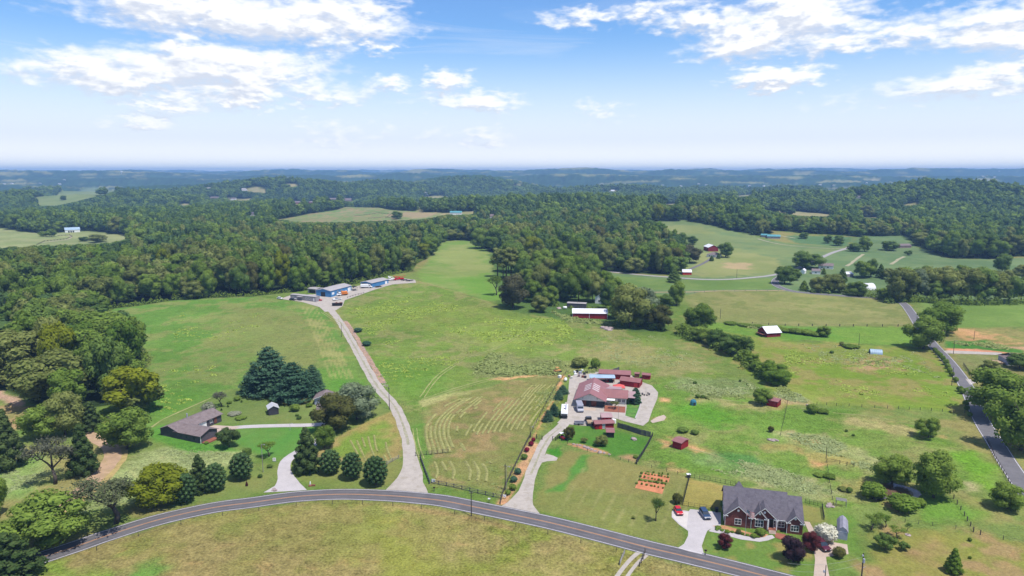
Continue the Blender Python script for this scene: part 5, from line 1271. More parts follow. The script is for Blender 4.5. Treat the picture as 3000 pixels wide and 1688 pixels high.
# ------------------------------------------------------------------ buildings
def frame_at(A, B):
    """ground corners of a front wall as seen from the air, near-left and near-right"""
    a, b = G(*A), G(*B); d = b - a
    return a, math.hypot(d.x, d.y), math.atan2(d.y, d.x)
def window(root, x, z, w_, h_, face='front', L_=0, D_=0, y=0.0, lites=2, glass='glass', name='window', mb_mat='white'):
    """frame with sill and glazing bars, glass set behind"""
    t = .07; f = MB(); g_ = MB()
    f.box(-w_/2-.08, w_/2+.08, -.06, .03, -.10, 0); f.box(-w_/2-.08, w_/2+.08, -.05, .03, h_, h_+.09)
    f.box(-w_/2-.08, -w_/2, -.05, .03, 0, h_); f.box(w_/2, w_/2+.08, -.05, .03, 0, h_)
    for i in range(1, lites):
        q = -w_/2 + w_*i/lites; f.box(q-.035, q+.035, -.045, .03, 0, h_)
    if h_ > 1.1: f.box(-w_/2, w_/2, -.04, .03, h_*.52, h_*.52+.05)
    g_.box(-w_/2, w_/2, -.02, .025, 0, h_)
    o = f.build(name, mb_mat, root); p = g_.build('pane', glass, o)
    if face == 'front': o.location = (x, y, z)
    elif face == 'right': o.location = (L_, x, z); o.rotation_euler = (0, 0, R(90))
    elif face == 'left': o.location = (0, x, z); o.rotation_euler = (0, 0, R(-90))
    return o
def door(root, x, z, w_, h_, m_='white', y=0.0, face='front', L_=0, name='door', panels=0):
    f = MB(); f.box(-w_/2, w_/2, -.05, .03, 0, h_)
    for i in range(panels):
        q = h_*(i+1)/(panels+1); f.box(-w_/2+.04, w_/2-.04, -.065, -.05, q-.03, q+.03)
    o = f.build(name, m_, root)
    if face == 'front': o.location = (x, y, z)
    elif face == 'right': o.location = (L_, x, z); o.rotation_euler = (0, 0, R(90))
    elif face == 'left': o.location = (0, x, z); o.rotation_euler = (0, 0, R(-90))
    return o
def gable_roof(mb, x0, x1, y0, y1, e, rise, axis, oh=.35, t=.12, gap=.02):
    if axis == 'y':
        c = (x0+x1)/2; s = rise/(c-x0)
        for sg in (-1, 1):
            xe = x0-oh if sg < 0 else x1+oh; ze = e-oh*s
            mb.sideprism([(xe, ze+gap), (c, e+rise+gap), (c, e+rise+gap+t), (xe, ze+gap+t)], y0-oh, y1+oh)
    else:
        c = (y0+y1)/2; s = rise/(c-y0)
        for sg in (-1, 1):
            ye = y0-oh if sg < 0 else y1+oh; ze = e-oh*s
            mb.endprism([(ye, ze+gap), (c, e+rise+gap), (c, e+rise+gap+t), (ye, ze+gap+t)], x0-oh, x1+oh)
def gable_walls(mb, x0, x1, y0, y1, e, rise, axis, z0=-1.0):
    if axis == 'y': mb.sideprism([(x0,z0),(x1,z0),(x1,e),((x0+x1)/2,e+rise),(x0,e)], y0, y1)
    else: mb.endprism([(y0,z0),(y1,z0),(y1,e),((y0+y1)/2,e+rise),(y0,e)], x0, x1)
def trims(root, x0, x1, y, e, rise, oh=.35, m_='white'):
    """bargeboards on a front gable"""
    c = (x0+x1)/2; s = rise/(c-x0); mb = MB()
    for sg in (-1, 1):
        xe = x0-oh if sg < 0 else x1+oh; ze = e-oh*s
        mb.sideprism([(xe, ze-.16), (c, e+rise-.16), (c, e+rise+.03), (xe, ze+.03)], y-oh-.06, y-oh-.005)
    mb.build('bargeboard', m_, root)
def shed(name, label, cat, A, B, depth, e, rise, axis='x', wall='red', roof='roof_mauve', oh=.35, group=None, posts=False, trim=None, length=None):
    a, L_, rz = frame_at(A, B)
    if length: L_ = length
    root = thing(name, label, cat, a, rz, group)
    if posts:
        n_ = max(2, int(L_/3.2)+1)
        for i in range(n_):
            for y in (.1, depth-.1):
                MB().box(-.07, .07, -.07, .07, -.6, e+.02).build('post', 'wood_post', root).location = (.1+(L_-.2)*i/(n_-1), y, 0)
    else:
        w_ = MB(); gable_walls(w_, 0, L_, 0, depth, e, rise, axis); w_.build('wall', wall, root)
    r_ = MB(); gable_roof(r_, 0, L_, 0, depth, e, rise, axis, oh); r_.build('roof', roof, root)
    if trim:
        c = MB()
        for x in (.0, L_): c.box(x-.09, x+.09, -.03, .06, -.5, e)
        c.build('corner_trim', trim, root)
        if axis == 'y': trims(root, 0, L_, 0, e, rise, oh)
    return root, L_

# --- brick house with three front gables
a, HL, rz = frame_at((2122,1539), (2351,1568))
house = thing('brick_house', 'large brick house with grey shingle roof and white trimmed front gables', 'house', a, rz)
E_ = 3.1; RZ, RY, F0 = 7.5, 7.3, 1.1                       # eaves, ridge height, ridge line, main front wall
w_ = MB(); w_.endprism([(F0,-1),(2*RY-F0,-1),(2*RY-F0,E_),(RY,RZ-.15),(F0,E_)], 0, 15.6)
w_.endprism([(F0+.01,-1),(2*RY-F0-.9,-1),(2*RY-F0-.9,E_),(RY-.45,RZ-.75),(F0+.01,E_)], 15.6, HL)
GB = [(0.05, 6.5, 0.0, 2.75), (6.75, 12.7, .62, 2.75), (6.8, 10.3, .2, 2.1), (15.2, HL-.05, -.05, 1.85)]
for x0, x1, y, rs_ in GB:
    if x1 == 12.7: w_.sideprism([(6.8,E_),(12.7,E_),(9.725,E_+rs_)], y, 5.0)
    else: w_.sideprism([(x0,-1),(x1,-1),(x1,E_),((x0+x1)/2,E_+rs_),(x0,E_)], y, 4.2)
w_.build('wall', 'brick', house)
r_ = MB(); sl_ = (RZ-E_)/(RY-F0)
for x0, x1, dz, ry in ((-.35, 15.75, 0, RY), (15.76, HL+.35, -.6, RY-.45)):
    s2 = (RZ+dz-E_)/(ry-F0)
    r_.endprism([(F0-.45,E_-.45*s2),(ry,RZ+dz),(ry,RZ+dz+.16),(F0-.45,E_-.45*s2+.16)], x0, x1)
    r_.endprism([(2*ry-F0+.45,E_-.45*s2),(ry,RZ+dz),(ry,RZ+dz+.16),(2*ry-F0+.45,E_-.45*s2+.16)], x0, x1)
for x0, x1, y, rs_ in GB:
    c = (x0+x1)/2; s2 = rs_/(c-x0); back = F0 + (rs_+.3)/sl_
    for xe in (x0-.35, x1+.35):
        r_.sideprism([(xe,E_-.35*s2+.03),(c,E_+rs_+.03),(c,E_+rs_+.17),(xe,E_-.35*s2+.17)], y-.4, back)
r_.add([(1.6,7.6,5.6),(6.2,7.6,5.6),(6.2,13,3.4),(1.6,13,3.4),(3.9,10.2,8.1)], [(0,1,4),(1,2,4),(2,3,4),(3,0,4),(3,2,1,0)])
r_.build('roof', 'shingle', house)
for x0, x1, y, rs_ in GB:
    trims(house, x0, x1, y, E_, rs_, .38)
    v_ = MB(); v_.tube([(0,-.06,0),(0,.04,0)], .30, 14); o = v_.build('gable_vent', 'white', house); o.location = ((x0+x1)/2, y-.01, E_+rs_*.52)
    q = MB()
    for xx, sg in ((x0, 1), (x1, -1)): q.box(min(xx-.38*sg, xx+.75*sg), max(xx-.38*sg, xx+.75*sg), y-.4, y-.02, E_-.26, E_-.10)
    q.build('cornice_return', 'white', house)
g_ = MB(); g_.box(12.9, 15.1, F0-.52, F0-.40, E_-.36, E_-.22); g_.build('gutter', 'white', house)
for x, y in ((.10,-.08),(6.5,-.08),(10.45,.15),(15.1,-.12)):
    MB().tube([(x,y,-.2),(x,y,E_-.3)], .06, 6).build('downspout', 'white', house)
window(house, 3.3, .75, 1.5, 1.45, y=-.02); window(house, 8.5, .7, 1.9, 1.75, y=.18, lites=3)
window(house, 13.9, .85, 1.5, 1.4, y=F0-.02); window(house, 17.0, .75, 1.8, 1.5, y=-.07, lites=3)
ar = MB(); ar.tube([(math.cos(t)*.95,0,math.sin(t)*.28) for t in np.linspace(0, math.pi, 9)], .06, 5); o = ar.build('window_arch', 'white', house); o.location = (8.5,.16,2.5)
door(house, 11.5, .55, 1.0, 2.1, 'black', y=F0-.02); window(house, 10.75, .6, .35, 2.0, y=F0-.02, lites=1); window(house, 12.25, .6, .35, 2.0, y=F0-.02, lites=1)
pp = MB(); pp.box(10.55, 12.7, -.35, F0-.03, -.4, .5); pp.build('porch', 'terracotta', house)
for k in range(4): MB().box(10.8, 12.5, -.35-.36*(k+1), -.36-.36*k, -.9, .38-.16*k).build('porch_step', 'concrete_warm', house)
MB().tube([(10.6,-.2,.5),(10.6,-.2,E_-.1)], .13, 8).build('porch_column', 'white', house); MB().tube([(12.65,-.2,.5),(12.65,-.2,E_-.1)], .13, 8).build('porch_column', 'white', house)
door(house, 2.2+1.4, .0, 2.6, 2.2, 'white', face='left', name='garage_door', panels=3); door(house, 8.8, .0, 2.6, 2.2, 'white', face='left', name='garage_door', panels=3)

# --- old grey house: long wing meeting a lower one
a, GL, rz = frame_at((471,1275), (588.5,1300))
old = thing('grey_house', 'long low house of dark grey boards with brown shingle roof', 'house', a, rz)
w_ = MB(); gable_walls(w_, 0, 8.4, 0, 19, 2.5, 1.5, 'y'); gable_walls(w_, 8.2, GL, .02, 7.2, 2.48, 1.3, 'x'); w_.build('wall', 'grey_wall', old)
r_ = MB(); gable_roof(r_, 0, 8.4, 0, 19, 2.5, 1.5, 'y', .5); gable_roof(r_, 6.8, GL, .02, 7.2, 2.5, 1.3, 'x', .5, gap=.03); r_.build('roof', 'shingle_brown', old)
door(old, 10.4, 0, 3.4, 2.2, 'white', face='right', L_=8.43, name='garage_door', panels=3); window(old, 14.2, .8, 1.0, 1.1, 'right', 8.43); door(old, 16.2, 0, 1.2, 2.1, 'rust', face='right', L_=8.43)
window(old, 12.2, .7, .8, .9, y=0, mb_mat='grey_wall'); window(old, 15.6, .7, .8, .9, y=0, mb_mat='grey_wall'); MB().tube([(2.2,9.5,2.8),(2.2,9.5,5.0)], .22, 8).build('chimney', 'silver', old)
MB().box(GL-.08, GL+.09, -.04, .08, -.6, 2.45).build('corner_trim', 'white', old)
MB().prism([(GL+.1,.3),(GL+2.2,.3),(GL+2.2,5.5),(GL+.1,5.5)], -.6, .18).build('brick_step', 'terracotta', old)

root, l_ = shed('garden_shed', 'small charcoal shed with pale metal roof standing alone in the old garden', 'shed', (787.6,1218), (817,1213.5), 4.6, 2.5, 1.0, 'y', 'dark_boards', 'tin', .3)
door(root, l_/2, 0, .9, 1.8, 'dark_boards')
root, l_ = shed('garage', 'taupe garage with glass doors half hidden by the bronze green tree', 'garage', (930,1225), (976,1221), 7.5, 2.6, 1.5, 'x', 'taupe', 'shingle_brown', .4)
for x in (.9, 2.0, 3.1): window(root, x, .15, .8, 2.0, lites=2)
root, l_ = shed('garden_house', 'small gabled outbuilding behind the taupe garage under the spruces', 'shed', (922,1186), (972,1184), 6.5, 2.6, 1.2, 'y', 'lavender', 'shingle_brown', .5)
window(root, l_/2, 1.1, 2.6, .6, lites=4, glass='glass'); trims(root, 0, l_, 0, 2.6, 1.2, .5)

# --- workshop yard on the hill
root, l_ = shed('blue_workshop', 'largest blue metal workshop with grey roof on the gravel hilltop yard', 'workshop', (926.7,867.5), (970,871.5), 25, 4.4, 1.3, 'y', 'blue', 'roof_grey', .3)
door(root, l_*.47, 0, 3.6, 3.2, 'black', name='open_bay_shade'); window(root, 2.5, 1.6, 2.6, 1.4, 'right', l_, lites=1, glass='white'); door(root, 18, 0, 1.2, 2.2, 'white', face='right', L_=l_); door(root, 22, 0, 3.6, 3.4, 'white', face='right', L_=l_, name='roller_door', panels=4)  # black panel on the front stands in for shade inside the open bay
window(root, 8, 2.0, 1.6, 1.0, 'right', l_); window(root, 12.5, 2.0, 1.6, 1.0, 'right', l_); trims(root, 0, l_, 0, 4.4, 1.3, .3)
root, l_ = shed('lean_to', 'open-fronted lean-to store against the blue workshop', 'shed', (902,858), (926,861), 7, 3.2, .35, 'x', 'trailer_grey', 'roof_grey', .3)
door(root, l_*.55, 0, l_*.75, 2.4, 'black', name='open_bay_shade')  # shade behind the open front is a black panel
root, l_ = shed('blue_shed', 'smaller blue metal shed with pale roof farther along the yard', 'shed', (1057,840.5), (1090.5,843.5), 20, 3.6, 1.0, 'y', 'blue', 'roof_grey', .35)
door(root, l_*.5, 0, l_*.8, 3.0, 'dark', name='open_bay_shade'); door(root, 17, 0, 2.6, 2.6, 'white', face='right', L_=l_, name='roller_door', panels=3); trims(root, 0, l_, 0, 3.6, 1.0, .35)  # dark front panel paints the shade inside the open bay
root, l_ = shed('site_trailer', 'long grey office trailer with flat roof and small porch beside the yard', 'trailer', (851,876), (925,885.5), 4.2, 3.1, .18, 'x', 'trailer_grey', 'roof_grey', .12)
window(root, 2.5, 1.2, .9, .9); window(root, 14.5, 1.2, .9, .9); window(root, 17, 1.2, .9, .9); door(root, l_-1.6, 0, .9, 2.1, 'white')
r_ = MB(); r_.box(7.2, 11.6, -2.0, -.05, 2.45, 2.58); r_.build('porch_roof', 'roof_grey', root)
for x in (7.4, 9.4, 11.4): MB().box(x-.06, x+.06, -1.9, -1.78, -.6, 2.45).build('porch_post', 'wood_post', root)
root, l_ = shed('carport_frame', 'little dark open carport beside the blue workshop', 'carport', (1037,853), (1047,852), 5, 2.6, .6, 'y', posts=True, roof='dark')

# --- farmstead with mauve metal roofs
a, FL, rz = frame_at((1684,1191.5), (1772,1198))
fh = thing('farmhouse', 'big farmhouse with mauve metal roof, skylight strips and side wing', 'house', a, rz)
w_ = MB(); w_.sideprism([(.25,-1),(FL-.25,-1),(FL-.25,3.0),(FL/2,5.6),(.25,3.0)], 1.8, 20.6); w_.build('wall', 'cream', fh)
g2 = MB(); g2.sideprism([(.0,2.75),(FL,2.75),(FL/2,5.55)], .25, .45); g2.build('gable_panel', 'cream', fh)
lw = MB(); lw.box(.3, FL-.3, 1.72, 1.78, -.5, 2.9); lw.build('lower_wall', 'dark', fh)
for x in (.2, FL*.5, FL-.2): MB().box(x-.13, x+.13, .3, .56, -.6, 2.8).build('porch_post', 'dark', fh)
r_ = MB(); gable_roof(r_, 0, FL, 0, 20.8, 3.0, 2.75, 'y', .5); r_.build('roof', 'roof_mauve_y', fh)
c = FL/2; s2 = 2.75/c
for k in range(4):
    for sg in (-1, 1):
        y = 6.4 + k*2.2; q = MB(); xa, xb = c+sg*.35, c+sg*3.0
        q.sideprism([(xa,5.75-.35*s2+.16),(xb,5.75-3.0*s2+.16),(xb,5.75-3.0*s2+.20),(xa,5.75-.35*s2+.20)], y, y+.5); q.build('skylight_strip', 'white', fh)
for x in (FL*.28, FL*.62): door(fh, x, 0, 2.0, 2.3, 'rust', y=1.70, name='barn_door', panels=1)
for x, z in ((c,5.1),(c-2.8,3.7),(c+2.8,3.7)): MB().cbox((x,.2,z),.28,.16,.28).build('gable_lamp', 'black', fh)
wv = MB(); wv.box(FL-.2, FL+8.0, 6.4, 13.6, -1, 2.7); wv.build('wing_wall', 'cream', fh)
r_ = MB(); gable_roof(r_, FL-3.6, FL+8.2, 6.0, 14.0, 2.75, 1.9, 'x', .4); r_.build('wing_roof', 'roof_mauve', fh)
MB().box(FL+8.65, FL+11.4, 5.7, 14.2, 3.0, 3.12).build('patio_roof', 'roof_pink', fh)
for x in (FL+8.8, FL+11.2):
    for y in (5.9, 14.0): MB().box(x-.08, x+.08, y-.08, y+.08, -.8, 3.0).build('patio_post', 'dark', fh)
r_ = MB(); r_.endprism([(14.5,3.4),(20.4,2.7),(20.4,2.82),(14.5,3.52)], FL-1.0, FL+5.6); r_.build('rear_roof', 'roof_pink', fh)
MB().box(FL+.2, FL+3.6, 3.4, 5.9, 2.25, 2.33).build('awning', 'white', fh)
window(fh, FL+5.2, .8, 1.2, 1.2, y=6.38); door(fh, FL+3.0, 0, 1.0, 2.1, 'dark', y=6.38); window(fh, FL+6.9, .8, 1.0, 1.2, y=6.38)

root, l_ = shed('pole_shelter', 'long open shelter with pale blue metal roof full of gear behind the farmhouse', 'shelter', (1729,1123), (1800,1123.5), 4.6, 2.5, .35, 'x', posts=True, roof='roof_blue')
root, l_ = shed('stable', 'long low stable with mauve roof at the back of the farm yard', 'stable', (1755,1110), (1846,1114), 6.5, 2.5, .8, 'x', 'red', 'roof_mauve')
root, l_ = shed('red_barn', 'red walled barn with mauve roof beside the salmon canopy', 'barn', (1816,1130.5), (1873,1137.5), 5.5, 2.5, .9, 'x', 'red', 'roof_mauve')
door(root, l_-1.6, 0, 1.6, 2.0, 'carmine')
root, l_ = shed('goat_shed', 'tiny dark red shed at the back fence of the farm', 'shed', (1859,1106), (1873,1106.5), 2.0, 1.7, .35, 'x', 'rust', 'roof_mauve', .15)
root, l_ = shed('goat_shed', 'small red shed with mauve roof apart from the farm by the stone path', 'shed', (1881,1111), (1904,1113), 3.0, 2.0, .5, 'x', 'red', 'roof_mauve', .25)
root, l_ = shed('feed_shed', 'red feed shed with faded ribbed roof facing the farm yard', 'shed', (1764,1238.5), (1792,1238.5), 4.4, 2.1, .6, 'x', 'red', 'roof_pink', .35)
for x in (l_*.3, l_*.7): door(root, x, .1, l_*.3, 1.7, 'carmine')
root, l_ = shed('chicken_house', 'wide red hen house with mauve roof above the grassy pen', 'shed', (1744,1258.5), (1798,1256.5), 3.4, 2.1, .5, 'x', 'red', 'roof_mauve', .35)
window(root, l_*.45, .3, .9, 1.5, glass='glass_lit'); door(root, l_*.3, 0, 1.2, 1.6, 'carmine')
root, l_ = shed('wire_pen', 'small black wire pen with mauve roof in front of the hen house', 'shed', (1777,1282), (1799,1283), 4.0, 1.9, .35, 'x', 'black', 'roof_mauve', .25)
a = G(1813,1147); cp = thing('canopy', 'salmon coloured pop-up canopy beside the red walled barn', 'canopy', a, R(-4))
for x in (-2.2, 2.2):
    for y in (-1.8, 1.8): MB().tube([(x,y,-.3),(x,y,2.3)], .05, 6).build('post', 'silver', cp)
MB().add([(-2.4,-2,2.2),(2.4,-2,2.2),(2.4,2,2.2),(-2.4,2,2.2),(0,0,3.3),(-2.4,-2,1.95),(2.4,-2,1.95),(2.4,2,1.95),(-2.4,2,1.95)], [(0,1,4),(1,2,4),(2,3,4),(3,0,4),(5,6,1,0),(6,7,2,1),(7,8,3,2),(8,5,0,3)]).build('top', 'salmon', cp)

# --- sheds and barns in the fields
root, l_ = shed('field_shed', 'red run-in shed with mauve roof on bare soil near the brick house', 'shed', (1970,1311), (1995,1319), 4.6, 2.4, .45, 'x', 'red', 'roof_mauve', .35)
root, l_ = shed('field_shed', 'red run-in shed beside the round oak in the upper pasture', 'shed', (2245,1188), (2277,1194.5), 4.2, 2.3, .4, 'x', 'red', 'roof_mauve', .3)
root, l_ = shed('white_roofed_barn', 'old red barn with bright white roof alone in the middle pasture', 'barn', (2247,989), (2287,986), 9.0, 2.6, 2.6, 'x', 'red_plain', 'roof_white', .5)
door(root, 4.2, 0, 2.4, 2.2, 'black', face='left', name='open_bay_shade')  # barn opening is a black panel, its inner shade put into the colour
q = MB(); q.endprism([(1,1.4),(8,1.4),(8,1.5),(1,1.5)], -2.2, -.02); q.build('lean_to_roof', 'rust', root); MB().box(-2.1, -2.0, 1.1, 1.2, -.8, 1.4).build('post', 'wood_post', root)
root, l_ = shed('long_barn', 'long red barn with white roof at the foot of the grove', 'barn', (1678,931), (1779,935.5), 10, 2.9, 1.9, 'x', 'red', 'roof_white', .4, trim='white')
MB().box(l_*.48-.1, l_*.48+.1, -.05, .05, -.5, 2.9).build('corner_trim', 'white', root)
root, l_ = shed('grey_shed', 'flat roofed grey shed behind the long red barn', 'shed', (1661,902), (1716,906), 5, 3.1, .15, 'x', 'grey_wall', 'roof_grey', .2)
root, l_ = shed('grove_house', 'white gabled house glimpsed between the trees of the grove', 'house', (1743,889), (1768,891), 9, 4.2, 2.2, 'y', 'white', 'roof_white', .3)
window(root, l_/2, 1.2, 1.4, 1.3)
root, l_ = shed('lane_barn', 'little red barn with white roof beside the farm lane', 'barn', (2000,805.5), (2026,805.5), 6.5, 2.5, 1.9, 'x', 'carmine', 'roof_white', .3)
root, l_ = shed('hill_barn', 'dark red gabled barn with white roof on the dome hill', 'barn', (2075,737), (2104,737), 16, 4.6, 2.6, 'y', 'red_plain', 'roof_white', .4)
def hip(mb, x0, x1, y0, y1, e, rise, oh=.4):
    c = (y0+y1)/2; k = (y1-y0)/2
    mb.add([(x0-oh,y0-oh,e),(x1+oh,y0-oh,e),(x1+oh,y1+oh,e),(x0-oh,y1+oh,e),(x0+k,c,e+rise),(x1-k,c,e+rise)], [(0,1,5,4),(1,2,5),(2,3,4,5),(3,0,4),(3,2,1,0)])
def hip_house(name, label, A, B, depth, e, rise, wall, roof):
    a, L_, rz = frame_at(A, B); root = thing(name, label, 'house', a, rz)
    MB().box(0, L_, 0, depth, -1, e+.02).build('wall', wall, root); r_ = MB(); hip(r_, 0, L_, 0, depth, e, rise); r_.build('roof', roof, root)
    for q in (.25, .6): window(root, L_*q, .9, 1.4, 1.2)
    door(root, L_*.8, 0, 1.0, 2.1); return root, L_
hip_house('hill_house', 'pale house with brown hip roof in front of the hill barn', (2070,753), (2105,755), 10, 2.9, 2.4, 'white', 'shingle_brown')
root, l_ = hip_house('blue_house', 'blue neighbour house with brown hip roof at the picture edge', (2951,1071), (2996,1073), 9, 2.8, 2.3, 'lavender', 'shingle_brown')
MB().box(-4.2, -.1, 1, 6, .7, .82).build('deck', 'deck', root)
for x in (-4.1, -2.1):
    for y in (1.1, 5.9): MB().box(x-.07, x+.07, y-.07, y+.07, -1, 1.8).build('deck_post', 'deck', root)
root, l_ = shed('white_farmhouse', 'farmhouse with long tan roof under the group of pines', 'house', (2398,787), (2441,789), 9, 3, 1.9, 'x', 'white', 'shingle_brown', .4)
window(root, 3, .9, 1.6, 1.2); window(root, 8, .9, 1.6, 1.2)
root, l_ = shed('cottage', 'white cottage with brown roof below the tan roofed farmhouse', 'house', (2379,803), (2403,804), 8, 2.8, 1.6, 'x', 'white', 'shingle_brown', .3); window(root, 3, .9, 1.4, 1.1)
root, l_ = shed('white_shed', 'white gabled shed next to the cottage', 'shed', (2345,802), (2357,803), 6, 2.8, 1.6, 'y', 'white', 'roof_white', .2)
root, l_ = shed('machine_shed', 'shed with plain white roof between trees above the hoop house', 'shed', (2479,812), (2500,811), 8, 2.6, 1.4, 'x', 'trailer_grey', 'roof_white', .3)
root, l_ = shed('teal_house', 'far house with teal metal roof below the dark wood', 'house', (2248,699), (2286,700), 10, 3, 2.0, 'x', 'trailer_grey', 'roof_teal', .4); window(root, 6, .9, 1.8, 1.2)
root, l_ = shed('teal_garage', 'small building with teal roof beside the far teal house', 'garage', (2229,695), (2246,696), 8, 2.8, 1.6, 'x', 'trailer_grey', 'roof_teal', .3)
root, l_ = shed('valley_barn', 'long brown barn in the far valley field', 'barn', (2636,727), (2670,726), 9, 2.8, 1.8, 'x', 'taupe', 'shingle_brown', .3)
root, l_ = shed('white_barn', 'white horse barn with pale ribbed roof in the far paddock', 'barn', (191,682), (235,680), 15, 4, 3.2, 'x', 'white', 'roof_blue', .4)
for q in (.25, .4, .55): door(root, l_*q, 0, 2.2, 2.6, 'dark')
def hoop(name, label, cat, A, B, r_, m_, ribs=9):
    a, L_, rz = frame_at(A, B); root = thing(name, label, cat, a, rz); n = 14
    prof = [(r_ - r_*math.cos(math.pi*i/n), r_*.95*math.sin(math.pi*i/n)) for i in range(n+1)]; inn = [(r_ - (r_-.12)*math.cos(math.pi*i/n), (r_-.12)*.95*math.sin(math.pi*i/n)) for i in range(n+1)][::-1]
    mb = MB()
    for i in range(n): mb.endprism([prof[i], prof[i+1], inn[n-i-1], inn[n-i]], 0, L_)
    mb.build('shell', m_, root)
    for k in range(ribs+1): MB().tube([(L_*k/ribs, y, z+.03) for y, z in prof], .06, 4).build('rib', m_, root)
    MB().endprism([(y, z*.97-.05) for y, z in prof], L_*.98-.3, L_*.98-.2).build('end_wall', 'dark', root); return root
hoop('hoop_house', 'white plastic hoop house half hidden by a round tree', 'greenhouse', (2536,851), (2567,851), 5.0, 'roof_white')
hoop('metal_hut', 'round topped pale blue metal hut in the upper pasture', 'hut', (2550,1038), (2586,1040), 2.3, 'roof_blue', 6)
a, l_, rz = frame_at((2452,1578), (2482,1584))
lv = thing('garden_barn', 'lavender grey garden shed with barn roof beside the white flowering bush', 'shed', a, rz)
prof = [(0,-.8),(l_,-.8),(l_,2.1),(l_*.80,2.9),(l_/2,3.35),(l_*.20,2.9),(0,2.1)]
MB().sideprism(prof, 0, 6.2).build('wall', 'lavender', lv); r_ = MB(); ro = [(-.15,2.0),(l_*.19,2.93),(l_/2,3.40),(l_*.81,2.93),(l_+.15,2.0)]
for p, q in zip(ro, ro[1:]): r_.sideprism([p, q, (q[0], q[1]+.1), (p[0], p[1]+.1)], -.2, 6.4)
r_.build('roof', mat('grey_shed_roof', alb((160,158,172), 1.4), .8, .06, .8), lv); door(lv, l_/2, 0, 1.8, 2.0, 'lavender', panels=1); MB().box(.1, l_-.1, -.05, -.01, 2.05, 2.14).build('trim', 'white', lv)
a, l_, rz = frame_at((2567,1473), (2600,1467)); dk = thing('pond_deck', 'weathered grey fishing deck on short posts at the near edge of the pond', 'deck', a, rz)
for k in range(9): MB().box(.02+k*l_/9, (k+1)*l_/9-.03, 0, 2.6, .75, .82).build('plank', 'fence_grey', dk)
for x in (.2, l_-.2):
    for y in (.2, 2.4): MB().box(x-.08, x+.08, y-.08, y+.08, -1, .75).build('post', 'wood_post', dk)

# distant houses among the trees
FH = [(728,634,753,'white','shingle',2.4,'white house with two tall chimneys among far trees'),(616,583,640,'taupe','shingle_brown',2,'far house with pale brown roof on the wooded slope'),(864,597,879,'red_plain','shingle_brown',2.6,'far red brick house at the edge of a green lawn'),(904,597,924,'red_plain','shingle_brown',2.8,'far brick house with steep brown roof above the fenced field'),
      (1006,591,1033,'taupe','shingle_brown',4.5,'far big house with steep brown roof on the wooded hill'),(966,587,986,'taupe','shingle_brown',2,'far low house beside the big steep roofed one'),(1318,630,1352,'white','roof_teal',1.6,'far stable with long pale green roof'),(1432,641,1451,'white','shingle_brown',2,'far pale house in a gap of the woods behind the meadow'),
      (2502,582,2526,'white','shingle_brown',1.6,'far pale house in the woods under the wooded knob'),(676,586,690,'white','shingle_brown',2,'far white house beside a pale clearing'),(1790,562,1800,'white','roof_white',2,'tiny white house in the far forest'),(2430,560,2442,'white','roof_white',2,'tiny pale house in the far valley'),(2475,556,2485,'taupe','shingle_brown',2,'tiny brown roofed house in the far valley')]
for (u0, v, u1, wl, rf, rs_, lb) in FH:
    root, l_ = shed('distant_house', lb, 'house', (u0, v), (u1, v), 11, 4.5, rs_*1.6, 'x', wl, rf, .5, 'distant houses')
    if 'chimneys' in lb:
        for x in (.4, l_-.4): MB().box(x-.6, x+.6, 4.5, 6, 3, 13).build('chimney', 'white', root)
a = G(357,517); wt_ = thing('water_tower', 'pale water tower on the far wooded ridge', 'water tower', (a.x, a.y, a.z), 0)
MB().tube([(0,0,0),(0,0,34)], [3.2,2.2], 10).build('column', 'white', wt_); tk = MB(); tk.tube([(0,0,33),(0,0,36),(0,0,41),(0,0,44)], [3,10,10,2], 14); tk.build('tank', 'white', wt_)

vr = random.Random(5)
hb = MB(); hb.box(-8,8,-5,5,-6,4.5); hm1 = bpy.data.meshes.new('wall'); hm1.from_pydata(hb.V, [], hb.F); hm1.materials.append(M['white'])
hb = MB(); gable_roof(hb, -8, 8, -5, 5, 4.5, 3, 'x', .6, .3); hm2 = bpy.data.meshes.new('roof'); hm2.from_pydata(hb.V, [], hb.F); hm2.materials.append(M['roof_grey'])
for (u0, u1, v0, v1, n_) in ((1760,2260,545,572,24),(2280,2580,542,570,12),(0,240,532,546,5),(540,720,560,568,5),(1100,1400,560,600,5),(2840,2990,505,530,6)):
    for k in range(n_):
        p = G(vr.uniform(u0, u1), vr.uniform(v0, v1)); zz = 11 if math.hypot(p.x, p.y) > 3300 else 7
        t = thing('distant_house', 'tiny pale house among the trees of the hazy far valleys', 'house', (p.x, p.y, p.z + zz), vr.uniform(-.6, .6), 'tiny houses in the far valleys')
        link_mesh('wall', hm1, t); link_mesh('roof', hm2, t)

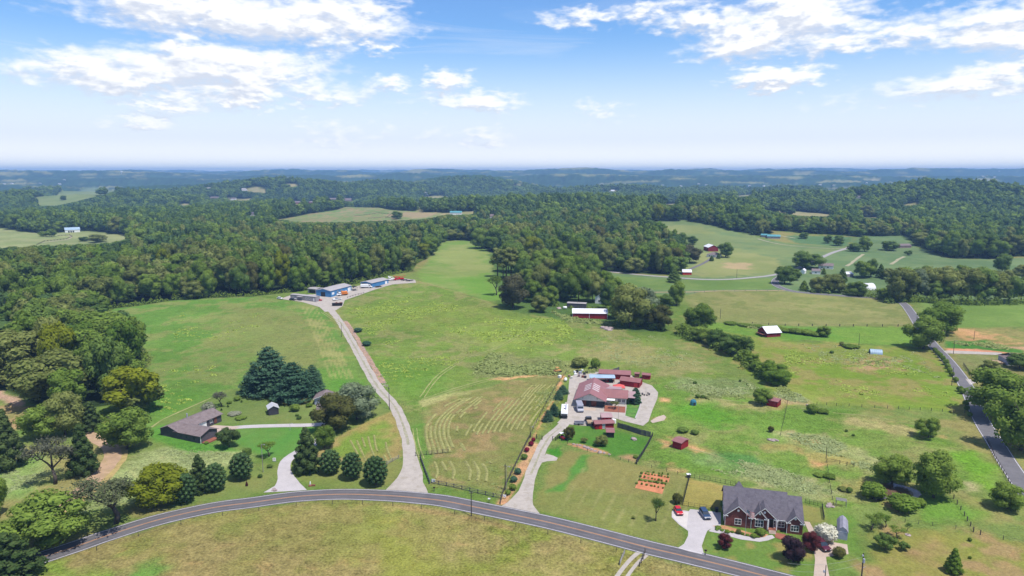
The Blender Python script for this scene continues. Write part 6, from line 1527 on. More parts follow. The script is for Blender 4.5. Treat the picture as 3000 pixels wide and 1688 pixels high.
# ------------------------------------------------------------------ vehicles
def car(u, v, label, paint, heading, kind='hatch', ln=4.3, wd=1.8, ht=1.5, name='car', cat='car', group=None):
    """heading in degrees, 0 = nose to the right, -90 = nose towards the viewer"""
    p = G(u, v); root = thing(name, label, cat, (p.x, p.y, p.z + .03), R(heading), group); h = ln/2
    prof = {'hatch': [(-h,.35),(h,.35),(h,.72),(h*.9,.86),(h*.42,.98),(-h*.86,1.0),(-h,.8)], 'suv': [(-h,.4),(h,.4),(h,.85),(h*.92,1.0),(h*.45,1.1),(-h*.95,1.1),(-h,.9)],
            'pickup': [(-h,.5),(h,.5),(h,.95),(h*.92,1.12),(h*.40,1.18),(-h*.1,1.18),(-h*.12,1.05),(-h,1.05)]}[kind]
    MB().sideprism(prof, -wd/2, wd/2).build('body', paint, root, bevel=.06)
    z0 = prof[4][1]; k = wd/2 - .06
    cab = {'hatch': (h*.45,h*.12,-h*.62,-h*.88), 'suv': (h*.48,h*.18,-h*.84,-h*.95), 'pickup': (h*.44,h*.18,-h*.06,-h*.12)}[kind]
    gl = MB(); t = .2
    gl.add([(cab[0],-k,z0),(cab[0],k,z0),(cab[3],k,z0),(cab[3],-k,z0),(cab[1],-k+t,ht-.05),(cab[1],k-t,ht-.05),(cab[2],k-t,ht-.05),(cab[2],-k+t,ht-.05)], [(0,1,5,4),(1,2,6,5),(2,3,7,6),(3,0,4,7),(4,5,6,7),(3,2,1,0)])
    gl.build('window_band', 'glass', root)
    rf = MB(); rf.box(cab[2]-.03, cab[1]+.05, -k+t-.03, k-t+.03, ht-.05, ht+.02); rf.build('roof', paint, root)
    if kind == 'pickup': MB().box(-h*.96, -h*.14, -wd/2+.12, wd/2-.12, 1.051, 1.06).build('bed_floor', 'dark', root)
    for x in (h*.64, -h*.62):
        for s in (-1, 1):
            w_ = MB().wheel((x, s*(wd/2-.06), .34), .34, .22, 'y').build('wheel', 'rubber', root); MB().wheel((x, s*(wd/2+.04), .34), .2, .05, 'y', 8).build('rim', 'silver', w_)
    for s in (-1, 1):
        MB().cbox((h-.02, s*wd*.34, .74), .08, .36, .14).build('headlight', 'white', root); MB().cbox((-h+.0, s*wd*.38, .82), .06, .26, .16).build('tail_light', 'carmine', root)
        MB().cbox((cab[0]-.25, s*(wd/2+.08), z0+.08), .16, .18, .13).build('mirror', paint, root)
    MB().cbox((h, 0, .46), .1, wd*.9, .2).build('bumper', 'dark', root); return root
car(1987,1503,'small bright red car parked on the white end of the brick house drive','carmine',-88,'hatch',3.9,1.75,1.45)
car(2065,1513,'dark blue car parked nose out on the brick house drive','blue_car',-86,'suv',4.7,1.9,1.65)
car(2407,1604,'maroon people carrier parked under the red leaved tree','maroon',-80,'suv',5.0,1.95,1.75,'minivan','van')
car(820,876.5,'white car at the far end of the office trailer','white',-30,'hatch')
car(857,880,'black car in front of the office trailer','black',-20,'hatch',4.5)
car(872.5,877.5,'white off-road car beside the black car by the office trailer','white',-15,'suv',4.7,1.9,1.75)
car(934.5,882,'red car at the corner of the office trailer in the hilltop yard','carmine',15,'hatch',4.3)
car(988,879.5,'white pickup truck in the hilltop yard by the bank','white',215,'pickup',6.2,2.0,2.0,'pickup_truck','truck')
def lorry(u, v, label, paint, heading, load, cabc=None, ln=7.5):
    p = G(u, v); root = thing('work_truck', label, 'truck', (p.x, p.y, p.z + .03), R(heading)); h = ln/2; c = cabc or paint
    MB().box(-h, h, -.5, .5, .6, .85).build('chassis', 'dark', root)
    MB().sideprism([(h-2.9,.6),(h,.6),(h,1.35),(h-1.0,1.5),(h-1.35,2.45),(h-2.8,2.5)], -1.1, 1.1).build('cab', c, root, bevel=.06)
    ws = MB(); ws.add([(h-1.0,-.95,1.56),(h-1.0,.95,1.56),(h-1.28,.9,2.36),(h-1.28,-.9,2.36)], [(0,1,2,3)]); ws.build('windscreen', 'glass', root)
    for s in (-1, 1):
        MB().box(h-2.5, h-1.5, min(s*1.1, s*1.13), max(s*1.1, s*1.13), 1.6, 2.25).build('side_window', 'glass', root); MB().cbox((h, s*.8, 1.0), .08, .3, .2).build('headlight', 'white', root)
    if load == 'box': MB().box(-h, h-3.0, -1.2, 1.2, .9, 2.9).build('box_body', paint, root, bevel=.05)
    if load == 'tank':
        MB().box(-h, h-3.0, -1.15, 1.15, .9, 1.6).build('bed', paint, root, bevel=.04); MB().tube([(-h+.3,0,2.0),(-h+.6,0,2.1),(h-3.6,0,2.3),(h-3.2,0,2.2)], [.5,.95,1.0,.5], 10).build('chip_body', paint, root)
    if load in ('boom', 'bucket', 'flat'): MB().box(-h, h-3.0, -1.15, 1.15, .9, 1.15 if load == 'flat' else 1.7).build('bed', 'dark' if load == 'flat' else paint, root)
    if load == 'boom':
        MB().box(-.9, -.1, -.5, .5, 1.7, 2.6).build('turret', paint, root); MB().tube([(-.5,0,2.6),(h+.4,.2,3.7)], [.28,.2], 6).build('boom', paint, root); MB().tube([(-.5,.3,2.6),(-h-1.5,.3,3.2)], [.22,.16], 6).build('boom', paint, root)
    if load == 'bucket': MB().tube([(-1.2,0,1.7),(-1.0,0,2.6),(h-1.5,0,3.4)], [.22,.2,.16], 6).build('boom', 'white', root); MB().cbox((h-1.2,0,3.2), .9, .9, .9).build('bucket', 'white', root)
    for x in (h-1.1, -h+1.1, -h+2.2):
        for s in (-1, 1): MB().wheel((x, s*.98, .5), .5, .32).build('wheel', 'rubber', root)
    return root
lorry(1003,866,'orange chip truck with white bonnet in front of the blue workshop','orange',215,'tank','white',8)
lorry(1074,844,'white service van body truck parked across the smaller blue shed','white',4,'box',None,8.5)
lorry(1148,822,'white bucket truck at the end of the gravel yard by the trees','white',205,'bucket')
lorry(1168,821,'red truck with raised red boom at the end of the gravel yard','carmine',210,'boom',None,8.5)
def trailer(u, v, label, heading, ln=5.5, m_='dark', load=None, name='flat_trailer'):
    p = G(u, v); root = thing(name, label, 'trailer', (p.x, p.y, p.z + .02), R(heading)); h = ln/2
    for k in range(7): MB().box(-h+k*ln/7+.02, -h+(k+1)*ln/7-.02, -1.0, 1.0, .7, .78).build('deck_board', load or 'wood_post', root)
    f = MB(); f.box(-h, h, -1.06, -1.0, .6, .95); f.box(-h, h, 1.0, 1.06, .6, .95); f.tube([(h,-.9,.66),(h+1.3,0,.6),(h,.9,.66)], .06, 5); f.build('frame', m_, root)
    for s in (-1, 1): MB().wheel((-.3, s*1.15, .36), .36, .2).build('wheel', 'rubber', root)
    return root
trailer(1200,824,'dark flat trailer last in the gravel yard', 20); trailer(1184,822.5,'flat trailer next to the red boom truck', 10, 4.6); trailer(1108,842,'low trailer lying along the side of the smaller blue shed', 35, 5)
trailer(1697,1243,'grey mesh utility trailer at the edge of the farm yard', 0, 3.6, 'silver', 'fence_grey', 'utility_trailer')
p = G(989,896); db = thing('dumpster', 'black open-topped waste container with rusty load at the top of the lane', 'dumpster', p, R(10))
MB().sideprism([(-3.3,.15),(3.0,.15),(3.4,1.9),(-3.5,1.9)], -1.2, 1.2).build('body', 'black', db); rb = MB()
for k in range(14): rb.cbox((random.uniform(-2.8,2.8), random.uniform(-.8,.8), 1.9+random.uniform(0,.25)), random.uniform(.5,1.3), random.uniform(.3,.8), .3)
tag(rb.build('rubble', 'rust', db), kind='stuff')
for x in (-2.4,-1.2,0,1.2,2.4): MB().box(x-.06, x+.06, -1.3, -1.2, .2, 1.85).build('rib', 'black', db)
# camper on the farm drive
p = G(1654,1217); cv = thing('camper_trailer', 'white camper with dark front parked in the mouth of the farm yard', 'camper', p, R(-96))
MB().sideprism([(-4.0,.5),(2.6,.5),(2.6,1.2),(4.2,1.3),(4.4,2.2),(3.9,3.1),(-4.0,3.1)], -1.25, 1.25).build('body', 'white', cv, bevel=.1)
MB().box(-3.2,-1.2,1.255,1.28,1.6,2.3).build('window','glass',cv); MB().box(-3.2,-1.2,-1.28,-1.255,1.6,2.3).build('window','glass',cv); MB().box(.6,2.4,-1.28,-1.255,1.6,2.3).build('window','glass',cv)
MB().add([(4.42,-1.1,1.4),(4.42,1.1,1.4),(4.5,1.1,2.15),(4.5,-1.1,2.15)], [(0,1,2,3)]).build('front_window','glass',cv); MB().box(2.6,4.0,-1.2,1.2,.55,1.25).build('front_storage','dark',cv)
for x,y in ((-1.6,0),(1.2,0)): MB().cbox((x,y,3.16),.7,.7,.16).build('roof_vent','dark' if x>0 else 'silver',cv)
MB().box(-3.6,2.6,.2,.75,3.10,3.13).build('roof_strip','silver',cv)
for x in (-1.1,-.2):
    for s in (-1,1): MB().wheel((x,s*1.1,.4),.4,.25).build('wheel','rubber',cv)
p = G(1698,1202); mv = thing('motorhome', 'silver white motorhome parked nose out under the farmhouse gable', 'motorhome', p, R(-88))
MB().sideprism([(-3.2,.45),(3.2,.45),(3.3,1.3),(2.6,1.6),(2.2,2.3),(2.0,3.0),(-3.2,3.0)], -1.2, 1.2).build('body','silver',mv,bevel=.08)
MB().add([(2.66,-1.05,1.62),(2.66,1.05,1.62),(2.26,1.0,2.32),(2.26,-1.0,2.32)], [(0,1,2,3)]).build('windscreen','glass',mv); MB().box(1.2,3.34,-1.1,1.1,1.0,1.32).build('bonnet','white',mv)
for s in (-1,1):
    MB().box(-2.4,-.6,min(s*1.2,s*1.23),max(s*1.2,s*1.23),1.6,2.3).build('window','glass',mv)
    for x in (-2,2.1): MB().wheel((x,s*1.08,.42),.42,.25).build('wheel','rubber',mv)
p = G(1726,1240); bt = thing('flatbed_truck', 'black pickup with tan loaded flatbed parked by the red feed shed', 'truck', p, R(93))
MB().sideprism([(.6,.5),(3.4,.5),(3.4,1.1),(2.4,1.25),(1.9,1.95),(.7,1.95)], -1.05, 1.05).build('cab','black',bt,bevel=.08); MB().box(-3.3,.5,-1.15,1.15,.7,.95).build('bed','dark',bt); MB().box(-2.9,.3,-.95,.95,.95,1.2).build('load','deck',bt)
MB().tube([(-3.2,-1.1,.9),(-3.2,-1.1,1.6),(-3.2,1.1,1.6),(-3.2,1.1,.9)],.06,5).build('rack','black',bt); MB().box(.9,1.8,-.9,.9,1.955,1.99).build('roof_panel','glass',bt)
for x in (-2.2,2.5):
    for s in (-1,1): MB().wheel((x,s*1.0,.4),.4,.25).build('wheel','rubber',bt)
p = G(1633,1091); sk = thing('tracked_loader', 'small yellow tracked loader with cab in the weeds behind the farm', 'loader', p, R(200))
MB().box(-1.5,1.2,-.8,.8,.5,1.2).build('body','yellow',sk,bevel=.06); cb = MB()
for x in (-.5,.7):
    for y in (-.65,.65): cb.box(x-.06,x+.06,y-.06,y+.06,1.2,2.3)
cb.box(-.6,.8,-.75,.75,2.3,2.4); cb.build('cab_frame','yellow',sk); MB().sideprism([(1.3,.1),(2.2,.05),(1.9,.9),(1.4,.9)],-1,1).build('bucket','rust',sk)
for s in (-1,1): MB().sideprism([(-1.6,.1),(1.2,.1),(1.5,.45),(1.1,.8),(-1.5,.8),(-1.8,.45)], s*1.0-.2, s*1.0+.2).build('track','rubber',sk)
p = G(1648,1287); tr_ = thing('lawn_tractor', 'little red and white tractor by the pen gate', 'tractor', p, R(-70))
MB().box(-.2,1.3,-.45,.45,.5,1.1).build('bonnet','carmine',tr_,bevel=.06); MB().box(-1.2,-.2,-.6,.6,.5,.85).build('seat_deck','carmine',tr_); MB().box(-.9,-.4,-.3,.3,.85,1.4).build('seat','black',tr_); MB().box(-1.3,.1,-.75,.75,2.0,2.08).build('sun_roof','white',tr_)
for y in (-.6,.6): MB().tube([(-1.1,y,.8),(-1.1,y,2.0)],.05,5).build('roof_post','black',tr_)
for x,r_ in ((-.8,.55),(1.0,.35)):
    for s in (-1,1): MB().wheel((x,s*.75,r_),r_,.25).build('wheel','rubber',tr_)

# ------------------------------------------------------------------ fences
def walk(pts, step):
    out = []
    for p, q in zip(pts, pts[1:]):
        d = q - p; n = max(1, round(math.hypot(d.x, d.y)/step))
        for k in range(n): s = p + d*(k/n); out.append(Vector((s.x, s.y, H1(s.x, s.y))))
    out.append(pts[-1]); return out
POSTS = {}
def fence(px, label, step=3.0, h=1.2, rails=(1.1,.7,.35), post=.07, rail_t=.045, m_='wood_post', rail_m=None, cat='fence', name='fence', cross=False, pts=None, boards=0.0, wire=False):
    P = walk(pts or [G(*q) for q in px], step); o0 = P[0]
    root = thing(name, label, cat, o0)
    key = (h, post, m_)
    if key not in POSTS:
        mb = MB(); mb.box(-post, post, -post, post, -.4, h); mb.add([(-post,-post,h),(post,-post,h),(post,post,h),(-post,post,h),(0,0,h+post)], [(0,1,4),(1,2,4),(2,3,4),(3,0,4)])
        m2 = bpy.data.meshes.new('post'); m2.from_pydata(mb.V, [], mb.F); m2.materials.append(M[m_]); POSTS[key] = m2
    for i, p in enumerate(P):
        o = link_mesh('post', POSTS[key], root); o.location = p - o0 + Vector((0,0,0)); q = P[min(i+1, len(P)-1)] - P[max(i-1, 0)]; o.rotation_euler = (random.gauss(0,.02), random.gauss(0,.02), math.atan2(q.y, q.x))
    for z in rails:
        n_ = rail_m or m_
        if wire:
            MB().tube([p - o0 + Vector((0,0,z)) for p in P], rail_t, 3, False).build('wire', n_, root)
        else:
            for p, q in zip(P, P[1:]): MB().tube([p-o0+Vector((0,0,z)), q-o0+Vector((0,0,z))], rail_t, 4).build('rail', n_, root)
    if cross:
        for p, q in zip(P, P[1:]):
            b = MB(); b.tube([p-o0+Vector((0,0,.2)), q-o0+Vector((0,0,1.0))], rail_t, 4); b.tube([p-o0+Vector((0,0,1.0)), q-o0+Vector((0,0,.2))], rail_t, 4); b.build('brace', n_, root)
    if boards:
        for p, q in zip(P, P[1:]):
            d = q - p; L_ = math.hypot(d.x, d.y); n = max(1, int(L_/boards)); rz = math.atan2(d.y, d.x)
            for k in range(n):
                c = p + d*((k+.5)/n) - o0; hh_ = h + random.uniform(-.08, .06)
                key = ('board', m_, round(boards, 2))
                if key not in POSTS:
                    m2 = bpy.data.meshes.new('board'); b = MB().box(-boards*.47, boards*.47, -.015, .015, .03, 1.0); m2.from_pydata(b.V, [], b.F); m2.materials.append(M[m_]); POSTS[key] = m2
                o = link_mesh('board', POSTS[key], root); o.location = c + Vector((0,0,0)); o.rotation_euler = (0,0,rz); o.scale = (1,1,hh_)
    return root
fence([(1264,1416),(1330,1429),(1400,1446),(1468,1462)], 'wooden cross-braced fence along the road side of the mown hayfield', 2.6, 1.25, (1.15,.2), .09, .05, cross=True, m_='fence_grey')
fence([(1231,1342),(1246,1384),(1259,1418)], 'weathered stone-coloured fence from the lane gate down to the road fence', 1.6, 1.15, (1.05,.7,.35), .12, .06, m_='fence_grey')
fence([(1217,1337),(1265,1332),(1313,1327)], 'black steel gate and fence across the hayfield entrance on the lane', 2.0, 1.4, (1.35,1.0,.65,.3), .07, .035, m_='black', cat='gate', name='steel_gate')
fence([(1466,1478),(1472,1452),(1483,1422),(1505,1376),(1545,1295),(1554,1278)], 'long dark rail fence between the hayfield and the straw border of the farm drive', 2.4, 1.25, (1.15,.75,.35), .08, .05)
fence([(1554,1276),(1580,1222),(1605,1175),(1630,1132),(1660,1090)], 'wire and post fence between the hayfield and the spruces', 3.0, 1.2, (1.15,.8,.4), .06, .02, wire=True)
fence([(1554,1281),(1572,1285),(1588,1289)], 'dark driveway gate on the hayfield side of the farm drive', 1.6, 1.5, (1.4,1.0,.6,.25), .1, .04, m_='black', cat='gate', name='drive_gate')
fence([(1619,1290),(1628,1291),(1637,1283)], 'short dark gate piece on the pen side of the farm drive', 1.5, 1.4, (1.3,.8,.3), .1, .04, m_='black', cat='gate', name='drive_gate')
fence([(1809,1253),(1840,1262),(1875,1274),(1905,1281)], 'tall grey board fence beside the grassy pen', 2.4, 2.0, (1.7,.5), .07, .05, 'fence_grey', boards=.42, name='board_fence')
fence([(1912,1278),(1900,1302),(1884,1330),(1864,1360)], 'dark board fence running down the side of the grassy pen', 2.2, 1.5, (1.3,.4), .09, .05, 'dark', boards=.55, name='board_fence')
fence([(1787,1097),(1800,1092),(1814,1087)], 'short grey board fence on the slope behind the stable', 2.4, 2.0, (1.7,.5), .07, .05, 'fence_grey', boards=.5, name='board_fence')
fence([(1727,1094),(1756,1093),(1787,1097)], 'thin posts and wire behind the farm junk', 3.2, 1.5, (1.4,.9,.4), .05, .015, wire=True)
fence([(1814,1087),(1845,1092),(1875,1098),(1905,1106)], 'thin posts and wire on the hill behind the stable', 3.5, 1.6, (1.5,1.0,.5), .05, .015, wire=True)
fence([(1662,1300),(1721,1323),(1817,1348),(1866,1361)], 'wire fence along the rocky lower side of the grassy pen', 3.6, 1.1, (1.05,.6,.2), .05, .015, wire=True)
fence([(1866,1361),(1953,1382),(2016,1398)], 'wire fence behind the vegetable beds', 4.0, 1.1, (1.05,.6), .05, .015, wire=True)
fence([(2020,1399),(2065,1406),(2110,1415),(2155,1424)], 'black railing at the back of the brick house lawn', 1.5, 1.35, (1.3,.75,.2), .04, .028, 'black', boards=0, name='railing')
fence([(2020,1401),(2010,1440),(2000,1481)], 'black railing along the vegetable bed side of the house lawn', 1.2, 1.35, (1.3,1.0,.75,.45,.2), .05, .035, 'black', name='railing')
fence([(2000,1481),(2050,1490),(2104,1498)], 'black railing between the house lawn and the parked cars', 1.5, 1.35, (1.3,.75,.2), .04, .028, 'black', name='railing')
fence([(2359,1474),(2384,1479),(2408,1486)], 'black railing behind the far end of the brick house', 1.4, 1.35, (1.3,.75,.2), .04, .028, 'black', name='railing')
fence([(2408,1486),(2411,1505),(2414,1524)], 'short black railing running toward the white flowering bush', 1.0, 1.35, (1.3,1.0,.75,.45,.2), .05, .035, 'black', name='railing')
nrm = np.gradient(road_line, axis=0); nrm /= np.linalg.norm(nrm, axis=1)[:, None]
off = road_line + np.stack([nrm[:, 1], -nrm[:, 0]], 1)*5.6
def off_pts(a, b, step=8.0):
    seg = off[a:b]; q = [seg[0]]; acc = 0
    for p, r_ in zip(seg, seg[1:]):
        acc += np.linalg.norm(r_-p)
        if acc >= step: q.append(r_); acc = 0
    return [Vector((x, y, H1(x, y))) for x, y in q]
ix = [int(np.argmin(np.hypot(*(road_line - np.array(tuple(G(*q)[:2]))).T))) for q in ((250,1594),(1850,1593),(1915,1608),(2242,1688))]
fence(None, 'wire fence on leaning posts along the near side of the road', 50, 1.2, (1.1,.7,.3), .06, .014, wire=True, pts=off_pts(ix[0], ix[1]))
fence(None, 'wire fence along the near side of the road beyond the field track', 50, 1.2, (1.1,.7,.3), .06, .014, wire=True, pts=off_pts(ix[2], ix[3]))
fence([(1874,1660),(1884,1640),(1890,1620)], 'grey timber gate by the field track at the road', 1.6, 1.2, (1.1,.6), .08, .05, cat='gate', name='field_gate')
fence([(1816,1656),(1822,1640),(1830,1622)], 'pale timber gate standing open beside the field track', 1.8, 1.2, (1.1,.8,.5,.2), .08, .06, 'pale_pole', cat='gate', name='field_gate')
fence([(2752,1432),(2784,1446),(2825,1512),(2852,1558),(2872,1567)], 'dark post fence on the slope to the side of the pond', 3.2, 1.3, (1.2,.8,.4), .09, .02, wire=True)
fence([(2872,1567),(2939,1582),(3010,1600)], 'post and wire fence above the dry grass corner', 3.6, 1.2, (1.1,.6), .07, .018, wire=True)
fence([(2852,1560),(2800,1549),(2732,1541),(2651,1531)], 'low wire fence between orchard and pond meadow', 4.2, 1.1, (1.0,.6), .05, .016, wire=True)
fence([(2422,1355),(2430,1415),(2441,1482)], 'overgrown wire fence between the two back pastures', 3.4, 1.1, (1.0,.5), .06, .012, wire=True)
fence([(2422,1354),(2460,1360),(2502,1368)], 'dark rail fence beside the bare clay patch', 2.6, 1.2, (1.1,.6), .08, .035)
fence([(2893,1294),(2912,1340),(2934,1376),(2960,1422)], 'overgrown post fence inside the verge of the side road', 2.6, 1.2, (1.1,.7), .09, .03, wire=True)
fence([(2393,1186),(2450,1189),(2600,1197),(2728,1204),(2826,1211)], 'dark wire fence crossing the upper pasture', 4.4, 1.2, (1.1,.7,.3), .07, .025, wire=True)
fence([(2307,1182),(2297,1230),(2286,1277)], 'wire fence running down from the red run-in shed', 3.4, 1.1, (1.0,.5), .06, .012, wire=True)
fence([(2823,1070),(2834,1086),(2845,1103)], 'wooden corner fence on the neighbour lawn', 2.6, 1.3, (1.2,.8,.4), .1, .05)
fence([(2845,1103),(2877,1103)], 'plain rail fence below the neighbour lawn', 3, 1.2, (1.1,.6), .07, .04)
fence([(929,1343),(970,1352),(1022,1364),(1076,1378)], 'old wooden rail fence behind the three clipped trees', 2.2, 1.15, (1.05,.65,.3), .08, .05, 'fence_grey', cross=False)
fence([(1133,1362),(1150,1352),(1168,1343)], 'short pale cross rail fence near the gravel lane', 2.0, 1.1, (1.0,.2), .08, .05, 'pale_pole', cross=True)
fence([(2204,950),(2300,955),(2420,956),(2540,957),(2676,956)], 'dark post fence along the bottom of the tan field', 8.5, 1.4, (1.2,.7), .16, .03, wire=True)
fence([(2005,862),(2120,852),(2280,853)], 'pale wire fence along the far farm track', 9, 1.2, (1.1,.6), .10, .03, 'pale_pole', wire=True)
fence([(1018,873),(1042,866),(1066,860)], 'wooden guard rail on the bank of the gravel yard', 3, .9, (.75,), .1, .08)
fence([(1080,641),(1130,637),(1160,641)], 'dark paddock fence on the far hill field', 14, 1.6, (1.4,.8), .2, .12)
fence([(1040,634),(1110,625),(1145,629),(1130,640)], 'dark fence around the far tan paddock', 14, 1.6, (1.4,.8), .2, .12)
fence([(170,692),(204,690),(212,694),(196,701),(130,708),(108,718)], 'dark curving paddock fence below the white barn', 6, 1.5, (1.3,.7), .16, .1)

# ------------------------------------------------------------------ poles, wires, signs and small things
def pole(u, v, vtop, label, r_=.14, m_='pole', arm=None, name='utility_pole', cat='pole', lamp=False, lean=0.0, h=None):
    p = G(u, v); h = h or (v-vtop)*mpp(p)*1.06; root = thing(name, label, cat, p)
    MB().tube([(0,0,-.5),(lean*h*.5,0,h*.5),(lean*h,0,h)], [r_,r_*.85,r_*.65], 8).build('shaft', m_, root)
    if arm:
        MB().box(-arm+lean*h, arm+lean*h, -.06, .06, h-.75, h-.62).build('crossarm', m_, root)
        for x in (-arm*.9, arm*.9, -arm*.3): MB().tube([(x+lean*h,0,h-.62),(x+lean*h,0,h-.42)], [.05,.03], 6).build('insulator', 'silver', root)
    if lamp: MB().tube([(lean*h,0,h-.2),(lean*h+.9,-.2,h+.1)], .035, 5).build('lamp_arm', 'silver', root); MB().tube([(lean*h+.9,-.2,h+.12),(lean*h+.9,-.2,h-.14)], [.06,.16], 8).build('lamp_head', 'silver', root)
    return root, Vector((p.x+lean*h, p.y, p.z+h))
_, t1 = pole(1381,1512,1437,'utility pole standing on the near verge of the road', .15, arm=.5)
pole(1480,1436,1359,'dark utility pole at the corner of the hayfield fence', .15, arm=.4); pole(1484,1440,1366,'pale metal pole right beside the dark pole at the hayfield corner', .08, 'pale_pole', name='lamp_pole', lamp=True)
pole(1141,1200,1135,'utility pole beside the bend of the gravel lane', .15, arm=.4); pole(1001,988,949,'thin utility pole halfway up the gravel lane', .13)
pole(771,1384,1302,'pale leaning pole with lamp on the old house lawn', .12, 'pale_pole', lamp=True); pole(850,1261,1240,'small lamp post with arm beside the concrete drive', .06, 'silver', lamp=True, name='lamp_post')
pole(854,1183,1161,'grey pole at the edge of the spruces', .08, 'pale_pole'); pr_, t8 = pole(2522,1712,1618,'utility pole with transformer at the bottom corner of the orchard', .17, arm=.0)
h8 = t8.z - pr_.location.z
MB().tube([(.0,-.35,h8-2.1),(0,-.35,h8-1.2)], .24, 10).build('transformer', 'silver', pr_); MB().cbox((-.25,-.2,h8-.5), .3, .3, .3).build('fuse_box', 'silver', pr_); MB().tube([(0,0,h8-3.6),(.7,0,h8-3.3)], .04, 5).build('bracket', 'silver', pr_)
pm_, t9 = pole(2416,1706,1654,'short meter pole on the verge of the side drive', .12); MB().cbox((-.35,-.1,t9.z-pm_.location.z-1.5), .35, .3, .5).build('meter_box', 'silver', pm_)
pole(2420,1343,1312,'dark pole where the pasture fences meet', .12); pole(2516,1012,978,'thin pole in the upper pasture by the brush', .13); pole(2788,1130,1078,'pole in the overgrown fence of the side road', .13); pole(2793,1037,999,'pole with lamp at the mouth of the neighbour drive', .13, lamp=True); pole(2853,996,970,'thin pole on the bare clay bank', .13); pole(2757,1000,965,'pole between the trees at the bend of the side road', .13)
pole(2110,934,906,'thin pole in the tan field', .15); pole(2158,816,790,'thin pole beside the far lane on the dome hill', .15); pole(258,1230,1189,'pale pole at the edge of the near wood', .13, 'pale_pole'); pole(1811,1236,1184,'thin pale pole beside the farm path', .06, 'pale_pole'); pole(1553,1284,1250,'pole with white lamp at the farm gate', .12, lamp=True); pole(1793,797,772,'pole at the wood edge on the far lane', .16); pole(2204,685,665,'thin pole at the wood edge above the dome hill', .18, 'pale_pole')
def cable(a, b, sag, label):
    mb = MB(); mb.tube([a.lerp(b, t) - Vector((0,0,4*sag*t*(1-t))) for t in np.linspace(0, 1, 14)], .022, 4); tag(mb.build('power_line', 'wire'), label, 'cable', 'power lines')
e1 = G(2300,1750) + Vector((0,0,8)); cable(t8 - Vector((.3,0,1.0)), e1, 1.0, 'upper power line from the transformer pole'); cable(t8 - Vector((.1,0,2.4)), e1 - Vector((0,0,1.6)), 1.2, 'lower power line from the transformer pole')
# flag
fp_, tf = pole(2183,1570,1492,'slim flagpole in the garden bed before the brick house', .05, 'silver', name='flagpole'); hf_ = tf.z - fp_.location.z
fl_ = thing('flag', 'small striped red and white flag with blue corner on the flagpole', 'flag', (tf.x, tf.y-.02, tf.z), R(-28))
for k in range(13):
    b = MB(); z1 = -.05 - k*.115; x0 = .72 if k < 7 else .03
    pts = [x0 + (1.9-x0)*i/5 for i in range(6)]
    V = []
    for x in pts:
        y = .12*math.sin(x*4); dz = -.42*x*.6; V += [(x,y,z1+dz),(x,y,z1+dz-.115),(x,y+.012,z1+dz),(x,y+.012,z1+dz-.115)]
    F = []
    for i in range(5): q = i*4; F += [(q,q+1,q+5,q+4),(q+2,q+6,q+7,q+3),(q,q+4,q+6,q+2),(q+1,q+3,q+7,q+5)]
    b.add(V, F).build('stripe', 'carmine' if k % 2 == 0 else 'white', fl_)
b = MB(); V = []
for x in (.03,.2,.38,.55,.719):
    y = .12*math.sin(x*4); dz = -.42*x*.6; V += [(x,y-.004,-.05+dz),(x,y-.004,-.855+dz),(x,y+.016,-.05+dz),(x,y+.016,-.855+dz)]
F = []
for i in range(4): q = i*4; F += [(q,q+1,q+5,q+4),(q+2,q+6,q+7,q+3),(q,q+4,q+6,q+2),(q+1,q+3,q+7,q+5)]
cn = b.add(V, F).build('canton', 'blue_car', fl_)
st = MB()
for i in range(5):
    for j in range(4): x = .10+i*.14; st.cbox((x, .12*math.sin(x*4)-.016, -.14-j*.2-.252*x), .05, .012, .05)
tag(st.build('star', 'white', cn), kind='stuff')
def board(u, v, label, w_, h_, m_='white', rz=0, z=.5, legs=True, name='sign', cat='sign', lines=0):
    p = G(u, v); r_ = thing(name, label, cat, p, R(rz)); MB().box(-w_/2, w_/2, -.03, .03, z, z+h_).build('panel', m_, r_)
    if legs:
        for x in (-w_*.4, w_*.4): MB().box(x-.04, x+.04, .031, .10, -.4, z+h_*.8).build('leg', 'wood_post', r_)
    for k in range(lines): MB().box(-w_*.3, w_*.3, -.04, -.032, z+h_*(.3+.22*k), z+h_*(.36+.22*k)).build('rule', 'red_plain', r_)
    return r_
board(804,1353,'small white slatted board sign beside the old house shrub', 1.0, 1.1, rz=5, z=.2, lines=3); board(1270,1417,'white notice board on the corner of the cross-braced fence', 1.1, .9, rz=-12, z=.5, lines=1); board(1478,1462,'white notice board at the mouth of the farm drive', .9, .8, rz=-12, z=.5, lines=1)
def mailbox(u, v, label, m_='black', post='wood_post', rz=0):
    p = G(u, v); r_ = thing('mailbox', label, 'mailbox', p, R(rz)); MB().box(-.07,.07,-.07,.07,-.3,1.05).build('post', post, r_)
    MB().endprism([(-.16,1.05),(.16,1.05),(.16,1.25),(.1,1.36),(-.1,1.36),(-.16,1.25)], -.3, .3).build('box', m_, r_); MB().box(.1,.13,-.2,-.165,1.15,1.42).build('flag', 'carmine', r_); return r_
mailbox(1272,1440,'dark mailbox on the verge beside the gravel lane', 'black', rz=-8); mailbox(1433,1473,'mailbox with white top on the verge before the farm drive', 'white', rz=-10); mailbox(2067,1626,'black mailbox at the mouth of the brick house drive', 'black', rz=-18)
p = G(909,1424); st_ = thing('garden_statue', 'little white statue on a brick planter beside the concrete drive', 'statue', p)
MB().tube([(0,0,-.2),(0,0,.35)], .55, 8).build('planter', 'terracotta', st_); MB().tube([(0,0,.35),(0,0,.7),(.02,0,1.0),(.05,0,1.25),(.05,0,1.4)], [.2,.17,.2,.09,.12], 8).build('figure', 'white', st_, True); MB().cbox((1.0,0,.15),.9,.5,.5).build('flower_box','rust',st_)
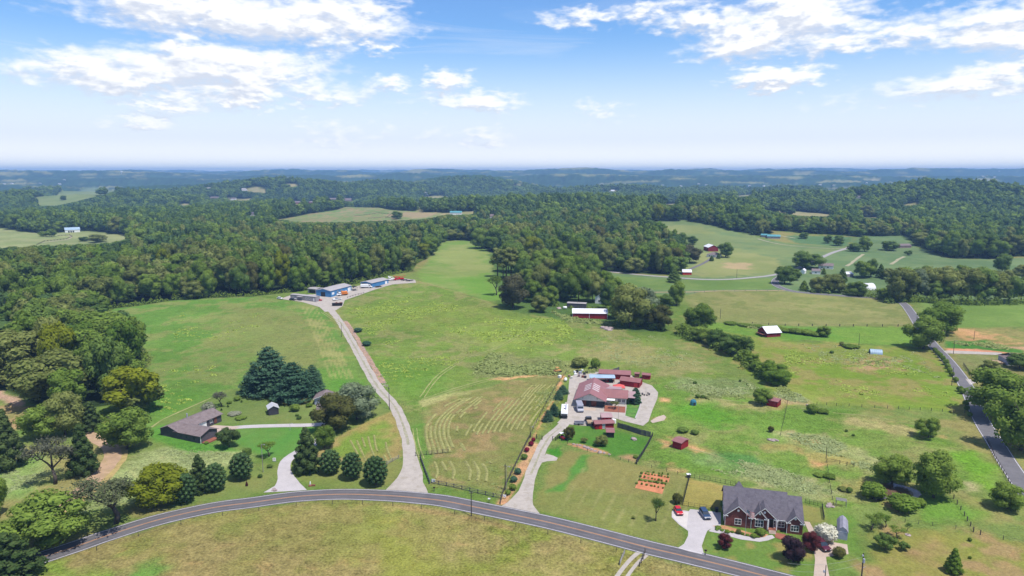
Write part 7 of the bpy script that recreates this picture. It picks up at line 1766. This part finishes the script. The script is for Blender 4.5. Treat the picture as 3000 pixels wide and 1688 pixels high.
for (u, v, h, lb) in ((723,1424,16,'narrow red-leaved plant by the road in front of the egg-shaped tree'),):
    plant(u, v, h, 8, 'cone', 'redleaf', lb)
p = G(724,1331); hd = thing('clipped_hedge', 'drum shaped clipped hedge on the old house lawn', 'hedge', p)
dr = np.random.RandomState(4); n_ = 900; a_ = dr.rand(n_)*6.283; z_ = dr.rand(n_)*1.7; top_ = dr.rand(n_) < .45
Pp = np.where(top_[:, None], np.stack([np.cos(a_)*1.35*np.sqrt(dr.rand(n_)), np.sin(a_)*1.35*np.sqrt(dr.rand(n_)), np.full(n_, 1.72)], 1), np.stack([np.cos(a_)*1.4, np.sin(a_)*1.4, z_], 1))
Nn = np.where(top_[:, None], np.array([[0,0,1.]]), np.stack([np.cos(a_), np.sin(a_), z_*0+.2], 1)) + dr.normal(size=(n_,3))*.35; Nn /= np.linalg.norm(Nn, axis=1)[:, None]
hm_ = mesh_np('foliage', leaf_quads(Pp, Nn, .26, dr), np.arange(n_*4).reshape(-1, 4)); hm_.materials.append(L['dark']); link_mesh('foliage', hm_, hd); MB().tube([(0,0,-.2),(0,0,1.6)], 1.32, 14).build('core', L['dark'], hd)
def tank(u, v, label, r_, h, m_='white', lying=False, name='water_tank', cat='tank', rz=0):
    p = G(u, v); t = thing(name, label, cat, p, R(rz))
    if lying:
        MB().tube([(-h/2-.2,0,r_+.2),(-h/2,0,r_+.2),(h/2,0,r_+.2),(h/2+.2,0,r_+.2)], [r_*.4,r_,r_,r_*.4], 12).build('shell', m_, t, True)
        for x in (-h*.3,h*.3): MB().box(x-.1,x+.1,-r_*.7,r_*.7,-.2,.35).build('foot','dark',t)
    else:
        MB().tube([(0,0,-.1),(0,0,h*.85),(0,0,h),(0,0,h+.12)], [r_,r_,r_*.55,r_*.2], 14).build('shell', m_, t); MB().tube([(0,0,h+.1),(0,0,h+.2)], r_*.22, 8).build('lid', 'dark', t)
    return t
tank(1657,1117,'white gas tank at the corner of the farm yard', .65, 1.8, lying=True, name='gas_tank', rz=80); tank(1655,906,'white tank at the end of the flat grey shed', .9, 2.2, lying=True, name='gas_tank'); tank(1796,1240,'white upright water tank beside the red feed shed', .55, 1.7); tank(1801,1240,'second white water tank, the one nearer the path', .5, 1.6)
tank(2660,1568,'flat pale stone-coloured well cover behind the tiny sapling', .7, .15, 'stone', name='well_cover', cat='well cover')
p = G(2031,1186); ht_ = thing('play_hut', 'teal plastic hut with round top alone in the pasture', 'hut', p, R(10))
MB().tube([(0,0,-.1),(0,0,1.3),(0,0,1.9),(0,0,2.15)], [1.25,1.25,.95,.35], 8).build('shell','teal',ht_); MB().box(-.35,.35,-1.28,-1.14,.0,1.3).build('doorway_shade','dark',ht_); MB().tube([(0,0,2.1),(0,0,2.35)],.12,6).build('knob','teal',ht_)  # dark slab paints the shade inside the hut's doorway
p = G(2099,1500); bn = thing('wheelie_bin', 'black rubbish bin at the house end of the drive fence', 'bin', p); MB().prism([(-.35,-.4),(.35,-.4),(.35,.4),(-.35,.4)],0,1.1).build('bin','black',bn); MB().box(-.4,.4,-.45,.45,1.1,1.2).build('lid','black',bn)
p = G(2017,1399); bh = thing('bee_hive', 'white topped dark box at the corner of the back railing', 'box', p); MB().box(-.5,.5,-.4,.4,0,1.0).build('box','dark',bh); MB().box(-.6,.6,-.5,.5,1.0,1.15).build('lid','white',bh)
a, l_, rz = frame_at((2448,1484),(2480,1489)); tl = thing('arbour', 'pale green slatted pergola behind the lavender shed', 'pergola', a, rz)
for x in (.1, l_-.1):
    for y in (.1,1.5): MB().box(x-.05,x+.05,y-.05,y+.05,-.4,1.9).build('post','pale_pole',tl)
for k in range(8): MB().box(0,l_,k*.2,k*.2+.1,1.9+.02*k,1.95+.02*k).build('slat','trailer_grey',tl)
rk = random.Random(8)
def rock(u, v, label, s, group=None, m_='stone'):
    p = G(u, v); bm = bmesh.new(); bmesh.ops.create_icosphere(bm, subdivisions=2, radius=1)
    for q in bm.verts: q.co *= .75 + .5*rk.random()
    me_ = bpy.data.meshes.new('boulder'); bm.to_mesh(me_); bm.free(); me_.materials.append(M[m_]); o = link_mesh('boulder', me_); o.location = p + Vector((0,0,s*.15)); o.scale = (s*1.2, s*.9, s*.6); o.rotation_euler = (0,0,rk.random()*6); tag(o, label, 'rock', group); return o
rock(1856,1288,'pale boulder lying in the grassy pen', 1.0); rock(803,1437,'flat pale rock on the road verge by the concrete drive', .8)
for (u, v) in ((2384,1196),(2376,1190),(2365,1188),(2390,1193),(2426,1484),(2434,1484),(2430,1478),(2440,1486),(2254,1290),(2262,1291),(2270,1290),(2278,1292)): rock(u+rk.uniform(-2,2), v, 'pale stone in one of the small stone heaps of the pasture', rk.uniform(.5,.9), 'stones in heaps')
for (u, v) in ((1680,1302),(1700,1306),(1722,1314),(1744,1322),(1770,1328),(1785,1332),(1690,1304),(1712,1310),(1733,1318),(1757,1326)): rock(u, v, 'stone edging the rock border of the grassy pen', rk.uniform(.4,.8), 'border stones of the pen')
for (u, v) in ((1640,905),(1770,962),(1780,961),(1790,964),(1776,966),(1785,968)): rock(u+rk.uniform(-3,3), v, 'grey rubble in the heap on the hill below the grove', rk.uniform(1,1.8), 'rubble heap on the hill')
# riprap beside the lane
rv, rf2 = [], []
tL = np.gradient(shop_line, axis=0); tL /= np.linalg.norm(tL, axis=1)[:, None]; nL = np.stack([tL[:, 1], -tL[:, 0]], 1); nS = len(shop_line)
ico = bmesh.new(); bmesh.ops.create_icosphere(ico, subdivisions=1, radius=1); IV = [tuple(v.co) for v in ico.verts]; IF = [tuple(v.index for v in f.verts) for f in ico.faces]; ico.free()
for k in range(900):
    i = int(nS*(.36 + .52*rk.random())); p = shop_line[i] + nL[i]*(2.5 + rk.random()**1.4*2.0); s = rk.uniform(.12,.38); b0 = len(rv)
    for x, y, z in IV: j = rk.uniform(.7,1.25); rv.append((p[0]+x*s*j, p[1]+y*s*j, H1(*p)+.04+z*s*.7*j))
    rf2 += [tuple(q+b0 for q in f) for f in IF]
rm = bpy.data.meshes.new('riprap'); rm.from_pydata(rv, [], rf2); rm.materials.append(M['stone']); tag(link_mesh('riprap', rm), 'band of loose stones along the uphill edge of the gravel lane', 'stones', kind='stuff')
ribbon('bare_verge', shop_line[int(nS*.38):int(nS*.88)], [2.0, 4.6], mat('clay_verge', alb((186,150,118),1.4), .95, .15, .5), -.012, ragged=.8, seed=12)
# farm junk
JK = [(1640,1107,'crate','white plastic crate','white'),(1668,1105,'crate','pale wooden crate','deck'),(1675,1110,'crate','cream box','cream'),(1690,1092,'crate','black box','black'),(1700,1095,'crate','grey metal box','silver'),(1712,1098,'crate','black scrap box','dark'),(1686,1100,'crate','white enamel box','white'),(1708,1106,'crate','rusty box','rust'),(1720,1094,'crate','black crate','black'),(1696,1104,'crate','brown crate','taupe'),(1706,1090,'crate','pale drum box','white'),(1684,1093,'crate','white appliance','white'),(1715,1108,'crate','dark trough','dark')]
for (u, v, nm, lb, m_) in JK:
    p = G(u, v); t = thing(nm, lb + ' in the farm junk behind the blue roofed shelter', 'box', p, rk.uniform(0,3)); w1, w2, hz = rk.uniform(.7,1.5), rk.uniform(.6,1.2), rk.uniform(.6,1.2)
    MB().box(-w1/2,w1/2,-w2/2,w2/2,-.1,hz).build('body', m_, t); MB().box(-w1/2-.05,w1/2+.05,-w2/2-.05,w2/2+.05,hz,hz+.07).build('rim', m_, t)
for k in range(16):
    u = 1733 + k*4.2; p = G(u, 1119 + (k % 3)); t = thing('stored_machine', 'dark garden machine stored under the blue roofed shelter', 'machine', p, rk.uniform(0,3), 'machines under the shelter')
    MB().box(-.6,.5,-.4,.4,.3,.9).build('body', rk.choice(['dark','black','rust','red_plain']), t); MB().wheel((-.4,.45,.3),.3,.15).build('wheel','rubber',t); MB().wheel((.3,.45,.25),.25,.15).build('wheel','rubber',t)
p = G(1892,1156); um = thing('fire_pit_ring', 'dark ring of planters round a thin post on the stone path', 'planter', p); MB().tube([(0,0,0),(0,0,3.2)],.05,6).build('post','silver',um)
for k in range(7): a = k/7*5.2+2.6; MB().tube([(math.cos(a)*1.5,math.sin(a)*1.5,-.1),(math.cos(a)*1.5,math.sin(a)*1.5,.45)],[.3,.36],7).build('planter','dark',um)
wl = MB(); L_ = walk([G(1861,1226),G(1872,1200),G(1880,1172)], 1.0)
for p_, q_ in zip(L_, L_[1:]): wl.tube([p_+Vector((0,0,.1)), q_+Vector((0,0,.1))], .22, 5)
tag(wl.build('stone_edging','concrete',None), 'pale curb edging between the grass island and the stone path', 'edging')
rows = [(1880,1388,1960,1400,9),(1878,1398,1952,1412,8),(1872,1408,1950,1420,12),(1868,1418,1944,1432,7),(1900,1383,1958,1392,5)]
for (u0, v0, u1, v1, n_) in rows:
    for k in range(n_):
        t = k/(n_-1) if n_ > 1 else 0; plant(u0+(u1-u0)*t+rk.uniform(-3,3), v0+(v1-v0)*t, rk.uniform(4,9), rk.uniform(5,9), 'bush', 'mid', 'leafy vegetable plant growing in one of the two red soil beds', 'vegetable plants in the red beds')
for k in range(9): plant(1838+k*2.6 if False else 2100+k*15, 1553+k*2.4+(2 if k > 5 else 0), 5, 12, 'bush', 'lime', 'low edging plant along the garden path of the brick house', 'edging plants of the garden bed')

# ------------------------------------------------------------------ weeds, tall grass and scrub on the fields
wr = np.random.RandomState(77)
def weeds(name, label, areas, leaf, seed):
    """clumps of leaves standing on the ground, each clump its own size"""
    P, N, S = [], [], []
    for (px, n_, s0, s1, hgt_) in areas:
        pl = WP(px); lo, hi = pl.min(0), pl.max(0); got = 0; tries = 0
        while got < n_ and tries < 40:
            q = lo + wr.rand(n_*2, 2)*(hi-lo); q = q[sdist(q, pl) > 14 * wr.rand(len(q)) ** 2]; dn = fbm(q[:, 0]/16+seed, q[:, 1]/16, 3); q = q[dn > .44 + .12*wr.rand(len(q))][:n_-got]; got += len(q); tries += 1
            for x, y in q:
                s = s0+(s1-s0)*wr.rand()**2; m_ = int(7+9*wr.rand()); a = wr.rand(m_)*6.283; r_ = np.sqrt(wr.rand(m_))*s; z = (1-(r_/s)**2)*hgt_*.75*s*(.5+.7*wr.rand(m_))
                P.append(np.stack([x+np.cos(a)*r_*1.3, y+np.sin(a)*r_, H1(x, y)+z+.05], 1)); nn = np.stack([np.cos(a)*.4, np.sin(a)*.4, np.ones(m_)*1.2], 1)+wr.normal(size=(m_,3))*.35; N.append(nn/np.linalg.norm(nn, axis=1)[:, None]); S.append(np.full(m_, s*.75))
    P, N, S = np.concatenate(P), np.concatenate(N), np.concatenate(S)
    V = leaf_quads(P, N, 1.0, wr).reshape(-1, 4, 3); V = (V-P[:, None])*S[:, None, None]+P[:, None]
    me_ = mesh_np(name, V.reshape(-1, 3), np.arange(len(P)*4).reshape(-1, 4)); soft_normals(me_, np.repeat(N*.35+np.array([0,0,1.0]), 4, 0)); me_.materials.append(L[leaf]); tag(link_mesh(name, me_), label, 'weeds', kind='stuff')
weeds('bright_weeds', 'yellow-green weed clumps spread over the middle hill and pastures', [([(1010,905),(1200,870),(1420,900),(1620,940),(1720,985),(1560,1030),(1300,985),(1080,980)],900,.6,1.9,.5),([(1480,925),(1640,935),(1690,975),(1560,1000),(1470,970)],300,.6,2.0,.6),([(1060,1000),(1300,980),(1440,1020),(1240,1110),(1120,1120)],170,.5,1.5,.5),
    ([(500,920),(700,900),(820,930),(700,1010),(480,1000)],60,.6,1.8,.45),([(430,1090),(640,1060),(640,1150),(450,1240)],60,.6,1.8,.5),([(2280,1010),(2700,1040),(2820,1190),(2500,1180),(2300,1100)],260,.5,1.6,.5),([(2300,1040),(2350,1060),(2340,1100),(2290,1080)],60,.6,1.8,.6)], 'weed', 3)
weeds('pale_weeds', 'pale grey-green tall weeds on the rough pastures', [([(2290,1268),(2420,1278),(2640,1368),(2560,1384),(2420,1340)],420,.4,1.1,.6),([(2010,1325),(2150,1345),(2300,1375),(2440,1440),(2380,1460),(2200,1405),(2040,1365)],520,.4,1.1,.6),([(1960,1105),(2180,1105),(2240,1150),(2060,1170)],420,.5,1.4,.6),([(2260,1150),(2330,1150),(2430,1210),(2350,1205)],220,.5,1.3,.7),([(2780,1395),(2850,1410),(2900,1452),(2840,1445)],160,.5,1.3,.7),([(330,1400),(520,1310),(700,1330),(560,1370),(300,1495)],420,.35,.8,.5),([(0,1380),(130,1335),(135,1400),(20,1450)],200,.35,.8,.5),([(2320,1000),(2700,1035),(2760,1110),(2400,1060)],200,.5,1.3,.5),([(1700,985),(1960,985),(2080,1080),(1800,1085)],320,.4,1.1,.5)], 'weedpale', 9)
weeds('scrub', 'low grey-green scrub on the slope behind the farm', [([(1385,1075),(1450,1030),(1560,1030),(1660,1060),(1640,1098),(1480,1105),(1385,1105)],900,.8,2.2,.8),([(1400,1092),(1600,1092),(1630,1097),(1480,1108)],160,.8,2.0,.9),([(1660,1090),(1750,1080),(1800,1090),(1720,1095)],70,.8,1.6,.9),([(1560,1150),(1600,1140),(1650,1125),(1640,1220),(1590,1270)],260,.4,1.0,.8),([(1610,912),(1720,936),(1820,950),(1790,955),(1660,945)],220,.9,2.0,.8),([(2230,1090),(2300,1130),(2340,1170),(2290,1160)],140,.7,1.5,.8),([(1420,1345),(1500,1400),(1460,1470)],20,.4,.8,.6),([(1120,1478),(1300,1492),(1500,1540),(1480,1546),(1300,1502)],120,.5,1.1,.8),([(2780,1004),(2900,1004),(3000,1032),(2860,1022)],220,.8,1.8,.8),([(2470,1060),(2600,1050),(2640,1075),(2520,1082)],60,.7,1.4,.7),([(2005,945),(2200,950),(2300,962),(2200,968)],160,.9,1.8,.8),([(1930,1130),(2100,1140),(2220,1170),(2020,1176)],160,.6,1.3,.8)], 'scrub', 15)
wall_u = np.linspace(0, 1, 1)
def understory():
    """leafy skirt of saplings along the edge of the woods"""
    pts = []; pl = [np.array(tuple(G(u, v)[:2])) for u, v in WOOD_EDGE[3:]]
    for p, q in zip(pl, pl[1:]):
        n_ = int(np.linalg.norm(q-p)/2.2)
        for k in range(n_): t = p+(q-p)*(k+wr.rand())/max(n_, 1); e = (q-p)/np.linalg.norm(q-p); nn = np.array([-e[1], e[0]]); pts.append(t+nn*(1.0+3.5*wr.rand()))
    for line, n_ in (([(2600,886),(2680,884),(2760,890),(2860,893),(3000,890)],170),([(2350,852),(2400,858),(2470,856),(2530,866),(2600,878)],100),([(1990,985),(2060,1004),(2120,1028),(2180,1058),(2230,1100),(2285,1132)],70),([(1600,895),(1780,910),(1850,955),(1940,968)],40),([(1480,835),(1560,850),(1680,860)],40)):
        q = smooth_line(WP(line), 2.0)
        for k in range(n_): pts.append(q[int(wr.rand()*len(q))]+wr.normal(size=2)*2.0)
    P, N, S = [], [], []
    for x, y in pts:
        s = 1.2+1.5*wr.rand(); hz = (1.5+3.2*wr.rand()**1.5) * (1.7 if x > 60 else 1); m_ = 40; d = wr.normal(size=(m_, 3)); d /= np.linalg.norm(d, axis=1)[:, None]; d[:, 2] = np.abs(d[:, 2]); P.append(np.array([x, y, H1(x, y)])+d*np.array([s, s, hz])); nn = d+np.array([0,0,.4])+wr.normal(size=(m_,3))*.4; N.append(nn/np.linalg.norm(nn, axis=1)[:, None]); S.append(np.full(m_, .95))
    P, N, S = np.concatenate(P), np.concatenate(N), np.concatenate(S); V = leaf_quads(P, N, 1.0, wr).reshape(-1, 4, 3); V = (V-P[:, None])*S[:, None, None]+P[:, None]
    me_ = mesh_np('undergrowth', V.reshape(-1, 3), np.arange(len(P)*4).reshape(-1, 4)); me_.materials.append(L['mid']); tag(link_mesh('undergrowth', me_), 'leafy undergrowth along the edge of the woods', 'undergrowth', kind='stuff')
understory()

# ------------------------------------------------------------------ the air
def haze_box():
    me_ = bpy.data.meshes.new('haze'); x, y0, y1 = 16700, -16700, 16700; z0, z1 = float(gz.min()) - 1, max(float(gz.max()), 112) + 3
    V = [(-x,y0,z0),(x,y0,z0),(x,y1,z0),(-x,y1,z0),(-x,y0,z1),(x,y0,z1),(x,y1,z1),(-x,y1,z1)]
    me_.from_pydata(V, [], [(3,2,1,0),(4,5,6,7),(0,1,5,4),(1,2,6,5),(2,3,7,6),(3,0,4,7)])
    m_ = bpy.data.materials.new('haze_air'); m_.use_nodes = True; t = m_.node_tree; t.nodes.clear(); n = NB(t)
    pv = n.n('ShaderNodeVolumePrincipled'); pv.inputs['Color'].default_value = (.34, .60, 1.0, 1); pv.inputs['Density'].default_value = 1.25e-4
    pv.inputs['Anisotropy'].default_value = 0.0
    o = n.n('ShaderNodeOutputMaterial'); n.put(o.inputs['Volume'], pv.outputs[0])
    me_.materials.append(m_); ob = link_mesh('haze', me_, None, 'stuff'); ob.visible_shadow = True; return ob
haze_box()
